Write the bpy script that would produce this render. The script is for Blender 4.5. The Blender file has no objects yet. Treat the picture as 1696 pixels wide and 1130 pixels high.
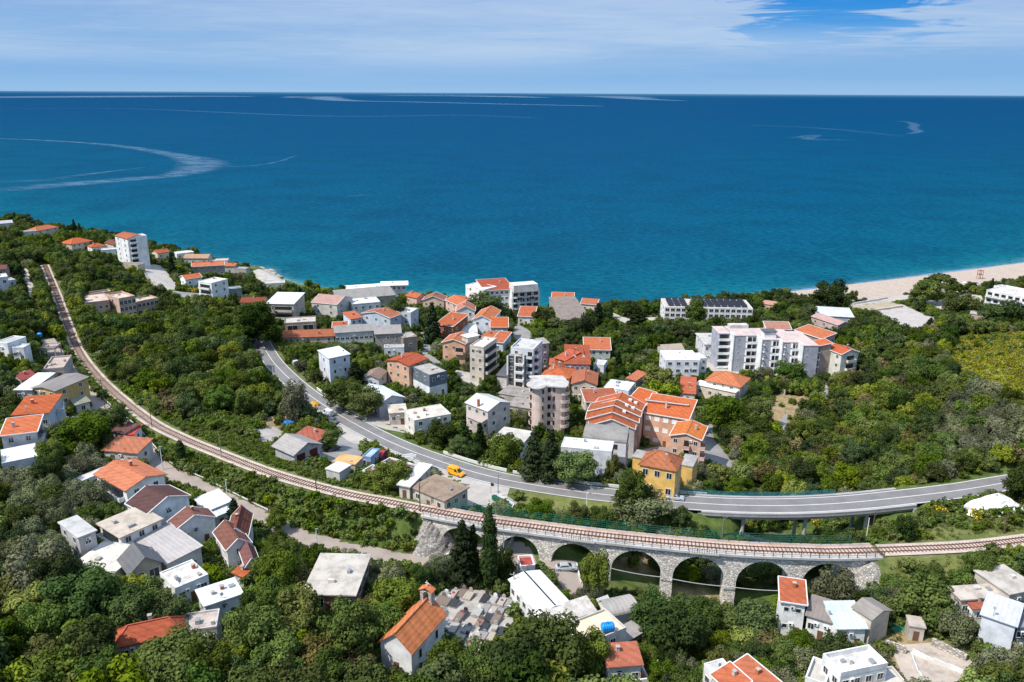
import bpy, bmesh, math, random
import numpy as np
from mathutils import Vector, Matrix
from mathutils.kdtree import KDTree
R = math.radians
SC = bpy.context.scene
COL = SC.collection
rnd = random.Random(7)
nprnd = np.random.default_rng(7)

# ------------------------------------------------------------------ camera, sky, sun, exposure
CAM_Z, PITCH, ROLL, FPX, CX, CY = 120.0, 17.35, 0.27, 1319.0, 848.0, 565.0
cam_d = bpy.data.cameras.new('camera')
cam_d.sensor_width = 36.0; cam_d.lens = 28.0; cam_d.clip_start = 1.0; cam_d.clip_end = 200000.0
cam = bpy.data.objects.new('camera', cam_d); COL.objects.link(cam)
CAM_M = Matrix.Translation((0, 0, CAM_Z)) @ Matrix.Rotation(R(90 - PITCH), 4, 'X') @ Matrix.Rotation(R(ROLL), 4, 'Z')
cam.matrix_world = CAM_M
SC.camera = cam
CAM_R = np.array(CAM_M.to_3x3())

SUN_EL, SUN_AZ = 54.0, 243.0          # azimuth clockwise from +Y: the sun stands to the left, a little behind the camera
world = bpy.data.worlds.new('World'); SC.world = world; world.use_nodes = True
def build_sky():
    nt = world.node_tree; n = nt.nodes; l = nt.links; n.clear()
    out = n.new('ShaderNodeOutputWorld'); bg = n.new('ShaderNodeBackground'); bg.inputs['Strength'].default_value = 0.115
    sky = n.new('ShaderNodeTexSky'); sky.sky_type = 'NISHITA'; sky.sun_disc = False
    sky.sun_elevation = R(SUN_EL); sky.sun_rotation = R(SUN_AZ); sky.altitude = 120; sky.air_density = 1.0; sky.dust_density = 0.3; sky.ozone_density = 2.0
    tc = n.new('ShaderNodeTexCoord'); sep = n.new('ShaderNodeSeparateXYZ'); l.new(tc.outputs['Generated'], sep.inputs[0])
    # clear air colour by height above the horizon, blended into the Nishita sky higher up
    ramp = n.new('ShaderNodeValToRGB'); l.new(sep.outputs['Z'], ramp.inputs[0])
    e = ramp.color_ramp.elements
    e[0].position = 0.0; e[0].color = (2.3, 4.0, 6.1, 1)
    e[1].position = 0.02; e[1].color = (1.7, 3.5, 6.0, 1)
    for p, c in ((0.06, (.8, 2.9, 6.0, 1)), (0.11, (0.05, 1.75, 5.4, 1)), (0.3, (0.4, 1.6, 5.0, 1))):
        k = e.new(p); k.color = c
    mr = n.new('ShaderNodeMapRange'); l.new(sep.outputs['Z'], mr.inputs['Value'])
    mr.inputs['From Min'].default_value = 0.15; mr.inputs['From Max'].default_value = 0.45
    mx = n.new('ShaderNodeMixRGB'); l.new(mr.outputs[0], mx.inputs[0]); l.new(ramp.outputs[0], mx.inputs[1]); l.new(sky.outputs[0], mx.inputs[2])
    # thin high cloud, projected on a flat layer far overhead: x/z, y/z
    zz = n.new('ShaderNodeMath'); zz.operation = 'ADD'; l.new(sep.outputs['Z'], zz.inputs[0]); zz.inputs[1].default_value = 0.035
    dv = n.new('ShaderNodeVectorMath'); dv.operation = 'DIVIDE'; cb = n.new('ShaderNodeCombineXYZ')
    for k in range(3): l.new(zz.outputs[0], cb.inputs[k])
    l.new(tc.outputs['Generated'], dv.inputs[0]); l.new(cb.outputs[0], dv.inputs[1])
    def noise(scale, loc, sc, det=6.0, rough=.6, dist=0.0):
        mp = n.new('ShaderNodeMapping'); mp.inputs['Location'].default_value = loc; mp.inputs['Scale'].default_value = sc
        l.new(dv.outputs[0], mp.inputs[0])
        t = n.new('ShaderNodeTexNoise'); t.inputs['Scale'].default_value = scale; t.inputs['Detail'].default_value = det
        t.inputs['Roughness'].default_value = rough; t.inputs['Distortion'].default_value = dist
        l.new(mp.outputs[0], t.inputs['Vector']); return t.outputs['Fac']
    def mapr(sock, a, b, c=0.0, d=1.0, sm=True):
        m = n.new('ShaderNodeMapRange'); m.interpolation_type = 'SMOOTHSTEP' if sm else 'LINEAR'
        l.new(sock, m.inputs['Value'])
        for nm, v in zip(('From Min', 'From Max', 'To Min', 'To Max'), (a, b, c, d)): m.inputs[nm].default_value = v
        return m.outputs[0]
    def math_(op, a, b):
        m = n.new('ShaderNodeMath'); m.operation = op; m.use_clamp = op != 'ADD'
        for k, s in enumerate((a, b)):
            if isinstance(s, (int, float)): m.inputs[k].default_value = s
            else: l.new(s, m.inputs[k])
        return m.outputs[0]
    big = noise(0.12, (1.3, 0.2, 0), (1, .8, 1), 3, .45, .3)
    wisp = noise(0.9, (4.1, 2.7, 0), (.7, 1.0, 1), 8, .6, 1.4)
    fine = noise(2.6, (0.7, 5.2, 0), (.8, 1.0, 1), 8, .62, .8)
    # the veil is thick to the left and breaks open to the right
    jag = n.new('ShaderNodeMath'); jag.operation = 'MULTIPLY_ADD'; l.new(wisp, jag.inputs[0]); jag.inputs[1].default_value = .5; jag.inputs[2].default_value = -.25
    side = n.new('ShaderNodeMath'); side.operation = 'ADD'; l.new(sep.outputs['X'], side.inputs[0]); l.new(jag.outputs[0], side.inputs[1]); side = side.outputs[0]
    hole = mapr(side, 0.25, 0.31)
    hole2 = mapr(side, 0.46, 0.39)
    gap = math_('MULTIPLY', hole, hole2)
    veil = mapr(math_('ADD', math_('MULTIPLY', big, .75), math_('MULTIPLY', wisp, .3)), .38, .64, .62, .97)
    veil = math_('SUBTRACT', veil, math_('MULTIPLY', gap, mapr(sep.outputs['Z'], .03, .09, .0, .97)))
    wis = math_('MULTIPLY', mapr(math_('ADD', math_('MULTIPLY', wisp, .6), math_('MULTIPLY', fine, .4)), .47, .66), mapr(sep.outputs['X'], .1, .3, .35, .85))
    wis = math_('MULTIPLY', wis, math_('SUBTRACT', 1.0, math_('MULTIPLY', gap, .8)))
    cl = math_('MAXIMUM', veil, wis)
    low = mapr(sep.outputs['Z'], 0.004, 0.055, 0.1, 1.0)
    cl = math_('MULTIPLY', math_('MULTIPLY', cl, low), mapr(sep.outputs['Z'], 0.6, 0.25, .55, .86))
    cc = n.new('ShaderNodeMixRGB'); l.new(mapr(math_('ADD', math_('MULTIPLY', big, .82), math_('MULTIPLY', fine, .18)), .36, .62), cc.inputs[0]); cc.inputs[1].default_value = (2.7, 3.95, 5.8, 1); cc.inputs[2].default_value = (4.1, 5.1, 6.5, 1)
    hi = n.new('ShaderNodeMixRGB'); hi.blend_type = 'MULTIPLY'; hi.inputs[0].default_value = 1; l.new(cc.outputs[0], hi.inputs[1]); l.new(mapr(sep.outputs['Z'], .2, .6, 1.0, 2.7), hi.inputs[2])  # cloud above the frame brightened to add fill on shaded walls
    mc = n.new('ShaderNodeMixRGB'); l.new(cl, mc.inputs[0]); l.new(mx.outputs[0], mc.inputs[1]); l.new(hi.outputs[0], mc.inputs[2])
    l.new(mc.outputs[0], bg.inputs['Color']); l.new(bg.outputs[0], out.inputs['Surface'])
build_sky()
sd = bpy.data.lights.new('sun', 'SUN'); sd.energy = 4.9; sd.angle = R(0.5); sd.color = (1.0, 0.95, 0.87)
sun = bpy.data.objects.new('sun', sd); COL.objects.link(sun); sun.location = (-300, -50, 400)
_a = R(SUN_AZ); SUN_DIR = Vector((math.sin(_a) * math.cos(R(SUN_EL)), math.cos(_a) * math.cos(R(SUN_EL)), math.sin(R(SUN_EL))))
sun.rotation_euler = (-SUN_DIR).to_track_quat('-Z', 'Y').to_euler()
SC.view_settings.view_transform = 'Standard'; SC.view_settings.look = 'None'; SC.view_settings.exposure = 0.2; SC.view_settings.gamma = 1.0
SC.render.engine = 'CYCLES'
SC.cycles.max_bounces = 5; SC.cycles.diffuse_bounces = 3; SC.cycles.glossy_bounces = 2; SC.cycles.transmission_bounces = 2; SC.cycles.transparent_max_bounces = 6
SC.cycles.use_denoising = True

# ------------------------------------------------------------------ photograph <-> world
def ray(u, v):
    d = CAM_R @ np.array(((u - CX) / FPX, -(v - CY) / FPX, -1.0)); return d
def unp(u, v, z):
    d = ray(u, v); t = (z - CAM_Z) / d[2]; return Vector((d[0] * t, d[1] * t, z))
def proj(p):
    q = CAM_R.T @ (np.array(p, float) - np.array((0, 0, CAM_Z))); return CX + FPX * q[0] / -q[2], CY - FPX * q[1] / -q[2], -q[2]
def proj_n(P):
    q = (np.asarray(P, float) - np.array((0, 0, CAM_Z))) @ CAM_R
    Z = -q[:, 2]; return CX + FPX * q[:, 0] / Z, CY - FPX * q[:, 1] / Z, Z

# ------------------------------------------------------------------ materials
_mats = {}
def new_mat(name):
    m = bpy.data.materials.new(name); m.use_nodes = True; nt = m.node_tree
    return m, nt.nodes, nt.links, nt.nodes['Principled BSDF']
def _noise(n, l, scale, det=5, rough=.6, coord='Object', stretch=None):
    tc = n.new('ShaderNodeTexCoord'); t = n.new('ShaderNodeTexNoise'); t.inputs['Scale'].default_value = scale; t.inputs['Detail'].default_value = det; t.inputs['Roughness'].default_value = rough
    src = tc.outputs[coord]
    if stretch:
        mp = n.new('ShaderNodeMapping'); mp.inputs['Scale'].default_value = stretch; l.new(src, mp.inputs[0]); src = mp.outputs[0]
    l.new(src, t.inputs['Vector']); return t.outputs['Fac']
def _ramp(n, l, fac, stops):
    r = n.new('ShaderNodeValToRGB'); l.new(fac, r.inputs[0]); e = r.color_ramp.elements
    while len(e) > 1: e.remove(e[-1])
    e[0].position = stops[0][0]; e[0].color = (*stops[0][1], 1)
    for p, c in stops[1:]:
        k = e.new(p); k.color = (*c, 1)
    return r.outputs[0]
def _mix(n, l, fac, a, b, mode='MIX'):
    m = n.new('ShaderNodeMixRGB'); m.blend_type = mode
    for k, s in ((0, fac), (1, a), (2, b)):
        if isinstance(s, (int, float)): m.inputs[k].default_value = s
        elif isinstance(s, tuple): m.inputs[k].default_value = (*s, 1)
        else: l.new(s, m.inputs[k])
    return m.outputs[0]
def sc(c, f): return tuple(min(1, x * f) for x in c)
def key(*a): return '|'.join(str(x) for x in a)
def plaster(c, dirt=.3, name='plaster'):
    k = key('pl', c, dirt)
    if k not in _mats:
        m, n, l, b = new_mat(name)
        f1 = _noise(n, l, .35, 6, .65); f2 = _noise(n, l, 1.1, 5, .6, stretch=(3, 3, .5))
        a = _ramp(n, l, f1, [(.35, sc(c, 1 - dirt)), (.6, c)])
        b.inputs['Base Color'].default_value = (*c, 1)
        l.new(_mix(n, l, _ramp(n, l, f2, [(.56, (0, 0, 0)), (.75, (dirt * 1.6,) * 3)]), a, sc((c[0] * .55 + .1, c[1] * .52 + .09, c[2] * .48 + .08), .8)), b.inputs['Base Color'])
        b.inputs['Roughness'].default_value = .9; b.inputs['Specular IOR Level'].default_value = .2
        _mats[k] = m
    return _mats[k]
def tiles(c, wear=.35):
    k = key('ti', c, wear)
    if k not in _mats:
        m, n, l, b = new_mat('roof_tiles')
        f1 = _noise(n, l, .5, 6, .7); f2 = _noise(n, l, 3.5, 3, .6)
        f3 = _noise(n, l, 1.4, 6, .75)
        a = _ramp(n, l, f1, [(.3, sc(c, 1 - wear)), (.5, c), (.72, (min(1, c[0] * 1.12), c[1] * 1.12, c[2] * 1.15))])
        a = _mix(n, l, _ramp(n, l, f2, [(.42, (0, 0, 0)), (.7, (.6,) * 3)]), a, sc((c[0] * .62, c[1] * .6, c[2] * .65), 1))
        a = _mix(n, l, _ramp(n, l, f3, [(.56, (0, 0, 0)), (.68, (.5,) * 3)]), a, (c[0] * .45 + .03, c[1] * .6 + .03, c[2] * .8 + .02))
        tc = n.new('ShaderNodeTexCoord'); w = n.new('ShaderNodeTexWave'); w.bands_direction = 'Z'; w.inputs['Scale'].default_value = .55; w.inputs['Distortion'].default_value = .6; l.new(tc.outputs['Object'], w.inputs['Vector'])
        w2 = n.new('ShaderNodeTexWave'); w2.bands_direction = 'DIAGONAL'; w2.inputs['Scale'].default_value = .30; w2.inputs['Distortion'].default_value = .8; l.new(tc.outputs['Object'], w2.inputs['Vector'])
        bp = n.new('ShaderNodeBump'); bp.inputs['Strength'].default_value = .55; bp.inputs['Distance'].default_value = .06
        l.new(_mix(n, l, .4, w.outputs['Color'], w2.outputs['Color']), bp.inputs['Height']); l.new(bp.outputs[0], b.inputs['Normal'])
        a = _mix(n, l, _ramp(n, l, w.outputs['Fac'], [(.0, (.3,) * 3), (.3, (0, 0, 0))]), a, sc(c, .6))
        a = _mix(n, l, _ramp(n, l, w2.outputs['Fac'], [(.0, (.38,) * 3), (.45, (0, 0, 0))]), a, sc(c, .5))
        l.new(a, b.inputs['Base Color']); b.inputs['Roughness'].default_value = .85; b.inputs['Specular IOR Level'].default_value = .2
        _mats[k] = m
    return _mats[k]
def sheet(c, rough=.6, rust=.12):
    k = key('sh', c, rough, rust)
    if k not in _mats:
        m, n, l, b = new_mat('corrugated_sheet')
        tc = n.new('ShaderNodeTexCoord'); w = n.new('ShaderNodeTexWave'); w.bands_direction = 'X'; w.inputs['Scale'].default_value = .36; w.inputs['Distortion'].default_value = .1; l.new(tc.outputs['Object'], w.inputs['Vector'])
        f1 = _noise(n, l, .45, 6, .7, stretch=(1, .5, 1))
        a = _ramp(n, l, f1, [(.32, sc(c, .72)), (.55, c)])
        a = _mix(n, l, _ramp(n, l, _noise(n, l, .9, 6, .7), [(.6, (0, 0, 0)), (.72, (rust * 3,) * 3)]), a, (c[0] * .6 + .06, c[1] * .45 + .03, c[2] * .4 + .02))
        a = _mix(n, l, _ramp(n, l, w.outputs['Fac'], [(.0, (.28,) * 3), (.35, (0, 0, 0))]), a, sc(c, .6))
        l.new(a, b.inputs['Base Color']); b.inputs['Roughness'].default_value = rough
        bp = n.new('ShaderNodeBump'); bp.inputs['Strength'].default_value = .5; bp.inputs['Distance'].default_value = .05; l.new(w.outputs['Fac'], bp.inputs['Height']); l.new(bp.outputs[0], b.inputs['Normal'])
        b.inputs['Specular IOR Level'].default_value = .3
        _mats[k] = m
    return _mats[k]
def deckmat(c, stain=.4):
    k = key('dk', c, stain)
    if k not in _mats:
        m, n, l, b = new_mat('flat_roof_screed')
        f1 = _noise(n, l, .3, 7, .75); f2 = _noise(n, l, 1.1, 7, .75)
        a = _ramp(n, l, f1, [(.36, sc(c, 1 - stain)), (.5, sc(c, .9)), (.62, c)])
        a = _mix(n, l, _ramp(n, l, f2, [(.5, (0, 0, 0)), (.72, (stain,) * 3)]), a, (c[0] * .6, c[1] * .56, c[2] * .5))
        l.new(a, b.inputs['Base Color']); b.inputs['Roughness'].default_value = .9; b.inputs['Specular IOR Level'].default_value = .2
        _mats[k] = m
    return _mats[k]
def plain(name, c, rough=.6, metal=0.0, spec=.3, var=.15):
    k = key('pn', name, c, rough, metal)
    if k not in _mats:
        m, n, l, b = new_mat(name)
        f = _noise(n, l, 1.3, 4, .6)
        l.new(_ramp(n, l, f, [(.3, sc(c, 1 - var)), (.65, c)]), b.inputs['Base Color'])
        b.inputs['Roughness'].default_value = rough; b.inputs['Metallic'].default_value = metal; b.inputs['Specular IOR Level'].default_value = spec
        _mats[k] = m
    return _mats[k]
def stone(c, scale=1.3, name='rubble_stone'):
    k = key('st', c, scale)
    if k not in _mats:
        m, n, l, b = new_mat(name)
        tc = n.new('ShaderNodeTexCoord')
        mp = n.new('ShaderNodeMapping'); mp.inputs['Scale'].default_value = (1, 1, 1.6); l.new(tc.outputs['Object'], mp.inputs[0])
        v = n.new('ShaderNodeTexVoronoi'); v.inputs['Scale'].default_value = scale; l.new(mp.outputs[0], v.inputs['Vector'])
        ve = n.new('ShaderNodeTexVoronoi'); ve.feature = 'DISTANCE_TO_EDGE'; ve.inputs['Scale'].default_value = scale; l.new(mp.outputs[0], ve.inputs['Vector'])
        sx = n.new('ShaderNodeSeparateColor'); l.new(v.outputs['Color'], sx.inputs[0])
        a = _ramp(n, l, sx.outputs[0], [(0, sc(c, .6)), (.5, c), (1, sc(c, 1.35))])
        a = _mix(n, l, _ramp(n, l, ve.outputs['Distance'], [(.02, (.85,) * 3), (.09, (0, 0, 0))]), a, sc(c, .58))
        l.new(a, b.inputs['Base Color']); b.inputs['Roughness'].default_value = .95; b.inputs['Specular IOR Level'].default_value = .15
        bp = n.new('ShaderNodeBump'); bp.inputs['Strength'].default_value = .8; bp.inputs['Distance'].default_value = .15
        l.new(_ramp(n, l, ve.outputs['Distance'], [(0, (0, 0, 0)), (.15, (1, 1, 1))]), bp.inputs['Height']); l.new(bp.outputs[0], b.inputs['Normal'])
        _mats[k] = m
    return _mats[k]
def foliage(name, dark, light, trans=.25, flower=None):
    m, n, l, b = new_mat(name)
    at = n.new('ShaderNodeAttribute'); at.attribute_name = 'tone'
    oi = n.new('ShaderNodeObjectInfo')
    a = _ramp(n, l, at.outputs['Fac'], [(0, dark), (1, light)])
    hs = n.new('ShaderNodeHueSaturation'); l.new(a, hs.inputs['Color'])
    def mr(lo, hi, mul):
        mm = n.new('ShaderNodeMath'); mm.operation = 'MULTIPLY'; l.new(oi.outputs['Random'], mm.inputs[0]); mm.inputs[1].default_value = mul
        fr = n.new('ShaderNodeMath'); fr.operation = 'FRACT'; l.new(mm.outputs[0], fr.inputs[0])
        x = n.new('ShaderNodeMapRange'); l.new(fr.outputs[0], x.inputs['Value']); x.inputs['To Min'].default_value = lo; x.inputs['To Max'].default_value = hi; return x.outputs[0]
    l.new(mr(.475, .515, 7.13), hs.inputs['Hue']); l.new(mr(.8, 1.1, 3.7), hs.inputs['Saturation']); l.new(mr(.55, 1.38, 13.1), hs.inputs['Value'])
    c = hs.outputs[0]
    if flower:
        at2 = n.new('ShaderNodeAttribute'); at2.attribute_name = 'flower'
        c = _mix(n, l, at2.outputs['Fac'], c, flower)
    n.remove(b)
    d = n.new('ShaderNodeBsdfDiffuse'); t = n.new('ShaderNodeBsdfTranslucent'); ms = n.new('ShaderNodeMixShader'); ms.inputs[0].default_value = trans
    l.new(c, d.inputs['Color']); l.new(_mix(n, l, 1.0, c, (1.0, 1.0, .55), 'MULTIPLY'), t.inputs['Color'])
    l.new(d.outputs[0], ms.inputs[1]); l.new(t.outputs[0], ms.inputs[2]); l.new(ms.outputs[0], n['Material Output'].inputs['Surface'])
    return m
def wall(c): return plaster(c)
WHITE = (.80, .80, .78); CREAM = (.66, .58, .47); BEIGE = (.55, .47, .37); PEACH = (.70, .36, .22); PINK = (.62, .40, .31); GREYW = (.52, .52, .51)
ORANGE = (.47, .118, .042); BRICKR = (.28, .075, .04); BROWNR = (.16, .06, .042); GREYR = (.27, .25, .23); CONC = (.42, .39, .35); YELLOW = (.72, .42, .10)
M_TRIM = plain('white_trim', (.68, .67, .64), .8); M_FRAME = plain('window_frame', (.70, .68, .64), .6)
M_GLASS, _n, _l, _b = new_mat('window_glass'); _b.inputs['Base Color'].default_value = (.025, .03, .035, 1); _b.inputs['Roughness'].default_value = .12
M_DARK = plain('dark_opening', (.03, .028, .027), .9); M_RAIL = plain('dark_metal', (.05, .055, .055), .5, .6)
M_STEELW = plain('white_metal', (.75, .76, .76), .5); M_BRICK = plain('red_brick', (.42, .13, .06), .9); M_GALV = plain('galvanised_steel', (.38, .39, .40), .5, .5)
M_CONC = deckmat(CONC, .3)

# ------------------------------------------------------------------ mesh collecting
class MB:
    def __init__(s): s.v = []; s.f = []; s.m = []; s.mats = []
    def mi(s, m):
        if m not in s.mats: s.mats.append(m)
        return s.mats.index(m)
    def poly(s, pts, m):
        k = len(s.v); s.v += [tuple(p) for p in pts]; s.f.append(tuple(range(k, k + len(pts)))); s.m.append(s.mi(m))
    def faces(s, pts, fs, m):
        k = len(s.v); s.v += [tuple(p) for p in pts]; q = s.mi(m)
        for f in fs: s.f.append(tuple(k + i for i in f)); s.m.append(q)
    def box(s, x0, x1, y0, y1, z0, z1, m):
        p = [(x0, y0, z0), (x1, y0, z0), (x1, y1, z0), (x0, y1, z0), (x0, y0, z1), (x1, y0, z1), (x1, y1, z1), (x0, y1, z1)]
        s.faces(p, [(0, 3, 2, 1), (4, 5, 6, 7), (0, 1, 5, 4), (1, 2, 6, 5), (2, 3, 7, 6), (3, 0, 4, 7)], m)
    def bar(s, p, q, w, h, m):
        p = Vector(p); q = Vector(q); d = q - p
        if d.length < 1e-4: return
        a = d.cross(Vector((0, 0, 1)))
        if a.length < 1e-4: a = Vector((1, 0, 0))
        a.normalize(); b = a.cross(d).normalized(); a = a * w / 2; b = b * h / 2
        pts = [p - a - b, p + a - b, p + a + b, p - a + b, q - a - b, q + a - b, q + a + b, q - a + b]
        s.faces(pts, [(0, 3, 2, 1), (4, 5, 6, 7), (0, 1, 5, 4), (1, 2, 6, 5), (2, 3, 7, 6), (3, 0, 4, 7)], m)
    def tube(s, p, q, r0, r1, m, n=8):
        p = Vector(p); q = Vector(q); d = (q - p).normalized(); a = d.orthogonal().normalized(); b = d.cross(a)
        pts = [p + (a * math.cos(t) + b * math.sin(t)) * r0 for t in [2 * math.pi * i / n for i in range(n)]] + [q + (a * math.cos(t) + b * math.sin(t)) * r1 for t in [2 * math.pi * i / n for i in range(n)]]
        s.faces(pts, [(i, (i + 1) % n, n + (i + 1) % n, n + i) for i in range(n)] + [tuple(range(n - 1, -1, -1)), tuple(range(n, 2 * n))], m)
    def slab(s, top, t, m, mb=None):       # polygon extruded straight down by t
        n = len(top); bot = [(p[0], p[1], p[2] - t) for p in top]
        s.faces(list(top) + bot, [tuple(range(n)), tuple(range(2 * n - 1, n - 1, -1))] + [(i, n + i, n + (i + 1) % n, (i + 1) % n) for i in range(n)], m)
    def mesh(s, name):
        me = bpy.data.meshes.new(name); me.from_pydata(s.v, [], s.f)
        for m in s.mats: me.materials.append(m)
        me.polygons.foreach_set('material_index', s.m)
        bm = bmesh.new(); bm.from_mesh(me); bmesh.ops.recalc_face_normals(bm, faces=bm.faces); bm.to_mesh(me); bm.free()
        me.update(); return me
    def build(s, name, parent=None, smooth=False):
        me = s.mesh(name)
        if smooth: me.polygons.foreach_set('use_smooth', [True] * len(me.polygons))
        o = bpy.data.objects.new(name, me); COL.objects.link(o)
        if parent: o.parent = parent
        return o
def tag(o, label=None, cat=None, group=None, kind=None):
    if label: o['label'] = label
    if cat: o['category'] = cat
    if group: o['group'] = group
    if kind: o['kind'] = kind
    return o
def thing(name, label, cat, loc=(0, 0, 0), rz=0.0, group=None):
    o = bpy.data.objects.new(name, None); COL.objects.link(o); o.location = loc; o.rotation_euler = (0, 0, rz); o.empty_display_size = .5
    return tag(o, label, cat, group)
def link_child(name, me, parent, loc=(0, 0, 0), rz=0.0):
    o = bpy.data.objects.new(name, me); COL.objects.link(o); o.parent = parent; o.location = loc; o.rotation_euler = (0, 0, rz); return o
def copy_tree(o, parent=None):
    c = o.copy(); COL.objects.link(c)
    if parent: c.parent = parent
    for ch in o.children: copy_tree(ch, c)
    return c
# ------------------------------------------------------------------ terrain
CP = [(20,400,26),(100,420,20),(215,432,20),(60,388,14),(300,440,12),(350,490,14),(400,470,6),(240,470,20),(180,520,22),(300,560,20),(300,640,24),(400,650,22),
 (445,585,20),(500,640,20),(560,680,20.5),(640,725,21),(720,757,22),(820,790,22.5),(950,812,23),(1100,828,23.5),(560,730,21),(640,780,22.5),(740,810,23),(500,720,21),(450,690,22),
 (460,500,10),(460,530,10),(560,540,11),(640,560,13),(600,492,5),(700,497,4.5),(760,530,7),(830,525,5),(870,560,9),(780,600,13),(660,640,16),(720,680,17.5),(905,705,16),(850,640,13),
 (1000,600,9),(1000,680,13),(1080,730,14),(1110,808,20),(980,793,20),(870,770,20.3),(1140,760,16),(920,520,3.5),(1000,530,4),
 (1200,620,10),(1340,630,10),(1150,520,3.5),(1240,505,3),(1400,510,4),(1500,530,6),(1600,500,6),(1696,500,10),(1680,462,3),(1400,580,10),(1550,600,18),(1680,600,28),(1450,700,12),(1250,700,12),
 (1350,760,10),(1550,720,20),(1680,720,30),(1590,782,25.2),(1690,790,27),(1280,880,9.5),(1200,870,12),(1380,880,11),(1100,860,19.5),(1050,860,21),(900,835,23.3),(1000,850,22),
 (1460,872,21),(1520,870,25),(1600,868,27),(1690,870,28.5),(1105,1003,13.5),(1210,985,14),(1300,975,16),(1010,955,18),(1500,955,23),(1600,950,25.5),(1690,930,27),(1600,1000,23.5),(1680,1060,23),(1500,1060,21),
 (1400,1000,20.5),(1350,1050,20),(1240,1110,19),(1120,1080,18),(1000,1110,23),(960,985,20.6),(937,945,21),(870,1000,22.5),(870,930,20.6),(790,1020,24.5),(700,1000,25),(690,1090,26),(640,960,23.5),(740,930,20),
 (560,1000,26),(560,1100,27),(350,1100,29),(100,1100,31),(350,980,27),(200,960,29),(60,960,31),(20,850,32),(250,870,28),(330,860,26.5),(60,760,31),(30,660,34),(20,590,36),(20,500,37),(60,450,33),
 (108,600,30.5),(130,640,30),(165,675,29),(210,710,27.5),(270,775,26),(330,803,25),(390,835,24),(430,855,23),(500,888,22),(600,912,20.7),(690,925,19.8),
 (75,440,28),(95,490,28),(130,580,28),(190,650,28),(250,700,28),(350,745,28),(450,785,28),(560,815,28),(640,832,28),(1500,911,27.6),(1600,902,27.8),(1690,893,28)]
WPTS = [unp(u, v, z) for u, v, z in CP] + [Vector((-60, 60, 36)), Vector((60, 60, 30)), Vector((0, 60, 32)), Vector((160, 90, 28)), Vector((-160, 90, 38)), Vector((-420, 300, 60)), Vector((-480, 480, 45)), Vector((-560, 640, 18)), Vector((330, 200, 45)), Vector((380, 330, 45)), Vector((480, 500, 20))]
P3 = np.array([tuple(p) for p in WPTS])
def _fit():
    X = P3[:, :2] / 100.0; n = len(X)
    D = np.sqrt(((X[:, None] - X[None]) ** 2).sum(-1) + .0025)
    A = np.zeros((n + 3, n + 3)); A[:n, :n] = D - 0.02 * np.eye(n); A[:n, n] = 1; A[:n, n + 1:] = X; A[n, :n] = 1; A[n + 1:, :n] = X.T
    return np.linalg.solve(A, np.concatenate([P3[:, 2], np.zeros(3)]))
_w = _fit()
def tps(x, y):
    x = np.asarray(x, float) / 100; y = np.asarray(y, float) / 100; out = np.zeros_like(x); n = len(P3)
    for i in range(n): out += _w[i] * np.sqrt((x - P3[i, 0] / 100) ** 2 + (y - P3[i, 1] / 100) ** 2 + .0025)
    return out + _w[n] + _w[n + 1] * x + _w[n + 2] * y
SHORE_PX = [(0,366),(60,378),(150,396),(250,410),(330,425),(395,440),(418,447),(428,443),(450,452),(470,463),(488,469),(520,478),(600,486),(690,488),(760,494),(830,508),(905,515),(940,517),(1000,514),(1060,508),(1130,500),(1220,493),(1300,484),(1400,472),(1500,460),(1600,447.5),(1696,435)]
SHORE = [Vector((-1500, 1500, 0)), Vector((-900, 1000, 0))] + [unp(u, v, 0) for u, v in SHORE_PX] + [Vector((520, 700, 0)), Vector((900, 900, 0)), Vector((1500, 1050, 0))]
SX = np.array([p.x for p in SHORE]); SY = np.array([p.y for p in SHORE])
def shore_d(x, y):
    ys = np.interp(x, SX, SY); sl = (np.interp(np.asarray(x) + 8, SX, SY) - np.interp(np.asarray(x) - 8, SX, SY)) / 16
    return (ys - y) / np.sqrt(1 + sl * sl)
GX0, GY0, GS = -620.0, 55.0, 2.5
NX, NY = 480, 330
gx = GX0 + GS * np.arange(NX); gy = GY0 + GS * np.arange(NY)
XX, YY = np.meshgrid(gx, gy)
ZZ = tps(XX, YY)
for _ in range(2):
    Z2 = np.pad(ZZ, 1, 'edge'); ZZ = (Z2[:-2, 1:-1] + Z2[2:, 1:-1] + Z2[1:-1, :-2] + Z2[1:-1, 2:] + 4 * Z2[1:-1, 1:-1]) / 8
DS = shore_d(XX, YY)
beach = 1 / (1 + np.exp(-(XX - 90) / 15))          # sand to the right, low cliffs to the left
slope = .07 * beach + .45 * (1 - beach)
lim = np.maximum(0, DS) * slope + np.maximum(0, DS - 28) * .6 * beach
ZZ = np.where(DS > 0, np.minimum(np.maximum(ZZ, .4 + 0 * ZZ), lim), DS * .12)
ZZ += (np.sin(XX * .21) * np.cos(YY * .17) + np.sin(XX * .47 + YY * .39)) * .10 * (DS > 25)
def curve(pts, step=1.0):
    P = np.array([tuple(p) for p in pts], float); P = np.vstack([2 * P[0] - P[1], P, 2 * P[-1] - P[-2]]); out = []
    for i in range(1, len(P) - 2):
        a, b, c, d = P[i - 1:i + 3]; n = max(2, int(np.linalg.norm(c - b) / step))
        for t in np.arange(n) / n: out.append(.5 * (2 * b + (c - a) * t + (2 * a - 5 * b + 4 * c - d) * t * t + (3 * b - a - 3 * c + d) * t ** 3))
    out.append(P[-2]); return np.array(out)
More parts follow.
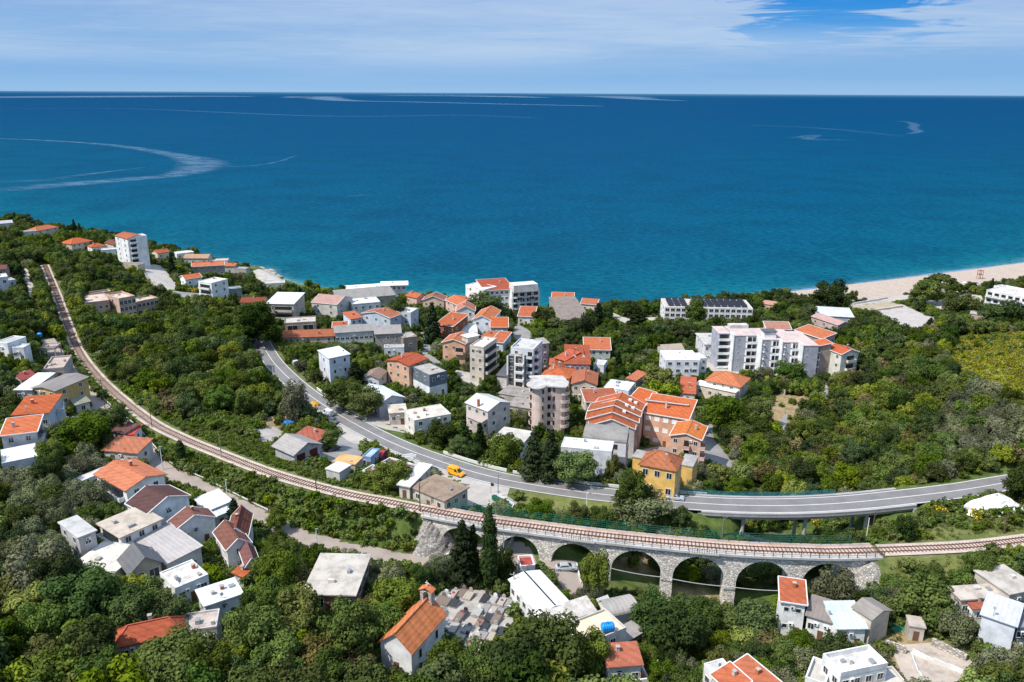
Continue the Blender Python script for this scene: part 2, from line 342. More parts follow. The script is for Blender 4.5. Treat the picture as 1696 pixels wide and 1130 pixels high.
def carve(line, half, blend, dz, mask=None):
    global ZZ
    bestd = np.full(XX.shape, 1e9); bestz = np.zeros(XX.shape)
    x0, x1, y0, y1 = line[:, 0].min() - 30, line[:, 0].max() + 30, line[:, 1].min() - 30, line[:, 1].max() + 30
    jx = slice(max(0, int((x0 - GX0) / GS)), max(0, int((x1 - GX0) / GS) + 1)); jy = slice(max(0, int((y0 - GY0) / GS)), max(0, int((y1 - GY0) / GS) + 1))
    sx, sy = XX[jy, jx], YY[jy, jx]; bd = bestd[jy, jx]; bz = bestz[jy, jx]
    for p in line:
        d = (sx - p[0]) ** 2 + (sy - p[1]) ** 2; m = d < bd; bd[m] = d[m]; bz[m] = p[2]
    bd = np.sqrt(bd); t = np.clip((bd - half) / blend, 0, 1); t = t * t * (3 - 2 * t)
    z = ZZ[jy, jx]; ZZ[jy, jx] = np.where(bd < half + blend, (bz + dz) * (1 - t) + z * t, z)
def gz(x, y):
    fx = np.clip((np.asarray(x, float) - GX0) / GS, 0, NX - 1.001); fy = np.clip((np.asarray(y, float) - GY0) / GS, 0, NY - 1.001)
    i = fx.astype(int); j = fy.astype(int); a = fx - i; b = fy - j
    return ZZ[j, i] * (1 - a) * (1 - b) + ZZ[j, i + 1] * a * (1 - b) + ZZ[j + 1, i] * (1 - a) * b + ZZ[j + 1, i + 1] * a * b
def hit(u, v):
    d = ray(u, v)
    if d[2] > -1e-3: return None
    t = np.arange(90.0, 1100.0, 1.0) / math.hypot(d[0], d[1]); x, y, z = d[0] * t, d[1] * t, CAM_Z + d[2] * t
    below = z < np.maximum(gz(x, y), 0); k = int(np.argmax(below))
    if not below[k]: return unp(u, v, 0)
    lo, hi = t[max(0, k - 1)], t[k]
    for _ in range(20):
        m = (lo + hi) / 2
        if CAM_Z + d[2] * m < max(0, float(gz(d[0] * m, d[1] * m))): hi = m
        else: lo = m
    return Vector((d[0] * hi, d[1] * hi, CAM_Z + d[2] * hi))
# railway, main road, lane
RZ = 28.0
RAIL_PX = [(74,438),(85,465),(95,490),(111,535),(130,580),(155,615),(190,650),(250,697),(300,723),(350,744),(450,782),(560,813),(640,829),(700,841),(780,856),(850,866),(1000,885),(1200,904),(1330,910),(1400,911),(1560,905),(1640,899),(1720,889),(1800,878)]
RAIL = curve([unp(u, v, RZ) for u, v in RAIL_PX], 1.0)
ROAD_PX = [(430,560,20.5),(440,580,20),(458,606,20),(500,645,20.2),(560,686,20.7),(640,729,21.2),(720,761,22),(820,791,22.7),(950,813,23.2),(1100,829,23.7),(1200,836,24),(1300,837.5,24.2),(1400,833,24.6),(1500,823,25.1),(1590,812,25.6),(1660,800.5,26.2),(1760,784,27)]
ROAD = curve([unp(*p) for p in ROAD_PX], 1.0)
LANE_PX = [(76,562,32),(100,598,30.7),(128,636,30),(160,670,29.2),(205,708,27.7),(238,745,26.7),(262,772,26),(325,803,25),(390,836,24),(430,856,23),(500,889,22),(600,914,20.8),(690,927,20),(735,922,19.9)]
LANE = curve([unp(*p) for p in LANE_PX], 1.0)
LANE2 = curve([unp(*p) for p in [(735,922,19.9),(790,912,20.0),(850,905,20.2),(868,930,20.6),(872,965,21.4),(866,1000,22.4)]], 1.0)
def u_index(line, u):
    uu = proj_n(line)[0]; return int(np.argmin(np.abs(uu - u)))
RA, RB = u_index(RAIL, 706), u_index(RAIL, 1460)       # the viaduct stands between these
QA, QB = u_index(ROAD, 1180), u_index(ROAD, 1490)      # the road bridge
carve(RAIL[:RA + 1], 3.4, 4.0, -.55); carve(RAIL[RB:], 3.4, 4.0, -.55)
carve(LANE, 3.4, 3.0, -.05); carve(LANE2, 3.0, 3.5, -.05)
carve(ROAD[:QA + 1], 5.2, 4.0, -.08); carve(ROAD[QB:], 5.2, 4.5, -.08)
# keep the ground well below the road bridge
for p in ROAD[QA + 3:QB - 2:2]:
    m_ = (XX - p[0]) ** 2 + (YY - p[1]) ** 2 < 64; ZZ[m_] = np.minimum(ZZ[m_], p[2] - 1.6)
def at(u, v): return hit(u, v)

# ground sheet with its zones (sand, dry grass, bare earth) as a vertex attribute
def in_poly(x, y, P):
    if np.ndim(x) == 0:
        r = False; j = len(P) - 1; x = float(x); y = float(y)
        for i in range(len(P)):
            xi, yi = P[i][0], P[i][1]; xj, yj = P[j][0], P[j][1]
            if ((yi > y) != (yj > y)) and x < (xj - xi) * (y - yi) / (yj - yi) + xi: r = not r
            j = i
        return r
    r = np.zeros(np.shape(x), bool); j = len(P) - 1
    for i in range(len(P)):
        xi, yi, xj, yj = P[i][0], P[i][1], P[j][0], P[j][1]
        c = ((yi > y) != (yj > y)) & (x < (xj - xi) * (y - yi) / ((yj - yi) or 1e-9) + xi); r ^= c; j = i
    return r
def wpoly(px): return [tuple(hit(u, v))[:2] for u, v in px]
MEADOW = wpoly([(1560,592),(1590,555),(1640,556),(1740,545),(1790,668),(1690,672),(1640,640),(1590,622)])
DRYG = [wpoly(p) for p in ([(840,808),(905,810),(1010,826),(1060,840),(1060,870),(960,868),(880,848)], [(1475,925),(1590,915),(1640,940),(1590,965),(1480,985)], [(1560,868),(1640,858),(1720,850),(1720,885),(1500,900),(1490,890)],
   [(740,655),(775,660),(775,690),(735,680)], [(640,755),(560,745),(500,715),(480,700),(600,760)], [(1440,1050),(1490,1035),(1500,1062),(1450,1075)])]
LOWG = [wpoly(p) for p in ([(262,712),(350,752),(450,790),(560,820),(690,846),(700,838),(640,822),(560,790),(470,760),(430,730),(330,706),(280,690)], [(195,678),(250,706),(350,752),(430,782),(430,800),(330,775),(262,745),(205,700)], [(690,838),(640,822),(600,800),(640,800),(700,832)])]
EARTH = [wpoly(p) for p in ([(1270,655),(1345,655),(1345,690),(1290,720),(1255,700)], [(1030,905),(1085,915),(1085,950),(1020,945)], [(420,695),(470,690),(520,720),(470,735)],
   [(1480,1040),(1600,1080),(1600,1140),(1470,1140)], [(1090,960),(1190,985),(1180,1010),(1110,1010)])]
def build_ground():
    zone = np.zeros(XX.shape + (4,), np.float32)      # r meadow, g dry grass, b bare earth, a beach
    zone[..., 0] = in_poly(XX, YY, MEADOW)
    for p in DRYG: zone[..., 1] = np.maximum(zone[..., 1], in_poly(XX, YY, p))
    for p in LOWG: zone[..., 1] = np.maximum(zone[..., 1], .45 * in_poly(XX, YY, p))
    for p in EARTH: zone[..., 2] = np.maximum(zone[..., 2], in_poly(XX, YY, p))
    bw = np.interp(XX, [60, 110, 163, 212, 265, 313, 420], [5, 12, 25, 46, 50, 58, 60])
    zone[..., 3] = np.clip((bw - DS) / 3, 0, 1) * (DS > -30) * np.clip((XX - 45) / 15, 0, 1)
    for k in range(4):
        a = np.pad(zone[..., k], 1, 'edge'); zone[..., k] = (a[:-2, 1:-1] + a[2:, 1:-1] + a[1:-1, :-2] + a[1:-1, 2:] + 4 * a[1:-1, 1:-1]) / 8
    me = bpy.data.meshes.new('ground'); nv = NX * NY
    co = np.stack([XX, YY, ZZ], -1).reshape(-1, 3)
    # a skirt ring well outside carries the land on to the sides
    i = np.arange(NX - 1); j = np.arange(NY - 1); I, J = np.meshgrid(i, j); a = (J * NX + I).ravel()
    f = np.stack([a, a + 1, a + NX + 1, a + NX], -1)
    me.vertices.add(nv); me.vertices.foreach_set('co', co.ravel().astype(np.float32))
    me.loops.add(f.size); me.loops.foreach_set('vertex_index', f.ravel().astype(np.int32))
    me.polygons.add(len(f)); me.polygons.foreach_set('loop_start', np.arange(0, f.size, 4, dtype=np.int32)); me.polygons.foreach_set('use_smooth', np.ones(len(f), bool))
    at = me.color_attributes.new('zone', 'FLOAT_COLOR', 'POINT'); at.data.foreach_set('color', zone.reshape(-1).astype(np.float32))
    me.update(calc_edges=True)
    m, n, l, b = new_mat('ground')
    a = n.new('ShaderNodeAttribute'); a.attribute_name = 'zone'; sx = n.new('ShaderNodeSeparateColor'); l.new(a.outputs['Color'], sx.inputs[0])
    f1 = _noise(n, l, .06, 6, .65); f2 = _noise(n, l, .5, 8, .7)
    base = _ramp(n, l, f2, [(.3, (.04, .065, .016)), (.5, (.075, .11, .026)), (.7, (.13, .15, .045))])
    base = _mix(n, l, _ramp(n, l, f1, [(.52, (0, 0, 0)), (.66, (.8,) * 3)]), base, _ramp(n, l, f2, [(.35, (.13, .115, .06)), (.7, (.24, .20, .12))]))
    dry = _ramp(n, l, f2, [(.3, (.09, .11, .03)), (.55, (.16, .17, .055)), (.75, (.26, .22, .11))])
    mead = _ramp(n, l, f2, [(.35, (.11, .14, .02)), (.65, (.24, .22, .035))])
    ear = _ramp(n, l, f2, [(.3, (.12, .10, .06)), (.45, (.26, .19, .10)), (.7, (.42, .31, .19))])
    sand = _ramp(n, l, f2, [(.3, (.34, .27, .215)), (.55, (.43, .35, .285)), (.7, (.50, .415, .345))])
    c = _mix(n, l, sx.outputs[1], base, dry); c = _mix(n, l, sx.outputs[0], c, mead); c = _mix(n, l, sx.outputs[2], c, ear); c = _mix(n, l, a.outputs['Alpha'], c, sand)
    l.new(c, b.inputs['Base Color']); b.inputs['Roughness'].default_value = 1.0; b.inputs['Specular IOR Level'].default_value = .1
    bp = n.new('ShaderNodeBump'); bp.inputs['Strength'].default_value = .6; bp.inputs['Distance'].default_value = .3; l.new(f2, bp.inputs['Height']); l.new(bp.outputs[0], b.inputs['Normal'])
    me.materials.append(m)
    o = bpy.data.objects.new('ground', me); COL.objects.link(o); tag(o, kind='structure')
build_ground()
# ------------------------------------------------------------------ sea
def build_sea():
    na, nr = 260, 190
    ang = np.linspace(-math.pi * .62, math.pi * .62, na); rad = 200 * (110000 / 200) ** (np.linspace(0, 1, nr) ** 1.25)
    A, Rr = np.meshgrid(ang, rad); x = np.sin(A) * Rr; y = np.cos(A) * Rr
    d = np.clip(-shore_d(x, y), -200, 60000)
    me = bpy.data.meshes.new('water'); co = np.stack([x, y, 0 * x], -1).reshape(-1, 3)
    I, J = np.meshgrid(np.arange(na - 1), np.arange(nr - 1)); a = (J * na + I).ravel(); f = np.stack([a, a + na, a + na + 1, a + 1], -1)
    me.vertices.add(len(co)); me.vertices.foreach_set('co', co.ravel().astype(np.float32)); me.loops.add(f.size); me.loops.foreach_set('vertex_index', f.ravel().astype(np.int32))
    me.polygons.add(len(f)); me.polygons.foreach_set('loop_start', np.arange(0, f.size, 4, dtype=np.int32))
    at = me.attributes.new('shore', 'FLOAT', 'POINT'); at.data.foreach_set('value', d.ravel().astype(np.float32)); me.update(calc_edges=True)
    m, n, l, b = new_mat('sea_water')
    a = n.new('ShaderNodeAttribute'); a.attribute_name = 'shore'
    def lg(sock):
        ad = n.new('ShaderNodeMath'); ad.operation = 'ADD'; l.new(sock, ad.inputs[0]); ad.inputs[1].default_value = 3
        mx = n.new('ShaderNodeMath'); mx.operation = 'MAXIMUM'; l.new(ad.outputs[0], mx.inputs[0]); mx.inputs[1].default_value = 1
        g = n.new('ShaderNodeMath'); g.operation = 'LOGARITHM'; l.new(mx.outputs[0], g.inputs[0]); g.inputs[1].default_value = 10
        k = n.new('ShaderNodeMath'); k.operation = 'DIVIDE'; l.new(g.outputs[0], k.inputs[0]); k.inputs[1].default_value = 5; return k.outputs[0]
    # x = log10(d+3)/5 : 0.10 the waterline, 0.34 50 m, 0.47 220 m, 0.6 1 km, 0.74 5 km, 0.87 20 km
    c = _ramp(n, l, lg(a.outputs['Fac']), [(.08, (.40, .48, .44)), (.15, (.07, .22, .24)), (.24, (.004, .135, .160)), (.36, (.0, .094, .138)), (.46, (.0, .072, .129)), (.6, (.0, .050, .124)), (.72, (.0, .037, .120)), (.84, (.0, .034, .118)), (.90, (.01, .065, .15)), (.955, (.09, .18, .28)), (1.0, (.22, .32, .42))])  # last stops paint pale horizon haze into the water colour
    f = _noise(n, l, .012, 7, .62); f3 = _noise(n, l, .0016, 5, .6, stretch=(1, 2.2, 1))
    c = _mix(n, l, _ramp(n, l, f, [(.45, (0, 0, 0)), (.62, (.6,) * 3)]), c, (.0, .042, .080))
    c = _mix(n, l, _ramp(n, l, f3, [(.35, (.3,) * 3), (.62, (0, 0, 0))]), c, (.001, .035, .10))
    # wave chop, stretched across the wind
    ch = _noise(n, l, .16, 9, .8, stretch=(1, 2.0, 1))
    c = _mix(n, l, _ramp(n, l, ch, [(.42, (.8,) * 3), (.5, (0, 0, 0))]), c, (.0, .045, .098))
    c = _mix(n, l, _ramp(n, l, ch, [(.5, (0, 0, 0)), (.60, (.42,) * 3)]), c, (.008, .13, .23))
    n.remove(b); df = n.new('ShaderNodeBsdfDiffuse'); l.new(c, df.inputs['Color']); gl = n.new('ShaderNodeBsdfGlossy'); gl.inputs['Roughness'].default_value = .32; mx = n.new('ShaderNodeMixShader'); mx.inputs[0].default_value = .022
    w = _noise(n, l, .16, 7, .75, stretch=(1, 1.7, 1)); bp = n.new('ShaderNodeBump'); bp.inputs['Strength'].default_value = .6; bp.inputs['Distance'].default_value = 1.6; l.new(w, bp.inputs['Height']); l.new(bp.outputs[0], df.inputs['Normal']); l.new(bp.outputs[0], gl.inputs['Normal'])
    l.new(df.outputs[0], mx.inputs[1]); l.new(gl.outputs[0], mx.inputs[2]); l.new(mx.outputs[0], n['Material Output'].inputs['Surface'])
    me.materials.append(m); o = bpy.data.objects.new('water', me); COL.objects.link(o); tag(o, kind='structure')
build_sea()
# smooth slicks lying on the sea
M_SLICK, _n, _l, _b = new_mat('smooth_slick')
def _slick():
    n, l, b = _n, _l, _b
    at = n.new('ShaderNodeAttribute'); at.attribute_name = 'edge'
    f = _noise(n, l, .03, 8, .75, stretch=(1, 1.6, 1))
    mu = n.new('ShaderNodeMath'); mu.operation = 'MULTIPLY'; l.new(at.outputs['Fac'], mu.inputs[0]); l.new(_ramp(n, l, f, [(.40, (.08,) * 3), (.60, (1, 1, 1))]), mu.inputs[1])
    b.inputs['Base Color'].default_value = (.12, .25, .38, 1); b.inputs['Roughness'].default_value = .25; l.new(mu.outputs[0], b.inputs['Alpha'])
_slick()
def slick(pts, widths, amt=.6):
    L = curve([(*unp(u, v, 0)[:2], w) for (u, v), w in zip(pts, widths)], 25.0); N = len(L)
    t = np.gradient(L[:, :2], axis=0); t /= np.linalg.norm(t, axis=1)[:, None]; nn = np.stack([-t[:, 1], t[:, 0]], -1)
    vs = []; ed = []
    for i in range(N):
        for k, e in ((-1, 0), (-.4, 1), (.4, 1), (1, 0)):
            p = L[i, :2] + nn[i] * k * L[i, 2] / 2; vs.append((p[0], p[1], .05)); ed.append(e * amt * min(1, i / 4, (N - 1 - i) / 4))
    fs = [(4 * i + k, 4 * i + k + 1, 4 * i + k + 5, 4 * i + k + 4) for i in range(N - 1) for k in range(3)]
    me = bpy.data.meshes.new('water_slick'); me.from_pydata(vs, [], fs); a = me.attributes.new('edge', 'FLOAT', 'POINT'); a.data.foreach_set('value', ed); me.materials.append(M_SLICK)
    o = bpy.data.objects.new('water_slick', me); COL.objects.link(o); tag(o, kind='structure')
slick([(-60,228),(60,232),(180,240),(280,255),(335,270),(300,288),(200,298),(80,308),(-40,318)], [20,28,36,50,95,62,56,70,60], .6)
slick([(335,272),(400,276),(460,268),(494,256)], [50,14,9,8], .45)
slick([(60,300),(120,292),(200,282),(270,274)], [40,30,16,8], .4)
slick([(-60,302),(40,300),(130,296)], [30,40,20], .4)
slick([(1305,229),(1330,227),(1352,224),(1340,231),(1400,232),(1450,234)], [20,60,40,50,26,14], .5)
slick([(1470,200),(1500,202),(1514,206),(1512,212),(1521,218),(1500,223)], [12,30,50,45,40,15], .55)
slick([(480,162),(520,160),(560,166),(680,169),(860,173),(1000,176)], [500,1300,600,400,300,200], .95)
slick([(-100,161.5),(120,160.5),(300,159.5),(420,160)], [2500,3500,4000,1500], .95)
slick([(640,158.5),(760,158.8),(860,161),(900,162)], [3500,4500,1500,600], .95)
slick([(930,159),(1010,160),(1060,164),(1130,167)], [2500,2500,900,300], .9)
slick([(-100,181),(200,180),(520,192),(760,191),(900,196)], [60,90,120,90,50], .3)
slick([(1220,207),(1350,212),(1500,226)], [60,70,40], .25)
slick([(1060,507.3),(1130,499.3),(1220,492.3),(1300,483.3),(1400,471.3),(1500,459.3),(1600,446.8),(1696,434.4),(1760,424)], [2.5,3,3.5,3,4,3.5,4,4,4], 1.4)
slick([(560,326),(600,323),(625,321)], [6,10,6], .4)

# ------------------------------------------------------------------ ribbons: road, lane, ballast, markings
def ribbon(name, line, o0, o1, dz, mat, parent=None, drape=False, zedge=None, kind='structure', th=None):
    t = np.gradient(line[:, :2], axis=0); t /= np.linalg.norm(t, axis=1)[:, None]; nn = np.stack([-t[:, 1], t[:, 0]], -1)
    k = 5 if drape else 2; vs = []
    for i in range(len(line)):
        for j in range(k):
            p = line[i, :2] + nn[i] * (o0 + (o1 - o0) * j / (k - 1)); z = (float(gz(p[0], p[1])) if drape else line[i, 2]) + dz
            vs.append((p[0], p[1], z))
    fs = [(k * i + j, k * i + j + 1, k * i + j + k + 1, k * i + j + k) for i in range(len(line) - 1) for j in range(k - 1)]
    if th:
        n0 = len(vs); vs += [(x, y, z - th) for x, y, z in vs]; N = len(line)
        fs += [tuple(n0 + q for q in f[::-1]) for f in fs]
        fs += [(k * i, k * i + k, n0 + k * i + k, n0 + k * i) for i in range(N - 1)] + [(k * i + k - 1, n0 + k * i + k - 1, n0 + k * i + 2 * k - 1, k * i + 2 * k - 1) for i in range(N - 1)]
        fs += [(0, n0, n0 + k - 1, k - 1), (k * (N - 1), k * N - 1, n0 + k * N - 1, n0 + k * (N - 1))] if k == 2 else []
    me = bpy.data.meshes.new(name); me.from_pydata(vs, [], fs); me.materials.append(mat)
    if th:
        bm = bmesh.new(); bm.from_mesh(me); bmesh.ops.recalc_face_normals(bm, faces=bm.faces); bm.to_mesh(me); bm.free()
    o = bpy.data.objects.new(name, me); COL.objects.link(o)
    if parent: o.parent = parent
    elif kind: tag(o, kind=kind)
    return o
def asphalt(c, name):
    m, n, l, b = new_mat(name); f1 = _noise(n, l, .22, 6, .65); f2 = _noise(n, l, 3.0, 5, .7)
    a = _ramp(n, l, f1, [(.35, sc(c, .78)), (.6, c)]); a = _mix(n, l, _ramp(n, l, f2, [(.4, (.25,) * 3), (.6, (0, 0, 0))]), a, sc(c, .6))
    l.new(a, b.inputs['Base Color']); b.inputs['Roughness'].default_value = .92; b.inputs['Specular IOR Level'].default_value = .2; return m
M_ROAD = asphalt((.215, .205, .20), 'asphalt'); M_LANE = asphalt((.37, .305, .262), 'worn_lane_asphalt'); M_PALE = asphalt((.46, .42, .38), 'pale_concrete_paving')
M_GREYP = asphalt((.30, .285, .275), 'grey_paving'); M_PAINT = plain('road_paint', (.72, .70, .68), .8); M_BALL = deckmat((.52, .43, .365), .35)
road = ribbon('road', ROAD, -3.7, 3.7, .02, M_ROAD)
for a, b_ in ((-3.45, -3.25), (3.25, 3.45), (-.1, .1)): ribbon('edge_line' if a * b_ > .02 else 'centre_line', ROAD, a, b_, .028, M_PAINT, road)
ribbon('path', LANE, -3.6, 2.7, .03, M_LANE)
ribbon('path', LANE2, -2.6, 2.6, .05, M_LANE)
ribbon('ballast', RAIL[:RA + 1], -2.1, 2.1, -.30, M_BALL); ribbon('ballast', RAIL[RB:], -2.2, 2.2, -.30, M_BALL)
def pave(name, px, mat, dz=.07, kind='structure', step=2.5):
    P = [hit(u, v) for u, v in px]; bm = bmesh.new(); bm.faces.new([bm.verts.new((p.x, p.y, 0)) for p in P])
    xs = [p.x for p in P]; ys = [p.y for p in P]
    for lo, hi, ax, g0 in ((min(xs), max(xs), 0, GX0), (min(ys), max(ys), 1, GY0)):
        k = math.ceil((lo - g0) / GS)
        while g0 + k * GS < hi:
            co = [0, 0, 0]; no = [0, 0, 0]; co[ax] = g0 + k * GS; no[ax] = 1
            bmesh.ops.bisect_plane(bm, geom=bm.verts[:] + bm.edges[:] + bm.faces[:], plane_co=co, plane_no=no); k += 1
    bmesh.ops.triangulate(bm, faces=bm.faces[:])
    for v in bm.verts: v.co.z = float(gz(v.co.x, v.co.y)) + dz
    me = bpy.data.meshes.new(name); bm.to_mesh(me); bm.free(); me.materials.append(mat); me.polygons.foreach_set('use_smooth', [True] * len(me.polygons))
    o = bpy.data.objects.new(name, me); COL.objects.link(o); tag(o, kind=kind)
    PAVES.append([(p.x, p.y) for p in P]); return o
PAVES = []
# ------------------------------------------------------------------ buildings
HOUSES = []          # (root, frame matrix, w, d, h, ref, protect)
_winmesh = {}
def win_mesh(w, h, style):
    k = (round(w, 1), round(h, 1), style)
    if k not in _winmesh:
        f = MB(); t = .09
        mf = {'brown': plain('brown_frame', (.22, .09, .05), .7), 'shut': plain('white_shutter', (.82, .82, .80), .7)}.get(style, M_FRAME)
        for a in ((-w / 2 - t, -w / 2 + .02, -h / 2 - t, h / 2 + t), (w / 2 - .02, w / 2 + t, -h / 2 - t, h / 2 + t), (-w / 2 + .02, w / 2 - .02, -h / 2 - t, -h / 2 + .02), (-w / 2 + .02, w / 2 - .02, h / 2 - .02, h / 2 + t)):
            f.box(a[0], a[1], -.07, .02, a[2], a[3], mf)
        if w > 1.0: f.box(-.035, .035, -.05, .02, -h / 2 + .02, h / 2 - .02, mf)
        g = MB(); g.box(-w / 2 + .02, w / 2 - .02, -.028, .02, -h / 2 + .02, h / 2 - .02, mf if style == 'shut' else M_GLASS)
        _winmesh[k] = (f.mesh('window'), g.mesh('pane'))
    return _winmesh[k]
def add_window(root, M, x, y, z, rz, w, h, style='std'):
    fm, gm = win_mesh(w, h, style); o = bpy.data.objects.new('window', fm); COL.objects.link(o); o.parent = root
    o.matrix_local = M @ Matrix.Translation((x, y, z)) @ Matrix.Rotation(rz, 4, 'Z')
    p = bpy.data.objects.new('pane', gm); COL.objects.link(p); p.parent = o
    return o
class XMB(MB):
    def __init__(s, M): super().__init__(); s.M = M
    def mesh(s, name):
        s.v = [tuple(s.M @ Vector(p)) for p in s.v]; return super().mesh(name)
def mesh_wall(mb, w, d, h, m, roof, rh, lo=-2.5):
    X, Y = w / 2, d / 2
    if roof in ('gable_y', 'gable_x', 'shed_f', 'shed_b', 'shed_l', 'shed_r', 'barrel_x', 'barrel_y'):
        if roof == 'gable_y': fr = [(-X, h), (0, h + rh), (X, h)]
        elif roof in ('shed_l', 'shed_r'): fr = [(-X, h + (rh if roof == 'shed_r' else 0)), (X, h + (rh if roof == 'shed_l' else 0))]
        elif roof == 'barrel_y': fr = [(-X * math.cos(t), h + rh * math.sin(t)) for t in [math.pi * i / 10 for i in range(11)]]
        else: fr = None
        if fr:
            F = [(X, lo)] ; pts = [(-X, lo)] + fr + [(X, lo)]
            n = len(pts); v = [(x, -Y, z) for x, z in pts] + [(x, Y, z) for x, z in pts]
            mb.faces(v, [tuple(range(n)), tuple(range(2 * n - 1, n - 1, -1))] + [(i, (i + 1) % n, n + (i + 1) % n, n + i) for i in range(n)], m)
        else:
            if roof == 'gable_x': sd_ = [(-Y, h), (0, h + rh), (Y, h)]
            elif roof == 'barrel_x': sd_ = [(-Y * math.cos(t), h + rh * math.sin(t)) for t in [math.pi * i / 10 for i in range(11)]]
            else: sd_ = [(-Y, h + (rh if roof == 'shed_b' else 0)), (Y, h + (rh if roof == 'shed_f' else 0))]
            pts = [(-Y, lo)] + sd_ + [(Y, lo)]; n = len(pts); v = [(-X, y, z) for y, z in pts] + [(X, y, z) for y, z in pts]
            mb.faces(v, [tuple(range(n)), tuple(range(2 * n - 1, n - 1, -1))] + [(i, (i + 1) % n, n + (i + 1) % n, n + i) for i in range(n)], m)
    else: mb.box(-X, X, -Y, Y, lo, h, m)
def roof_polys(w, d, h, roof, rh, o):
    X, Y = w / 2, d / 2
    if roof == 'gable_y':
        s = rh / X; return [[(-X - o, -Y - o, h - o * s), (0, -Y - o, h + rh), (0, Y + o, h + rh), (-X - o, Y + o, h - o * s)], [(0, -Y - o, h + rh), (X + o, -Y - o, h - o * s), (X + o, Y + o, h - o * s), (0, Y + o, h + rh)]]
    if roof == 'gable_x':
        s = rh / Y; return [[(-X - o, -Y - o, h - o * s), (X + o, -Y - o, h - o * s), (X + o, 0, h + rh), (-X - o, 0, h + rh)], [(-X - o, 0, h + rh), (X + o, 0, h + rh), (X + o, Y + o, h - o * s), (-X - o, Y + o, h - o * s)]]
    if roof in ('shed_f', 'shed_b'):
        a, b = (h, h + rh) if roof == 'shed_f' else (h + rh, h); s = (b - a) / d
        return [[(-X - o, -Y - o, a - o * s), (X + o, -Y - o, a - o * s), (X + o, Y + o, b + o * s), (-X - o, Y + o, b + o * s)]]
    if roof in ('shed_l', 'shed_r'):
        a, b = (h, h + rh) if roof == 'shed_l' else (h + rh, h); s = (b - a) / w
        return [[(-X - o, -Y - o, a - o * s), (X + o, -Y - o, b + o * s), (X + o, Y + o, b + o * s), (-X - o, Y + o, a - o * s)]]
    if roof == 'hip':
        m = min(X, Y); s = rh / m; e = h - o * s
        A, B, C_, D = (-X - o, -Y - o, e), (X + o, -Y - o, e), (X + o, Y + o, e), (-X - o, Y + o, e)
        if X >= Y:
            r0, r1 = (-(X - m) - .01, 0, h + rh), (X - m + .01, 0, h + rh); return [[A, B, r1, r0], [B, C_, r1], [C_, D, r0, r1], [D, A, r0]]
        r0, r1 = (0, -(Y - m) - .01, h + rh), (0, Y - m + .01, h + rh); return [[A, B, r0], [B, C_, r1, r0], [C_, D, r1], [D, A, r0, r1]]
    if roof in ('barrel_x', 'barrel_y'):
        n = 10; out = []
        for i in range(n):
            a, b = math.pi * i / n, math.pi * (i + 1) / n
            if roof == 'barrel_x':
                f = lambda t: (-(Y + o) * math.cos(t), h + rh * math.sin(t)); (y0, z0), (y1, z1) = f(a), f(b)
                out.append([(-X - o, y0, z0), (X + o, y0, z0), (X + o, y1, z1), (-X - o, y1, z1)])
            else:
                f = lambda t: (-(X + o) * math.cos(t), h + rh * math.sin(t)); (x0, z0), (x1, z1) = f(a), f(b)
                out.append([(x0, -Y - o, z0), (x1, -Y - o, z1), (x1, Y + o, z1), (x0, Y + o, z0)])
        return out
    return []
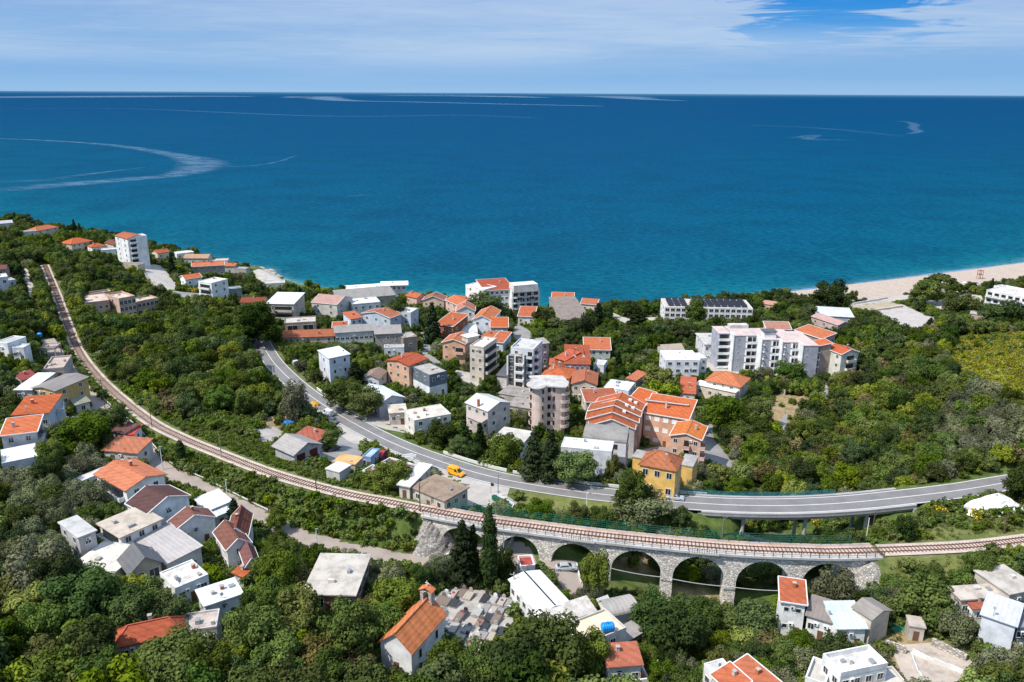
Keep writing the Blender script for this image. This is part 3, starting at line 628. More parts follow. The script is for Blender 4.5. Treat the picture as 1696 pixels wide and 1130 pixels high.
def house(name, label, L, Rr, C, h, roof='flat', wc=WHITE, rc=None, fl=2, nf=3, ns=2, rh=None, cat='house', ref=None, trim=False, over=.4, into=None, para=.35,
          chim=(), bal=(), style='std', ww=1.1, wh=1.25, group=None, lo=-2.5, protect=True, bare=False, wmat=None, rmat=None, door=True, prow=None):
    if cat == 'house' and name in ('shed', 'porch', 'warehouse', 'barn', 'hall'): cat = name
    z = 15.0
    for _ in range(40):
        PL, PR = unp(*L, z + h), unp(*Rr, z + h); zg = .5 * (float(gz(PL.x, PL.y)) + float(gz(PR.x, PR.y))); z += .4 * (max(.5, zg) - z)
    PL, PR = unp(*L, z + h), unp(*Rr, z + h)
    ex = (PR - PL); ex.z = 0; w = ex.length; ex.normalize(); ey = Vector((-ex.y, ex.x, 0)); mid = (PL + PR) / 2
    if ey.dot(Vector((mid.x, mid.y, 0))) < 0: ey = -ey; ex = -ex
    if isinstance(C, tuple):
        PC = unp(*C, z + h); d = max(2.0, abs((PC - PR).dot(ey)))
    else: d = C
    ctr = mid + ey * d / 2; ctr.z = z; rz = math.atan2(ex.y, ex.x)
    FM = Matrix.Translation(ctr) @ Matrix.Rotation(rz, 4, 'Z')
    if into is None:
        root = thing(name, label, cat, ctr, rz, group); root.matrix_world = FM; LM = Matrix.Identity(4)
    else: root = into; LM = FMS[root.name].inverted() @ FM
    if into is None: FMS[root.name] = FM
    if rh is None: rh = {'gable_y': w * .2, 'gable_x': d * .2, 'hip': min(w, d) * .22}.get(roof, .8)
    wm = wmat or plaster(wc); X, Y = w / 2, d / 2
    mb = XMB(LM); mesh_wall(mb, w, d, h, wm, roof, rh, lo); wo = mb.build('wall', root)
    tile = rc in (ORANGE, BRICKR, BROWNR) or (rc is not None and rc[0] > rc[1] * 1.9)
    rc = rc or (CONC if roof == 'flat' else ORANGE)
    if tile and not rmat:
        g_ = random.Random(len(label) * 31 + ord(label[0]) + int(L[0]) * 7); f_ = g_.choice((.8, .9, 1.0, 1.0, 1.08)); k_ = g_.choice((.92, 1.0, 1.1, 1.22)); rc = (round(rc[0] * f_, 3), round(rc[1] * f_ * k_, 3), round(rc[2] * f_ * k_ * k_, 3))
    rm = rmat or (tiles(rc) if tile else (deckmat(rc) if roof == 'flat' else sheet(rc)))
    mb = XMB(LM)
    if roof == 'flat':
        if over > .05 and para <= .05: mb.box(-X - over, X + over, -Y - over, Y + over, h + .003, h + .25, rm)
        else:
            mb.box(-X + .2, X - .2, -Y + .2, Y - .2, h - .1, h + .06, rm)
        ro = mb.build('roof', root)
        if para > .05:
            q = XMB(LM); t = .22; e = .03
            q.box(-X - e, X + e, -Y - e, -Y + t, h - .05, h + para, wm); q.box(-X - e, X + e, Y - t, Y + e, h - .05, h + para, wm); q.box(-X - e, -X + t, -Y + t, Y - t, h - .05, h + para, wm); q.box(X - t, X + e, -Y + t, Y - t, h - .05, h + para, wm); q.build('parapet', root)
    else:
        rp = roof_polys(w, d, h, roof, rh, over); th = .16
        for p in rp: mb.slab([(x, y, zz + th + .03) for x, y, zz in p], th, rm)
        ro = mb.build('roof', root)
        if roof in ('gable_x', 'gable_y', 'hip') and tile:
            rdg = MB(); rdg.M = LM; q = XMB(LM)
            if roof == 'gable_y': q.bar((0, -Y - over, h + rh + th + .05), (0, Y + over, h + rh + th + .05), .35, .14, rm)
            elif roof == 'gable_x': q.bar((-X - over, 0, h + rh + th + .05), (X + over, 0, h + rh + th + .05), .35, .14, rm)
            else:
                if len(rp[0]) == 4: q.bar((*rp[0][2][:2], rp[0][2][2] + th + .06), (*rp[0][3][:2], rp[0][3][2] + th + .06), .3, .12, rm)
                elif len(rp[1]) == 4: q.bar((*rp[1][2][:2], rp[1][2][2] + th + .06), (*rp[1][3][:2], rp[1][3][2] + th + .06), .3, .12, rm)
                for p in rp:
                    q.bar((p[0][0], p[0][1], p[0][2] + th + .06), (p[-1][0], p[-1][1], p[-1][2] + th + .06), .3, .12, rm)
            q.build('ridge_tiles', ro)
        if trim and not roof.startswith('barrel'):
            q = XMB(LM); seen = {}
            for p in rp:
                for a, b in zip(p, p[1:] + p[:1]):
                    kk = tuple(sorted((tuple(round(c, 2) for c in a), tuple(round(c, 2) for c in b)))); seen[kk] = seen.get(kk, 0) + 1
            for (a, b), c in seen.items():
                if c == 1: q.bar((a[0], a[1], a[2] + .1), (b[0], b[1], b[2] + .1), .2, .24, M_TRIM)
            q.build('roof_edge', ro)
    # windows on the walls that face the camera
    camv = FM.inverted() @ Vector((0, 0, CAM_Z)); fh = h / fl
    balx = [(s, a, b) for s, a, b in bal]
    for i in range(fl):
        zc = i * fh + fh * .55
        for j in range(nf):
            x = -X + w * (j + .5) / nf
            if any(s == 'f' and -X + w * a < x < -X + w * b for s, a, b in balx): continue
            if door and i == 0 and j == nf // 2 and not bare: continue
            add_window(root, LM, x, -Y - .003, zc, 0, min(ww, w / nf * .7), min(wh, fh * .6), style)
        for sgn, nm in ((-1, 'l'), (1, 'r')):
            if sgn * camv.x < X: continue
            for j in range(ns):
                y = -Y + d * (j + .5) / ns
                if any(s == nm and -Y + d * a < y < -Y + d * b for s, a, b in balx): continue
                add_window(root, LM, sgn * (X + .003), y, zc, R(90) * sgn, min(ww, d / ns * .7), min(wh, fh * .6), style)
    if door and nf and not bare and into is None:
        q = XMB(LM); x = -X + w * (nf // 2 + .5) / nf; q.box(x - .5, x + .5, -Y - .06, -Y + .02, -.3, 2.05, plain('wooden_door', (.16, .08, .045), .7)); q.build('door', root)
    for s, a, b in balx:
        for i in range(1 if fl > 1 else 0, fl):
            q = XMB(LM); q2 = XMB(LM); z0 = i * fh; t = 1.3
            if s == 'f':
                x0, x1 = -X + w * a, -X + w * b
                q.box(x0, x1, -Y - t, -Y - .004, z0 - .1, z0 + .08, M_TRIM); q.box(x0, x1, -Y - t, -Y - t + .1, z0 + .08, z0 + 1.0, wm); q.box(x0, x0 + .1, -Y - t + .1, -Y - .004, z0 + .08, z0 + 1.0, wm); q.box(x1 - .1, x1, -Y - t + .1, -Y - .004, z0 + .08, z0 + 1.0, wm)
                q2.box(x0 + .3, x1 - .3, -Y - .05, -Y + .02, z0 + .1, z0 + min(2.3, fh * .78), M_GLASS)
            else:
                sg = -1 if s == 'l' else 1; y0, y1 = -Y + d * a, -Y + d * b; xa, xb = sorted((sg * (X + .004), sg * (X + t)))
                q.box(xa, xb, y0, y1, z0 - .1, z0 + .08, M_TRIM); xo = sorted((sg * (X + t), sg * (X + t - .1))); q.box(xo[0], xo[1], y0, y1, z0 + .08, z0 + 1.0, wm)
                xi = sorted((sg * (X + .004), sg * (X + t - .1))); q.box(xi[0], xi[1], y0, y0 + .1, z0 + .08, z0 + 1.0, wm); q.box(xi[0], xi[1], y1 - .1, y1, z0 + .08, z0 + 1.0, wm)
                xg = sorted((sg * (X - .02), sg * (X + .05))); q2.box(xg[0], xg[1], y0 + .3, y1 - .3, z0 + .1, z0 + min(2.3, fh * .78), M_GLASS)
            bo = q.build('balcony', root); q2.build('balcony_door', bo)
    for cx, cy in chim:
        q = XMB(LM); x, y = cx * X, cy * Y
        top = h + (rh if roof != 'flat' else 0) + .9
        q.box(x - .3, x + .3, y - .3, y + .3, h - .2, top, M_BRICK); q.box(x - .4, x + .4, y - .4, y + .4, top, top + .12, M_CONC); q.build('chimney', ro)
    if into is None and label:
        g = random.Random(sum(ord(c_) * (k_ + 1) for k_, c_ in enumerate(label))); Zc = ctr.length
        if tile and roof in ('gable_x', 'gable_y', 'hip', 'shed_f', 'shed_l') and not chim and cat != 'church' and g.random() < .75:
            q = XMB(LM); x, y = g.uniform(-.5, .5) * X, g.uniform(-.3, .4) * Y; q.box(x - .28, x + .28, y - .28, y + .28, h - .2, h + rh + .75, plaster((.55, .5, .44)) if g.random() < .6 else M_BRICK); q.box(x - .36, x + .36, y - .36, y + .36, h + rh + .75, h + rh + .87, M_CONC); q.build('chimney', ro)
        if roof == 'flat' and w > 5 and Zc < 480:
            for k_ in range(g.randint(1, 3)):
                q = XMB(LM); x, y = g.uniform(-.75, .75) * X, g.uniform(-.7, .7) * Y; a_, c_ = g.uniform(.25, .7), g.uniform(.25, .6); q.box(x - a_, x + a_, y - c_, y + c_, h + .05, h + g.uniform(.4, .95), g.choice([M_GALV, plaster((.6, .57, .52)), M_CONC])); q.build('roof_vent', ro)
        if nf and Zc < 360 and not bare and cat in ('house', 'apartment block', 'hotel'):
            for k_ in range(g.randint(1, 2)):
                q = XMB(LM); x = -X + w * (g.randint(1, max(1, nf - 1)) / max(nf, 2)); zc = (g.randint(0, fl - 1)) * fh + fh * .72; q.box(x - .42, x + .42, -Y - .34, -Y - .004, zc - .3, zc + .3, M_STEELW); o_ = q.build('air_conditioner', root)
                q = XMB(LM); q.tube((x - .1, -Y - .345, zc), (x - .1, -Y - .36, zc), .22, .22, M_RAIL, 10); q.build('fan_grille', o_)
        if Zc < 330 and g.random() < .28 and cat == 'house':
            q = XMB(LM); x = g.uniform(-.7, .7) * X; q.bar((x, -Y + .5, h), (x, -Y + .5, h + 1.1 + (rh if roof != 'flat' else 0)), .06, .06, M_GALV); zt = h + 1.1 + (rh if roof != 'flat' else 0); q.tube((x, -Y + .42, zt), (x, -Y + .28, zt + .06), .1, .3, M_GALV, 12); q.build('satellite_dish', ro)
    HOUSES.append((root, FM, w, d, h + (rh if roof != 'flat' else 0) * .7, ref, protect))
    LASTF[0] = (root, LM, w, d, h, FM); return root
FMS = {}; LASTF = [None]
# ------------------------------------------------------------------ far left headland
H = house
H('house','grey-roofed house half hidden under dark trees at the far left shore',(-4,371),(21,369),8,5,'gable_x',GREYW,(.45,.43,.42),1,2,0)
H('house','long orange-roofed house nearest the top left shore',(60,383),(97,376),10,5,'hip',CREAM,ORANGE,2,3,1)
H('shed','flat grey outbuilding joined to the top left shore house',(32,385),(60,383),6,3.5,'flat',GREYW,CONC,1,2,0)
H('house','orange hip-roofed house left of the two beside the white tower block',(118,405),(153,399),12,5.5,'hip',CREAM,ORANGE,2,4,1)
H('house','small orange-roofed house with white terrace below the hip-roofed house',(152,410),(176,407),8,4.5,'hip',WHITE,ORANGE,1,3,1)
H('house','brown-roofed house touching the white tower block on its left',(173,402),(188,406),8,5,'gable_x',CREAM,BROWNR,1,2,1)
H('terrace_building','low white terrace building in front of the white tower block',(168,415),(198,413),6,4,'flat',WHITE,(.6,.58,.54),1,3,0,cat='house')
t=H('apartment_block','tall white tower block with orange and grey roof on the left headland',(211,396),(242,392),(186,391),18,'gable_y',WHITE,ORANGE,6,2,2,rh=1.5,cat='apartment block',ref='white tower block',bal=[('f',.1,.9)])
H('x','x',(225,393),(243,391),8,19,'flat',WHITE,(.45,.43,.42),6,0,0,into=t,bare=True,para=.5)
H('shed','dark flat-roofed shed below the white tower block',(196,438),(228,440),6,3,'flat',BEIGE,(.25,.22,.19),1,2,0)
H('house','orange-roofed house tucked behind a tree right of the white tower block',(261,420),(281,417),8,4.5,'gable_x',CREAM,ORANGE,1,2,1)
H('shed','flat white beach building by the water on the left shore',(293,421),(321,418),8,4,'flat',WHITE,(.75,.73,.7),1,3,0)
H('house','tan-roofed grey house on the left waterfront',(304,428),(344,428),9,5,'gable_x',GREYW,(.42,.28,.18),1,4,1,rmat=tiles((.42,.26,.16)))
H('house','flat pale house at the end of the left waterfront row',(346,433),(377,432),7,5,'flat',(.6,.56,.5),(.55,.5,.45),1,3,1)
H('house','long grey-walled house with orange roof end on the left waterfront',(318,442),(371,439),8,6.5,'gable_x',(.34,.31,.30),ORANGE,2,5,1,trim=True)
H('shed','little orange-roofed annex right of the long grey-walled house',(371,441),(388,441),5,4.5,'shed_f',GREYW,ORANGE,1,1,0)
H('shed','grey flat boat shed at the tip of the left waterfront',(388,445),(407,446),5,4,'flat',(.4,.38,.36),(.42,.4,.38),1,1,0)
H('house','small white house with bright orange roof beside the balconied white villa',(307,463),(334,459),8,5,'gable_x',WHITE,ORANGE,1,2,1,trim=True)
H('villa','white villa with stacked balconies above the left waterfront',(350,470),(377,463),(335,465),10,'flat',WHITE,(.62,.58,.52),3,2,2,bal=[('l',.1,.9)],cat='house',ref='white balconied villa',trim=True,chim=[(.5,.5)])
H('shed','teal-grey shed right of the white balconied villa',(378,480),(400,478),6,5,'flat',(.25,.28,.28),(.3,.36,.36),1,1,0)
H('house','red-brown roofed house behind the tall dark tree near the rocky spit',(398,501),(438,501),8,5,'gable_x',CREAM,BRICKR,1,3,1)
H('shed','low pale slab-roofed boathouse on the rocky spit',(438,471),(472,469),9,3,'flat',GREYW,(.5,.47,.43),1,2,0)
# terraced ruin complex in the left wood
H('ruin','pinkish unfinished block with low roof slab in the left wood',(140,503),(181,498),(150,489),5.5,'flat',(.52,.37,.29),(.60,.46,.38),1,4,1,cat='unfinished building',bare=True)
H('ruin','long pinkish pergola terrace behind the unfinished block in the wood',(141,491),(184,485),5,5,'flat',(.55,.4,.31),(.3,.24,.18),1,6,0,cat='unfinished building',bare=True,para=.9)
H('ruin','three storey pinkish unfinished hotel shell in the left wood',(197,498),(224,493),(192,487),9,'flat',(.52,.38,.3),(.60,.47,.38),3,4,1,cat='unfinished building',bare=True,para=1.0,ww=1.6,wh=1.8,ref='unfinished pinkish hotel shell')
H('ruin','pinkish unfinished wing right of the hotel shell in the wood',(227,502),(262,495),8,6.5,'flat',(.50,.36,.28),(.58,.45,.36),2,5,1,cat='unfinished building',bare=True,para=.7,ww=1.6,wh=1.6)
# left edge houses above the railway
H('house','white two storey house cut by the left picture edge beside the dirt path',(-14,462),(13,459),8,8,'flat',(.68,.68,.70),(.7,.69,.67),2,2,1)
H('house','grey-white annex right of the white house beside the dirt path',(13,466),(26,464),6,6,'flat',(.5,.5,.52),(.4,.38,.37),2,1,1)
H('house','brown-roofed house at the left edge above the dirt path',(-8,447),(9,446),7,6,'gable_x',(.4,.3,.25),BROWNR,2,1,1)
H('house','white flat house at the left edge among trees below the dirt path',(-8,568),(12,570),(9,556),5,'flat',WHITE,(.5,.49,.48),1,1,0)
H('house','small white house right of the flat house at the left edge',(20,577),(39,577),(36,571),4.5,'flat',(.70,.71,.73),(.66,.65,.63),1,2,0)
t=H('carport','pinkish roof terrace over an open carport by the railway at left',(64,578),(91,577),(86,570),3.2,'flat',(.5,.4,.36),(.46,.35,.3),1,0,0,cat='carport',lo=2.6,bare=True)
def posts(t, x0, x1, y0, y1, h, m=M_CONC, r=.15):
    LM = LASTF[0][1]
    for x in (x0, x1):
        for y in (y0, y1):
            q = XMB(LM); q.box(x - r, x + r, y - r, y + r, -2.5, h, m); q.build('post', t)
_r,_m,_w,_d,_h,_f = LASTF[0]; posts(t,-_w/2+.2,_w/2-.2,-_d/2+.2,_d/2-.2,2.6)
H('house','low pinkish terrace house beside the railway, lower one of two',(72,614),(106,611),(103,592),3.2,'flat',(.5,.42,.37),(.46,.36,.31),1,2,1,para=.6)
H('house','white sheet-roofed house left of the ochre house by the lane',(25,646),(52,646),(82,622),4,'shed_f',GREYW,(.72,.71,.69),1,2,1,rh=.6)
H('shed','small maroon-roofed shed behind the white sheet-roofed house',(37,630),(61,624),5,3.2,'shed_f',GREYW,(.33,.08,.08),1,1,0)
H('house','ochre-walled house with brown-grey sheet roof beside the lane',(53,643),(91,648),(120,622),5.5,'gable_y',(.62,.42,.17),(.25,.22,.2),2,3,2,rh=.7,ref='ochre-walled house')
H('shed','open grey-roofed lean-to below the ochre-walled house',(126,671),(148,665),(143,660),3,'shed_f',(.6,.6,.58),(.26,.27,.2),1,1,0,bare=True)
t=H('house','white house with bright orange lean roof and flat white wing, upper left',(21,688),(80,684),(82,661),5.5,'shed_f',(.62,.64,.68),ORANGE,1,4,1,rh=1.0,ref='upper orange lean-roofed house',chim=[(-.3,.1)],trim=False)
H('x','x',(80,683),(106,679),6,4.8,'flat',(.62,.64,.68),(.6,.6,.6),1,1,1,into=t)
t=H('house','white house with orange lean roof and white edge beams, lower left edge',(2,722),(60,715),(64,695),6.5,'shed_f',(.58,.57,.57),ORANGE,2,2,2,rh=1.0,trim=True,ref='lower orange lean-roofed house',bal=[('r',.1,.8)])
H('x','x',(3,768),(62,756),(55,735),4,'flat',(.62,.64,.68),(.78,.76,.74),1,2,1,into=t,para=.1)
H('kiosk','brown-roofed shed beside the lane bend',(182,714),(205,719),(213,704),3,'shed_f',(.6,.6,.6),BROWNR,1,1,0,rh=.6,cat='shed')
H('kiosk','small pale kiosk with red roof beside the lane bend',(203,720),(221,720),(220,708),3,'shed_f',(.70,.70,.68),(.50,.07,.055),1,1,1,rh=.5,cat='shed')
H('house','low house with weathered orange tiles under the kiosks by the lane',(171,746),(227,751),(231,732),3.4,'shed_f',(.62,.55,.5),(0.418, 0.122, 0.053),1,2,1,rh=1.0)
t=H('house','white terrace-roofed house behind the big orange-roofed house by the lane',(136,797),(214,765),(228,751),3.2,'flat',(.7,.69,.67),(.72,.68,.64),1,2,1,para=.15)
t=H('house','big white house with broad orange roof and left balconies beside the lane',(209,811),(272,786),(159,785),6.5,'gable_y',WHITE,(0.471, 0.144, 0.065),2,2,3,rh=1.3,bal=[('l',.1,.9)],ref='big orange-roofed white house',chim=[(.3,.3)],over=.6)
t=H('house','white house with dark brown-red gable roof right below the big orange-roofed house',(243,851),(312,821),(232,825),6,'gable_y',WHITE,(.125,.05,.038),2,1,2,rh=2.0,trim=True,ref='brown-red gabled white house')
H('carport','white metal sheet roof over a yard beside the lane',(345,845),(382,830),(325,832),4,'shed_f',(.7,.7,.7),(.78,.78,.78),1,2,1,rh=.8,cat='shed')
H('shed','lower pale sheet lean-to in front of the white metal roof',(352,858),(381,846),4,3,'shed_f',(.6,.6,.6),(.62,.64,.66),1,1,0,rh=.4)
t=H('house','white house with twin red-brown gables in the row below the lane',(291,877),(355,856),(269,868),5.5,'gable_y',WHITE,(.23,.08,.052),1,2,1,rh=2.0,trim=True)
H('house','white house with flat tan roof slab and ground arcade',(200,890),(266,861),(172,865),5,'flat',WHITE,(.52,.44,.36),2,3,2,over=.5,para=0,bal=[('l',.1,.9)],ref='flat tan-roofed house')
H('house','pale grey house with flat concrete roof half covered by trees at left',(130,891),(158,880),(92,869),6,'flat',(.46,.46,.47),(.5,.48,.46),2,1,2,over=.3,para=0,ref='pale flat-roofed house')
H('warehouse','broad low building with rust-patched grey sheet roof in the left village',(276,934),(333,909),(228,894),4,'shed_l',(.55,.53,.5),(.42,.38,.36),1,2,0,rh=.5,cat='building',ref='rust-patched sheet roof')
H('house','low cream flat-roofed house behind the dark grey gable',(190,948),(239,908),(138,925),3.4,'flat',(.66,.62,.55),(.68,.63,.55),1,1,0,over=.3,para=0)
t=H('house','beige house with dark grey corrugated gable roof and two openings',(216,948),(266,930),(184,931),4.2,'gable_y',(.50,.42,.34),(.125,.125,.13),1,2,1,rh=2.2,ww=1.8,wh=2.0,bare=True,ref='dark grey gabled house',over=.6)
t=H('house','white flat-roofed house with brick chimney and roof rails in the left village',(291,976),(345,953),(224,967),4,'flat',WHITE,(.66,.62,.57),1,3,1,para=.3,chim=[(.7,.2)],ref='white house with brick chimney')
H('house','white house with smooth white sloping sheet roof beside a palm',(340,1004),(400,984),(291,991),4.2,'flat',(.68,.70,.73),(.74,.74,.75),1,2,1,over=.4,para=0,chim=[(.2,.2)],ref='smooth white roof')
H('house','red-brown double gable house among the left village trees',(376,910),(414,898),(347,884),5.5,'gable_y',(.68,.66,.64),(.20,.075,.05),2,1,2,rh=1.8,trim=True)
H('house','rear red-brown gable wing by the lane',(376,889),(408,886),9,5.5,'gable_y',(.68,.66,.64),(.19,.07,.048),1,2,1,rh=2.0,trim=True)
H('house','small maroon-tiled house with stair terrace left of the beige slab roof',(408,936),(428,931),(384,914),4.5,'gable_y',(.68,.67,.65),(.17,.06,.045),1,1,1,rh=1.4,trim=True)
H('porch','little bright orange porch roof over white stairs in the left village',(402,955),(417,942),(391,949),3,'shed_f',(.66,.64,.62),ORANGE,1,1,0,rh=.4,cat='porch')
t=H('house','red hip-roofed house with weathered tiles between trees at bottom left',(190,1070),(302,1046),(310,1021),4.2,'hip',(.6,.55,.5),(.42,.105,.055),1,4,1,ref='red hip-roofed house',rh=1.8)
t=H('terrace_building','flat pinkish roof terrace with thin white railing beside the red hip roof',(303,1048),(359,1040),(369,1010),4,'flat',(.6,.56,.52),(.50,.42,.37),1,3,1,cat='house',ref='pinkish roof terrace')
# ------------------------------------------------------------------ bottom centre
t=H('hall','wide beige flat-roofed hall with dark glazed end below the lane bend',(505,983),(586,985),(605,922),4.2,'flat',(.30,.17,.12),(.52,.47,.41),1,5,4,over=.6,para=0,cat='building',ref='beige flat-roofed hall',ww=1.8,wh=2.2)
church=H('church','small white church with orange tile gable roof beside the cemetery',(630,1062),(681,1079),(732,1016),5.2,'gable_y',(.80,.79,.78),(0.471, 0.144, 0.057),1,1,2,rh=2.6,cat='church',rmat=tiles((.56,.185,.07),.3),ref='orange-roofed church',over=.45,ww=.9,wh=1.8)
t=H('house','long white gabled building between the cemetery and the car park',(893,1016),(943,1000),(910,942),4.5,'gable_y',WHITE,(.74,.73,.73),1,2,5,rh=.7,cat='building',ref='long white gabled building',rmat=deckmat((.74,.73,.72),.2))
_r,_m,_w,_d,_h,_f=LASTF[0]; q=XMB(_m); q.box(-.14,.14,-_d/2-.3,_d/2+.3,_h+.86,_h+.98,M_RAIL); q.build('ridge_cap',t)
H('porch','red-floored terrace with white parapet at the end of the long white building',(862,941),(886,939),(880,922),2.6,'flat',WHITE,(.36,.065,.05),1,1,0,cat='terrace',para=.5)
H('house','house with stained white vaulted roof behind the yellow roof terrace',(919,1034),(985,1012),(972,996),4.4,'shed_f',(.7,.68,.65),(.55,.50,.45),1,3,1,rh=.8,rmat=deckmat((.60,.55,.5),.45))
t=H('house','cream house with parapet roof terrace carrying a blue water tank',(948,1079),(1037,1043),(1000,1012),6,'flat',(.56,.51,.46),(.74,.60,.43),2,2,2,para=.5,ref='roof terrace with the blue tank',rmat=deckmat((.74,.60,.43),.15))
TANKHOUSE=LASTF[0]
H('shed','grey barrel-roofed shed behind the blue-tank terrace',(1011,1022),(1057,1012),(1040,989),4.6,'barrel_x',GREYW,(.37,.34,.31),1,2,1,rh=1.2,over=.2)
H('shed','pale grey low shed left of the barrel-roofed shed',(999,1008),(1012,1006),(1026,989),4,'shed_l',GREYW,(.45,.43,.41),1,1,0,rh=.4)
H('shed','low dark grey slab roof right of the blue-tank terrace',(1038,1063),(1067,1046),(1055,1026),3.2,'flat',(.4,.38,.36),(.33,.3,.28),1,2,0,over=.3,para=0)
t=H('house','white house with terracotta roof terrace and arch at bottom centre',(1008,1104),(1062,1100),(1046,1073),5,'shed_f',WHITE,(.40,.115,.06),1,3,1,rh=.8,ref='terracotta terrace house')
H('x','x',(1040,1135),(1075,1130),(1060,1108),1.6,'flat',WHITE,(.42,.13,.075),1,0,0,into=t,para=.8)
# bottom right
H('house','white flat house with two orange strip roofs, flat front part',(1180,1116),(1211,1107),(1199,1091),5,'flat',WHITE,(.62,.6,.58),1,2,1,para=.2)
H('house','left orange strip-roofed white house at bottom edge',(1212,1148),(1240,1136),(1212,1106),5,'shed_l',WHITE,(0.456, 0.115, 0.046),1,1,2,rh=.8,trim=True)
H('house','right orange strip-roofed white house at bottom edge',(1262,1152),(1290,1139),(1239,1094),5.4,'shed_l',WHITE,(0.456, 0.115, 0.046),1,1,2,rh=.8,trim=True)
t=H('house','white tower-like house with orange lean roof below the stone viaduct',(1294,995),(1334,1001),(1354,976),7.5,'shed_f',WHITE,(0.441, 0.130, 0.065),2,2,1,rh=1.2,trim=True,ref='white house below the viaduct',ww=.9,wh=.9)
H('house','white house with brown-grey sheet roof adjoining the orange lean-roofed one',(1337,1019),(1386,1034),(1401,1010),4.6,'shed_f',WHITE,(.24,.20,.18),1,3,1,rh=.8)
t=H('house','white house with pale green tin roof below the viaduct',(1387,1041),(1434,1040),(1446,1008),4.4,'shed_f',WHITE,(.52,.60,.57),1,2,1,rh=1.4)
H('barn','tall barn with weathered grey roof at the foot of the stone cone',(1444,1025),(1474,1011),(1428,1000),6,'gable_y',(.58,.5,.42),(.27,.24,.21),1,0,0,rh=.9,cat='barn',bare=True)
t=H('house','white house with walled flat roof terraces at bottom right',(1392,1122),(1469,1106),(1360,1091),6.5,'flat',WHITE,(.60,.57,.54),2,4,2,para=1.0,ref='walled roof terraces')
H('x','x',(1333,1128),(1366,1140),(1314,1083),4.2,'flat',WHITE,(.5,.46,.42),1,3,1,into=t,para=.9)
H('x','x',(1395,1150),(1505,1140),(1480,1107),3.4,'flat',(.62,.58,.53),(.55,.5,.45),1,0,0,into=t,para=.5,bare=True)
H('shed','small beige shed with tin roof among terraces right of the barn',(1507,1037),(1532,1041),(1536,1026),3,'flat',(.52,.46,.4),(.5,.44,.38),1,1,0,over=.2,para=0)
H('house','long beige flat-roofed house at the right edge above olive trees',(1592,994),(1664,989),(1675,967),4.2,'flat',(.56,.5,.43),(.54,.47,.4),1,4,1,over=.3,para=0,ref='long beige flat roof')
H('house','flat grey-beige house beyond the long beige roof at the right edge',(1672,985),(1720,975),8,4.2,'flat',(.56,.5,.43),(.5,.45,.4),1,3,0,over=.3,para=0)
H('house','low white house with red-brown roof below the long beige roof',(1612,1008),(1660,1004),(1655,990),3.4,'shed_f',WHITE,(.34,.11,.07),1,2,1,rh=.6)
t=H('house','tall pale blue-white house at the right edge among olive trees',(1627,1018),(1682,1037),(1712,1015),6.5,'shed_f',(.66,.69,.74),(.5,.5,.52),2,0,1,rh=.8,ref='pale blue-white house')
H('house','dark blue-grey glazed house at the right edge',(1684,1042),(1725,1042),7,5,'flat',(.12,.16,.2),(.3,.3,.32),2,4,1)
# ------------------------------------------------------------------ between railway and main road
t=H('garage','grey gabled workshop with dark red doors beside the railway',(487,752),(529,735),(447,741),3.6,'gable_y',(.42,.41,.41),(.33,.30,.28),1,0,0,rh=1.8,cat='garage',ref='grey gabled workshop',over=.7)
_r,_m,_w,_d,_h,_f=LASTF[0]
for xx in (-.25,.25):
    q=XMB(_m); q.box(xx*_w-1.3,xx*_w+1.3,-_d/2-.05,-_d/2+.02,-.2,2.9,plain('dark_red_door',(.10,.02,.02),.8)); q.build('garage_door',t)
H('shed','red-tiled low roof behind the grey gabled workshop',(488,722),(524,732),(528,716),3.2,'shed_f',(.5,.48,.46),(.42,.10,.05),1,2,1,rh=.7)
t=H('roof_building','low overgrown flat-roofed building by the car park and railway',(683,808),(736,830),(760,803),3.6,'flat',(.5,.44,.38),(.30,.22,.16),1,3,3,cat='building',ref='overgrown flat roof',over=.4,para=0)
H('canopy','long white canopy slab beside the main road car park',(661,803),(678,806),(715,772),3.2,'flat',(.62,.58,.52),(.72,.68,.62),1,1,3,cat='canopy',over=.5,para=0)
H('canopy','white walled terrace strip along the main road',(632,768),(690,785),(692,773),1.6,'flat',(.72,.71,.69),(.16,.10,.08),1,0,0,cat='terrace',para=.5,bare=True)
H('canopy','second white walled terrace strip nearer the railway',(600,782),(668,803),(680,791),1.6,'flat',(.72,.71,.69),(.20,.11,.08),1,0,0,cat='terrace',para=.5,bare=True)
H('kiosk','blue and white kiosk with striped top in the roadside yard',(600,757),(614,759),(619,744),3.2,'flat',(.25,.36,.55),(.40,.50,.52),1,2,1,cat='kiosk')
H('kiosk','dark red domed stall beside the blue kiosk',(614,757),(632,759),4,2.2,'barrel_x',(.16,.04,.05),(.4,.06,.07),1,0,0,rh=.8,cat='stall',bare=True,over=.1)
H('shed','orange-sheeted shelter in the roadside yard near the railway',(553,765),(588,770),(592,757),2.6,'flat',(.4,.36,.32),(.62,.38,.16),1,0,0,bare=True,over=.2,para=0)
H('shed','low pale sheet roof left of the bushes above the railway',(540,777),(562,783),(572,769),2.4,'flat',(.5,.48,.46),(.66,.62,.6),1,0,0,bare=True,over=.2,para=0)
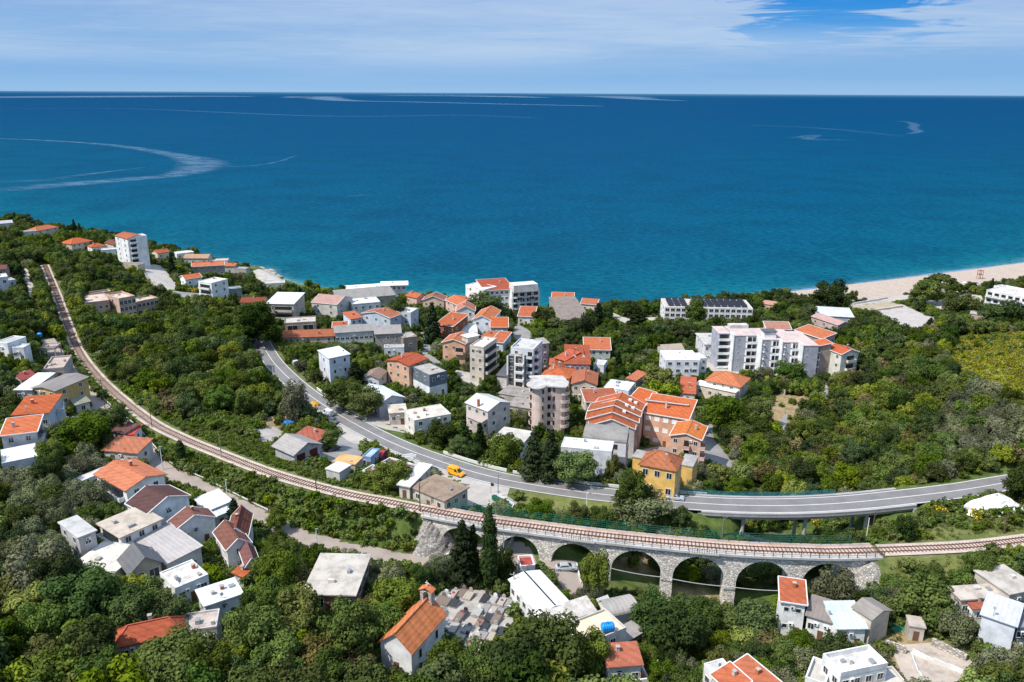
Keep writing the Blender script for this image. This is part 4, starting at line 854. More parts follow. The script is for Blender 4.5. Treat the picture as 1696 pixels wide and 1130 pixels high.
# ------------------------------------------------------------------ village beyond the road, left half
H('house','beige four storey house with white curved metal roof near the left shore',(441,503),(486,504),(496,490),11,'shed_f',(.52,.45,.36),(.70,.71,.73),3,2,2,rh=1.4,bal=[('f',.25,.95)],ref='beige house with white metal roof')
H('house','unfinished brown box house with open dark front',(471,537),(523,534),(517,525),6,'flat',(.36,.27,.22),(.50,.46,.41),1,2,1,bare=True,ww=4.5,wh=3.6,para=.5,ref='brown box house')
H('house','long low terracotta lean roof in front of the brown box house',(466,560),(553,557),(552,549),3,'shed_f',(.5,.42,.36),(0.418, 0.108, 0.042),1,5,0,rh=.9)
H('hotel','wide grey-brown asbestos roof of the old seaside hall',(560,497),(655,489),16,6,'shed_f',(.42,.37,.33),(.27,.245,.22),1,6,1,rh=1.5,cat='hall',ref='wide grey-brown hall roof')
H('restaurant','white modern waterfront pavilion with sweeping white roofs',(578,482),(640,478),12,5,'flat',(.75,.75,.75),(.82,.81,.80),1,6,1,cat='restaurant',over=1.2,para=0,ref='white waterfront pavilion')
H('restaurant','raised white roof wing at the right end of the waterfront pavilion',(634,473),(672,472),8,8,'flat',(.7,.7,.71),(.82,.81,.80),2,5,1,cat='restaurant',over=1.5,para=0)
H('house','pale three storey house with faded pinkish mansard roof',(516,501),(558,505),(563,491),9,'gable_x',(.60,.57,.51),(.42,.25,.21),3,2,2,rh=2.5,over=.2,rmat=tiles((.44,.26,.22)),trim=True)
H('house','white block house with flat white roof behind the blue-white houses',(583,505),(630,501),(622,492),8,'flat',(.55,.57,.62),(.72,.69,.64),2,4,2,trim=True)
H('house','blue-white house with left orange lean roof',(581,529),(600,526),(600,517),7,'shed_f',(.58,.65,.74),(0.441, 0.122, 0.053),2,2,0,rh=1.0)
H('house','blue-white house with long orange roof and white gable beams',(600,519),(646,527),(641,516),8,'gable_y',(.50,.56,.64),(0.426, 0.122, 0.053),2,3,1,rh=1.8,trim=True)
H('house','white cube house right of the blue-white houses',(648,516),(680,519),(677,510),9,'flat',(.56,.60,.66),(.68,.65,.6),3,2,1)
H('shed','tiny orange lean roof with white edges left of the long white building',(551,543),(575,542),(573,536),4,'shed_f',WHITE,(0.441, 0.115, 0.046),1,1,0,rh=.8,trim=True)
H('house','long white building with grey asbestos roof and row of dark windows',(555,552),(618,548),7,6,'shed_f',(.62,.62,.62),(.27,.25,.23),1,8,0,rh=1.0,ww=1.6,wh=1.0,door=False,ref='long white building with grey roof')
H('house','grey stone house with asbestos roof right of the long white building',(621,554),(664,552),(663,543),8,'shed_f',GREYW,(.30,.27,.25),2,3,1,rh=1.2,wmat=stone((.36,.33,.30),1.5),ref='grey stone house')
H('house','low white annex below the grey stone house',(636,577),(669,576),4,4,'flat',(.68,.70,.74),(.42,.39,.36),1,2,0)
H('house','unfinished concrete-walled house beside the village lane',(668,561),(691,558),8,7,'flat',(.30,.25,.21),(.4,.35,.31),1,1,1,bare=True)
t=H('house','tall narrow white house with grey metal roof among trees left of the road bend',(545,594),(579,587),(536,582),11,'shed_f',(.66,.68,.73),(.62,.63,.65),3,2,1,rh=.6,ww=.8,wh=1.3,ref='tall narrow white house')
H('house','low brown-roofed cottage hidden behind the narrow white house',(600,626),(627,628),(610,613),3.6,'gable_y',(.66,.67,.7),(.25,.17,.13),1,2,1)
H('house','white house with white metal gable roof beside the main road',(628,669),(668,658),(601,648),5.2,'gable_y',(.62,.63,.66),(.72,.74,.76),2,1,3,rh=1.8,trim=True,ref='white metal gable house')
t=H('house','salmon house with low red-orange roof above the main road',(677,606),(707,594),(649,594),9.5,'gable_x',(.66,.40,.27),(0.426, 0.090, 0.038),3,2,3,rh=1.0,trim=False,over=.5,ref='salmon house')
t=H('house','slate blue and white modern flat-roofed house beside the salmon house',(711,622),(740,615),(684,608),8.5,'flat',(.14,.17,.21),(.42,.38,.34),2,2,2,para=.15,ref='slate blue flat house')
_r,_m,_w,_d,_h,_f=LASTF[0]; q=XMB(_m); q.box(-_w/2-.04,_w/2+.04,-_d/2-.04,_d/2+.04,-2.4,_h*.47,plaster((.74,.75,.78))); q.build('lower_wall',t)
H('house','tan flat-roofed house wing beside the forecourt on the main road',(645,685),(673,683),(700,668),4,'flat',(.58,.5,.42),(.62,.53,.43),1,2,1,over=.3,para=0)
H('house','cream flat-roofed house with stepped slabs beside the main road',(686,697),(747,686),(733,669),5.5,'flat',(.66,.63,.58),(.62,.56,.48),2,3,1,para=.15,over=.3,chim=[(-.1,.3)],ref='cream flat-roofed house')
t=H('house','pale house with grey sheet gable and brick chimney near the road pines',(772,667),(808,681),(842,666),9.5,'gable_x',(.60,.55,.50),(.55,.54,.52),3,3,2,rh=1.6,chim=[(.1,-.95)],ref='pale house with brick chimney')
H('shed','low lean-to against the pale house with brick chimney',(775,690),(797,700),3,6,'shed_f',(.55,.47,.42),(.40,.34,.30),2,2,1,rh=.8)
H('shed','grey concrete slab roof behind the round tower, upper slab',(826,652),(872,660),(880,645),3.6,'flat',(.4,.36,.33),(.30,.27,.24),1,3,1,over=.2,para=0)
H('shed','grey concrete slab roof left of the round tower, lower slab',(840,672),(880,678),(882,663),3.4,'flat',(.38,.33,.3),(.34,.30,.27),1,3,1,over=.2,para=0)
# hotel and the houses round it
t=H('hotel','big white seaside hotel with red roof and dark balcony grid',(803,482),(851,479),(772,470),13,'shed_f',WHITE,(0.380, 0.090, 0.046),4,6,3,rh=1.7,cat='hotel',ref='big white seaside hotel',trim=True,ww=1.4,door=False)
H('x','x',(771,473),(804,480.5),9,13.4,'flat',WHITE,(.78,.76,.74),4,2,0,into=t,para=.5,ww=1.2,door=False,bare=True)
H('x','x',(848,485),(893,481),14,12.5,'flat',WHITE,(.70,.62,.56),4,4,0,into=t,para=.9,ww=2.6,wh=2.0,door=False,bare=True)
_r,_m,_w,_d,_h,_f=LASTF[0]
for i in range(4):
    q=XMB(_m); q.box(-_w/2,_w/2,-_d/2-1.2,-_d/2-.01,i*_h/4-.15,i*_h/4+.1,M_TRIM)
    for k in range(5): q.box(-_w/2+k*(_w-.4)/4,-_w/2+.4+k*(_w-.4)/4,-_d/2-1.2,-_d/2-.9,i*_h/4+.1,(i+1)*_h/4-.15,M_TRIM)
    q.bar((-_w/2,-_d/2-1.1,i*_h/4+1.0),(_w/2,-_d/2-1.1,i*_h/4+1.0),.06,.06,M_RAIL); q.build('balcony',t)
H('x','x',(851,474),(891,471),8,16.5,'flat',(.72,.68,.62),(.72,.70,.67),1,2,0,into=t,para=.2,ww=3,wh=2,lo=12.7,bare=True,door=False)
H('house','peach house with orange gable left of the big hotel',(738,497),(757,505),(771,492),6,'gable_x',(.66,.45,.35),(0.456, 0.119, 0.046),2,2,1,trim=True,rh=1.8)
H('house','orange-roofed house half behind trees at the waterfront left of the hotel',(700,497),(735,498),9,5,'gable_y',(.64,.45,.36),(0.380, 0.122, 0.068),1,3,1,rh=2.4,trim=True)
H('house','small orange-roofed waterfront house behind dark trees',(672,490),(690,494),8,5,'gable_x',(.64,.45,.36),(0.441, 0.122, 0.053),1,2,1)
H('house','white house with pinkish orange gable roof in front of the hotel',(756,515),(786,515),10,7.5,'gable_y',(.70,.68,.64),(0.418, 0.144, 0.084),2,2,1,rh=2.4,trim=True)
H('house','white-blue gabled house with bright orange roof in front of the hotel',(783,529),(814,531),(819,514),8,'gable_y',(.66,.70,.78),(0.471, 0.119, 0.038),2,2,1,rh=2.0,trim=True,ref='white-blue gabled house')
H('house','orange-brick house with twin tile strips beside a tall dark tree',(722,537),(750,541),(757,526),8,'shed_f',(0.380, 0.130, 0.061),(0.441, 0.122, 0.049),2,3,2,rh=2.0,trim=True,ref='orange-brick house')
H('house','pinkish grey house with orange roof right of the white-blue gabled house',(813,542),(841,542),(845,532),6.5,'shed_f',(.52,.42,.38),(0.471, 0.115, 0.038),1,3,1,rh=1.6,trim=True)
H('tent','white domed tent roof in the middle of the village',(752,556),(790,554),12,3,'barrel_x',(.64,.62,.60),(.66,.64,.61),1,0,0,rh=3.0,cat='tent',bare=True,rmat=deckmat((.62,.60,.57),.2))
H('house','peach balconied house with orange gable roof left of the cream flats',(733,567),(770,570),(774,557),8.5,'gable_y',(.66,.38,.25),(0.456, 0.119, 0.042),2,3,1,rh=1.6,trim=True,bal=[('f',.55,.95)],ref='peach balconied house')
t=H('apartment_block','cream five storey flats with stacked balconies and cluttered flat roof',(778,574),(801,577),(816,561),14,'flat',(.62,.54,.45),(.68,.62,.55),4,2,3,cat='apartment block',bal=[('r',.05,.95)],ref='cream flats',para=.5)
H('x','x',(775,560),(793,556),4,16,'flat',(.6,.55,.48),(.74,.72,.68),1,0,0,into=t,over=.4,para=0,lo=14,bare=True)
H('house','small orange-roofed white house right behind the cream flats',(814,566),(833,568),(842,556),6,'shed_f',(.60,.62,.66),(0.426, 0.119, 0.053),1,2,1,rh=1.4,trim=True)
H('house','orange tile roof joined to the small house behind the cream flats',(798,557),(815,561),5,6,'shed_f',(.6,.5,.42),(0.426, 0.130, 0.061),1,1,0,rh=1.2)
t=H('apartment_block','dark grey and white modern flats with framed balconies, front part',(840,590),(868,592.5),(872,583),12.5,'flat',(.075,.075,.085),(.46,.43,.39),4,2,2,cat='apartment block',ref='dark and white modern flats',para=.3,style='std')
_r,_m,_w,_d,_h,_f=LASTF[0]
for a in (-.5,-.06,.44):
    q=XMB(_m); q.box(a*_w-.05,a*_w+.55,-_d/2-.6,-_d/2-.01,-2,_h+.2,M_TRIM); q.build('pilaster',t)
for i in range(4):
    q=XMB(_m); q.box(0,_w/2,-_d/2-1.3,-_d/2-.62,i*_h/4,i*_h/4+.9,M_TRIM); q.build('balcony',t)
t=H('apartment_block','taller white rear wing of the modern flats with dark recesses',(846,577),(883.5,581),(895.5,566),15,'flat',(.66,.66,.68),(.52,.50,.47),5,2,2,cat='apartment block',para=.6,bal=[('f',.72,.98),('r',.1,.5)])
H('apartment_block','weathered grey flats right behind the modern flats',(897,570),(909,568.5),(905,562),12,'shed_f',(.36,.33,.30),(.33,.30,.27),4,1,2,rh=.6,cat='apartment block',rmat=deckmat((.33,.30,.27)))
H('carport','dark grey awning roof at the foot of the modern flats',(823,622),(839,624),(842,606),4.5,'shed_f',(.6,.56,.5),(.10,.10,.115),1,0,0,rh=1.2,bare=True,cat='carport',lo=-1)
t=H('house','orange-red roofed guesthouse with dormers and striped lilac wall',(936,603),(977,604),(976,582),7.5,'shed_f',(.55,.44,.50),(0.410, 0.083, 0.034),2,5,1,rh=2.4,ref='orange-red guesthouse',trim=False)
_r,_m,_w,_d,_h,_f=LASTF[0]
for xx in (-.12,.26):
    q=XMB(_m); q.poly([(xx*_w-.9,-_d*.15,_h+1.0),(xx*_w+.9,-_d*.15,_h+1.0),(xx*_w,-_d*.15,_h+2.3)],M_TRIM); q.poly([(xx*_w-.9,-_d*.15,_h+1.0),(xx*_w,-_d*.15,_h+2.3),(xx*_w,_d*.3,_h+2.3)],tiles((0.410, 0.083, 0.034))); q.poly([(xx*_w+.9,-_d*.15,_h+1.0),(xx*_w,-_d*.15,_h+2.3),(xx*_w,_d*.3,_h+2.3)],tiles((0.410, 0.083, 0.034))); q.build('dormer',t)
H('house','left wing of orange-red roofs beside the striped guesthouse',(919,593),(936,598),(938,583),8,'shed_f',(0.395, 0.115, 0.061),(0.410, 0.086, 0.038),2,1,1,rh=1.4)
H('house','low orange-red roof before the striped guesthouse',(910,609),(937,610),(934,599),4.6,'shed_f',(.5,.3,.22),(0.426, 0.094, 0.038),1,2,1,rh=1.0)
H('house','pale green-grey house with plain orange roof behind the guesthouse',(968,579),(1011,580),(1010,567),6,'shed_f',(.50,.52,.50),(0.456, 0.119, 0.046),2,4,1,rh=1.8,trim=True)
H('house','tiny white house right of the striped guesthouse',(983,604),(1000,606),(1002,598),5,'flat',(.7,.7,.7),(.62,.6,.57),1,2,0)
H('house','orange hip roof peeping out behind the round tower',(897,622),(942,627),(939,610),6.5,'hip',(.6,.45,.35),(0.471, 0.137, 0.057),1,3,1,rh=2)
H('house','cream house with orange gable right of the round tower',(947,636),(988,638),(996,619),6.5,'gable_y',(.66,.55,.44),(0.410, 0.137, 0.072),2,3,1,rh=1.6,trim=False,ref='cream orange-gabled house')
H('house','white flat house with sunlit terrace right of the cream gabled house',(1000,642),(1041,648),(1048,634),6,'flat',(.64,.66,.72),(.80,.79,.78),2,2,1,para=.2,ref='white flat terrace house')
H('house','brown-orange tiled low house before the white terrace house',(971,666),(1024,664),(1020,650),4.5,'shed_f',(.6,.5,.44),(0.380, 0.122, 0.065),1,4,1,rh=1.4,trim=True)
H('house','small grey house with orange lean roof beside the round green trees',(1038,627),(1053,631),(1062,620),4,'shed_f',(.4,.36,.35),(0.441, 0.119, 0.049),1,1,1,rh=1.0)
# round tower
def round_tower():
    z=15.0; h=16.5; c=unp(905,634,z+h); z=float(gz(c.x,c.y)); c=unp(907,636,z+h); z=float(gz(c.x,c.y)); c.z=z
    t=thing('apartment_tower','rounded pale pink apartment tower with scalloped balconies and bulging flat roof','apartment tower',c,0)
    M=Matrix.Identity(4); q=XMB(M); wm=plaster((.64,.51,.44)); lobes=[(-2.4,-2.4,2.7),(3.4,-1.4,2.3)]
    out=[]
    for i in range(72):
        a=2*math.pi*i/72; best=0
        for s in np.arange(0,9,.1):
            if abs(math.cos(a)*s)<4.5 and -3.7<math.sin(a)*s<4.6: best=max(best,s)
            for x,y,r in lobes:
                if math.hypot(math.cos(a)*s-x,math.sin(a)*s-y)<r: best=max(best,s)
        out.append((math.cos(a)*best,math.sin(a)*best))
    n=72; q.faces([(x,y,-2.5) for x,y in out]+[(x,y,h) for x,y in out],[(i,(i+1)%n,n+(i+1)%n,n+i) for i in range(n)]+[tuple(range(n,2*n))],wm); q.build('wall',t)
    q=XMB(M); o2=[(x*1.24+.5*math.sin(5*math.atan2(y,x)),y*1.24+.4*math.cos(4*math.atan2(y,x)),h+.36) for x,y in out]; q.slab(o2,.35,deckmat((.52,.49,.46),.5)); q.build('roof',t)
    for i in range(6):
        zc=i*h/6+1.6
        for u in (252,276,300):
            k=int(u/5); x,y=out[k%72]; a=math.atan2(y,x); add_window(t,M,x*1.0,y*1.0,zc,a+R(90),1.0,1.3,'brown')
        x,y=out[int(212/5)]; add_window(t,M,x,y,zc,R(180+32-90+180-90),1.0,1.3,'brown')
        for a0 in (335,180):
            if i==0: continue
            b=XMB(M); a=R(a0); r0=max(math.hypot(*out[int(a0/5)%72]),3); cx,cy=math.cos(a)*(r0-.2),math.sin(a)*(r0-.2)
            pts=[(cx+1.7*math.cos(s),cy+1.7*math.sin(s)) for s in [2*math.pi*j/16 for j in range(16)]]
            b.slab([(x,y,i*h/6+.1) for x,y in pts],.2,M_TRIM)
            for j in range(16):
                (x0,y0),(x1,y1)=pts[j],pts[(j+1)%16]; b.bar((x0,y0,i*h/6+.55),(x1,y1,i*h/6+.55),.1,.9,wm)
            bo=b.build('balcony',t)
    HOUSES.append((t,Matrix.Translation(c),11,10,h,'rounded apartment tower',True))
round_tower()
# ------------------------------------------------------------------ right half of the village
H('house','white-walled house with pale roof buried in pines at the road',(815,730),(862,738),(879,716),5.5,'flat',(.64,.63,.62),(.55,.5,.45),2,3,2,over=.4,para=0)
def stepped():
    t=H('house','large peach house with three stepped orange roof slices and skylights',(975,705),(1051,711),5,8,'gable_y',(.52,.47,.45),(0.441, 0.122, 0.046),2,3,0,rh=2.6,trim=True,ref='stepped orange-roofed house',over=.3)
    f=LASTF[0]; w0=f[2]
    for k,(l,r,h) in enumerate([((971,694),(1057,700),9.2),((974,681),(1060,690),10.4),((985,671),(1062,681),11.2)]):
        H('x','x',l,r,6,h,'gable_y',(.60,.40,.32),(0.441, 0.122, 0.046),2,0,0,rh=2.8,trim=True,into=t,over=.3,bare=True)
        _r,_m,_w,_d,_h,_f=LASTF[0]
        for xx in (.22,.34)[:2 if k else 1]:
            q=XMB(_m); zz=_h+2.8*(1-abs(xx)*2); q.box(xx*_w-.5,xx*_w+.5,-.6,.6,zz-.2,zz+.7,M_TRIM); q.build('skylight',t)
stepped()
H('house','grey barrel-roofed apartment house between the white block and the stepped roofs',(966,727),(1037,734),(1049,713),9.5,'barrel_x',(.68,.69,.73),(.26,.245,.225),3,2,3,rh=1.8,style='brown',ref='grey barrel-roofed house',over=.15,rmat=deckmat((.27,.255,.235),.4))
H('warehouse','big white windowless block with white flat roof beside the road',(929,741),(1013,749),(1023,733),9,'flat',(.66,.67,.70),(.80,.79,.77),3,0,3,cat='warehouse',ref='big white windowless block',para=.25,door=False,style='brown')
t=H('apartment_block','peach apartment house with orange roofs and white shutters',(1067,683),(1140,695),(1146,675),10.5,'shed_f',(.68,.38,.25),(0.456, 0.112, 0.038),3,5,1,rh=2.4,cat='apartment block',style='shut',trim=True,ref='peach apartment house',ww=1.5)
H('x','x',(1040,664),(1067,672),(1075,660),10.5,'shed_f',(.66,.36,.24),(0.456, 0.112, 0.038),3,0,1,rh=2.4,into=t,trim=True,style='shut')
H('x','x',(1071,668),(1138,676),4,12.4,'shed_b',(.66,.36,.24),(0.380, 0.101, 0.046),1,0,0,rh=1.0,into=t,trim=True,bare=True)
H('house','pink house with fresh orange gable roof and middle balconies behind the yellow house',(1111,721),(1161,729),(1164,707),9.5,'gable_y',(.66,.40,.30),(0.502, 0.148, 0.038),3,3,2,rh=1.3,trim=True,bal=[('f',.42,.66),('r',.0,.3)],ref='pink gabled house')
t=H('house','yellow two storey house with orange pyramid roof beside the main road',(1060,768),(1119,779),(1131,759),8.5,'hip',(.80,.50,.15),(0.471, 0.130, 0.049),2,3,2,rh=2.6,ref='yellow house',style='std',ww=1.3,wh=1.6)
H('x','x',(1048,757),(1063,760),(1070,749),6.5,'flat',(.80,.50,.15),(.38,.35,.32),1,0,0,into=t,bare=True,para=0,over=.2)
H('x','x',(1126,770),(1147,774),(1157,757),7.5,'flat',(.78,.48,.15),(.38,.36,.34),2,0,1,into=t,bare=True,para=0,over=.15)
# far right seaside
t=H('hotel','long white beach hotel with rows of dark solar panels on its roof',(1101,509),(1247,512),(1238,498),8.5,'flat',(.74,.73,.72),(.55,.46,.42),3,16,2,cat='hotel',ref='solar-panelled beach hotel',door=False,ww=2.0,wh=1.6,para=.3)
_r,_m,_w,_d,_h,_f=LASTF[0]
M_PV=plain('solar_panel',(.02,.02,.03),.25,0,.5)
for rr in range(4):
    for cc in range(12):
        if cc==3: continue
        q=XMB(_m); x0=-_w/2+2+cc*(_w-4)/12; y0=-_d/2+2+rr*(_d-3)/4; q.slab([(x0,y0,_h+.5),(x0+(_w-4)/12-.4,y0,_h+.5),(x0+(_w-4)/12-.4,y0+1.9,_h+1.5),(x0,y0+1.9,_h+1.5)],.08,M_PV); q.build('solar_panel',t)
H('house','white house with grey roof and scaffold balconies left of the long apartments',(1168,571),(1196,571),(1183,553),8,'flat',(.68,.68,.69),(.50,.48,.45),2,4,2,over=.5,para=0,bal=[('f',.3,1.0)],ref='grey-roofed balconied house')
H('house','old brown-roofed cottage behind the white modern house',(1100,582),(1133,580),(1116,571),4,'gable_x',(.5,.46,.41),(.36,.29,.23),1,2,1)
t=H('house','white modern three storey house with bright white roof and dark windows',(1103,597),(1159,597),(1161,581),9,'flat',(.74,.75,.78),(.82,.82,.82),3,4,2,ref='white modern house',para=.15,ww=1.5,wh=1.2)
H('x','x',(1160,595),(1171,594),7,8,'flat',(.74,.75,.78),(.7,.7,.7),3,1,1,into=t,bare=True)
t=H('house','cream house with large orange hip roof in front of the long apartments',(1170,629),(1226,640),(1239,626),6.5,'hip',(.66,.60,.52),(0.456, 0.126, 0.046),2,2,2,rh=2.6,ref='large orange hip roof',over=.6)
H('x','x',(1152,637),(1218,651),(1227,645),4.6,'flat',(.70,.60,.48),(.80,.77,.74),1,4,1,into=t,bare=True,over=.3,para=0)
H('house','cream cottage with red-orange lean roof left of the large hip roof',(1127,651),(1151,653),(1152,632),4.8,'shed_f',(.66,.58,.46),(0.426, 0.090, 0.034),1,2,1,rh=1.4,trim=False)
def long_block():
    h=15.0; z=10.0; px=[(1216.5,557),(1263,564),(1297,568),(1331,573.7)]; P=[unp(u,v,z+h) for u,v in px]; E=unp(1356,573.5,z+h)
    e=(E-P[3]).normalized(); n=Vector((-e.y,e.x,0)); rz=math.atan2(e.y,e.x); o=Vector((P[0].x,P[0].y,z)); FM=Matrix.Translation(o)@Matrix.Rotation(rz,4,'Z')
    t=thing('apartment_block','long white stepped apartment block with pinkish flat roof and balcony stacks','apartment block',o,rz); t.matrix_world=FM; FMS[t.name]=FM; I=Matrix.Identity(4)
    L=[((p-P[0]).dot(e),(p-P[0]).dot(n)) for p in P]; wE=(E-P[3]).length; gm=plaster((.40,.41,.46)); wm=plaster((.82,.82,.81)); pk=deckmat((.56,.45,.42),.25); D=14  # gm: grazing shade on the white fronts put into a grey plaster
    xs=[l[0] for l in L]+[L[3][0]+wE]
    q=XMB(I); q.box(-5,-.004,4.5,D+1,-2.5,h-.3,gm); q.build('wall',t); q=XMB(I); q.box(-5.2,-.3,4.3,D+1.2,h-.3,h-.1,pk); q.build('roof',t)
    for i in range(5):
        q=XMB(I); q.box(-5,-.5,3.2,4.49,i*h/5-.1,i*h/5+.1,wm); q.box(-5,-.5,3.2,3.3,i*h/5+.1,i*h/5+1,wm); b=q.build('balcony',t); q=XMB(I); q.box(-4.6,-.9,4.44,4.52,i*h/5+.15,i*h/5+2.3,M_GLASS); q.build('balcony_door',b)
    for k in range(4):
        x0,y0=L[k]; x1=xs[k+1]; w=x1-x0; q=XMB(I); q.box(x0,x1-.002,y0,D+y0*.6,-2.5,h,gm); q.build('wall',t)
        q=XMB(I); q.box(x0-.1,x1+.1,y0-.15,D+y0*.6+.1,h+.002,h+.3+.004*k,pk); q.build('roof',t)
        yp=L[k-1][1] if k else 4.5
        q=XMB(I); q.box(x0-.3,x0-.003,y0-.25,yp+.2,-2.5,h+.75,wm); q.build('white_fin',t)
        for i in range(5):
            z0=i*h/5
            add_window(t,I,x0+w*(.22 if k<3 else .3),y0-.003,z0+1.8,0,.6,.6)
            if k<3:
                a,b_=x0+w*.52,x1-.35
                q=XMB(I); q.box(a,b_,y0-1.5,y0-.01,z0-.1,z0+.12,wm); q.box(a,b_,y0-1.5,y0-1.4,z0+.12,z0+1.0,wm); q.box(a,a+.18,y0-1.5,y0-.01,z0+1.0,z0+h/5-.1,wm); q.box((a+b_)/2-.09,(a+b_)/2+.09,y0-1.5,y0-1.3,z0+1.0,z0+h/5-.1,wm); bo=q.build('balcony',t)
                q=XMB(I); q.box(a+.3,b_-.3,y0-.06,y0+.02,z0+.2,z0+2.4,M_GLASS); q.build('balcony_door',bo)
            else:
                q=XMB(I); q.box(x1,x1+1.3,y0+.5,y0+6,z0-.1,z0+.12,wm); q.box(x1+1.2,x1+1.3,y0+.5,y0+6,z0+.12,z0+1.0,gm); q.build('balcony',t)
            if i and k in (1,2):
                q=XMB(I); q.box(x0+w*.06,x0+w*.14,y0-.9,y0-.01,z0+1.1,z0+1.25,wm); q.build('canopy',t)
    xm=(xs[1]+xs[2])/2; ym=L[2][1]+7; q=XMB(I); q.box(xm-2.4,xm+2.4,ym-2,ym+2,h+.3,h+3,wm); q.box(xm-2.8,xm+2.8,ym-2.4,ym+2.4,h+3,h+3.25,plain('slate_roof',(.10,.11,.12),.6)); q.build('roof_cabin',t)
    q=XMB(I); q.box(1,9,D-4,D-.6,h+.31,h+1.7,plaster((.55,.52,.5))); q.build('roof_cabin',t)
    c=FM@Vector((xs[4]/2,5+L[2][1]*.6,0)); HOUSES.append((t,Matrix.Translation(c)@Matrix.Rotation(rz-R(24),4,'Z'),(P[3]-P[0]).length+8,15,h,'long white apartment block',True))
    H('x','x',(1317,547),(1361,561.5),(1370,553),15.5,'shed_f',(.36,.29,.25),ORANGE,5,0,3,into=t,rh=1.2,trim=True,bare=True)
    H('x','x',(1345,566),(1357,573),(1366,566),14.3,'shed_f',(.36,.29,.25),ORANGE,5,0,0,into=t,rh=.8,trim=True,bare=True)
    H('x','x',(1270,545),(1310,546),6,16,'shed_f',(.6,.5,.44),(.42,.17,.1),1,0,0,into=t,rh=1.4,trim=True,bare=True)
long_block()
t=H('house','cream three storey house with layered orange roof right of the long apartments',(1394,587),(1422,583),(1369,577),10.5,'gable_y',(.66,.63,.55),(0.441, 0.108, 0.046),3,1,2,rh=1.4,trim=True,bal=[('f',.3,.8)],ref='cream layered-roof house')
H('hall','grey-white roofed hall wing near the beach sports court',(1358,523),(1414,526),(1412,515),4.6,'shed_f',(.4,.44,.48),(.55,.56,.60),1,4,1,rh=1.2,cat='hall')
H('hall','long faded pink roof sloping down near the beach sports court',(1388,539),(1408,536),(1368,521),4,'gable_y',(.5,.4,.36),(.45,.28,.25),1,2,3,rh=1.2,cat='hall',rmat=sheet((.45,.28,.25)))
t=H('hotel','white hotel with scalloped balcony rows at the right edge',(1634,481),(1740,502),(1652,471),10.5,'flat',(.74,.73,.71),(.60,.55,.51),3,0,2,cat='hotel',ref='right edge hotel',bare=True,door=False,para=.4)
_r,_m,_w,_d,_h,_f=LASTF[0]
for i in range(3):
    q=XMB(_m); q.box(-_w/2+.3,_w/2,-_d/2-1.4,-_d/2-.01,i*_h/3+.5,i*_h/3+.7,M_TRIM); b=q.build('balcony',t); n=9
    for k in range(n):
        xc=-_w/2+.3+(_w-.3)*(k+.5)/n; rr=(_w-.3)/n*.46; pts=[(xc+rr*math.cos(a),-_d/2-1.35,i*_h/3+1.75-1.0*abs(math.sin(a))) for a in [math.pi*j/8 for j in range(9)]]
        q=XMB(_m); q.faces(pts+[(x,y+.12,z) for x,y,z in pts],[tuple(range(9)),tuple(range(17,8,-1))]+[(j,j+1,10+j,9+j) for j in range(8)]+[(8,0,9,17)],M_TRIM); q.build('scalloped_panel',b)
        q=XMB(_m); q.box(xc-rr*.7,xc+rr*.7,-_d/2-.05,-_d/2+.02,i*_h/3+.8,i*_h/3+2.9,M_GLASS); q.build('balcony_door',b)
H('x','x',(1646,474),(1668,479),6,13,'flat',(.72,.7,.68),(.6,.56,.5),1,2,1,into=t,bare=True,lo=10)
H('house','pale low building with red corner beside the right edge hotel',(1607,520),(1640,524),8,3.4,'flat',(.5,.36,.32),(.42,.38,.35),1,3,1,over=.2,para=0)
H('house','white house with orange roof beside the grey tiled hall right of the hotel',(914,494),(950,495),8,5,'shed_f',(.72,.71,.7),(0.456, 0.119, 0.046),1,3,1,rh=1.4,trim=True)
H('hall','weathered grey-brown tiled hall roof sloping among pines right of the hotel',(934,530),(978,528),(968,500),4.5,'shed_f',(.4,.36,.32),(.26,.21,.175),1,0,1,rh=3.2,cat='hall',rmat=tiles((.26,.21,.18),.5),bare=True,ref='weathered tiled hall')
H('house','orange-roofed house right of the weathered tiled hall',(962,503),(988,505),(990,496),5,'gable_x',(.66,.6,.55),(0.456, 0.122, 0.053),1,2,1,rh=1.6,trim=True)
H('house','small white house with orange roof at the foot of the hotel',(858,524),(884,525),(887,513),4.6,'shed_f',(.70,.66,.60),(0.441, 0.115, 0.053),1,3,1,rh=1.4,trim=True)
H('house','pale beach cabin roof beside the solar-panelled hotel',(1262,503),(1282,506),5,3,'shed_f',(.6,.45,.35),(.45,.2,.12),1,2,0)
# ------------------------------------------------------------------ paved yards, beach court
pave('yard', [(545,700),(600,712),(680,748),(745,778),(812,800),(845,806),(838,830),(800,842),(770,838),(762,805),(735,795),(715,770),(690,770),(630,742),(585,735),(560,720),(520,690),(505,672),(520,668)], M_PALE)
pave('yard', [(498,742),(560,722),(600,740),(600,758),(560,775),(530,760)], M_GREYP, .06)
pave('yard', [(420,712),(450,706),(470,716),(455,735),(430,732)], M_PALE, .06)
pave('yard', [(590,690),(640,680),(668,690),(682,706),(690,722),(640,712),(605,700)], M_PALE)
pave('yard', [(895,925),(910,928),(955,930),(962,960),(968,985),(940,985),(915,950)], M_LANE, .09)
pave('yard', [(722,982),(760,968),(800,978),(845,992),(850,1030),(820,1060),(790,1085),(755,1075),(735,1045),(700,1040),(690,1010)], deckmat((.46, .41, .36), .4), .06)
pave('yard', [(232,446),(252,438),(270,440),(292,470),(290,480),(262,480),(246,466)], M_PALE, .06)
pave('yard', [(286,482),(330,486),(322,494),(290,494)], M_GREYP, .06)
pave('path', [(20,440),(30,437),(52,455),(58,475),(56,505),(48,500),(46,475),(38,458)], deckmat((.55, .47, .40), .3), .06)
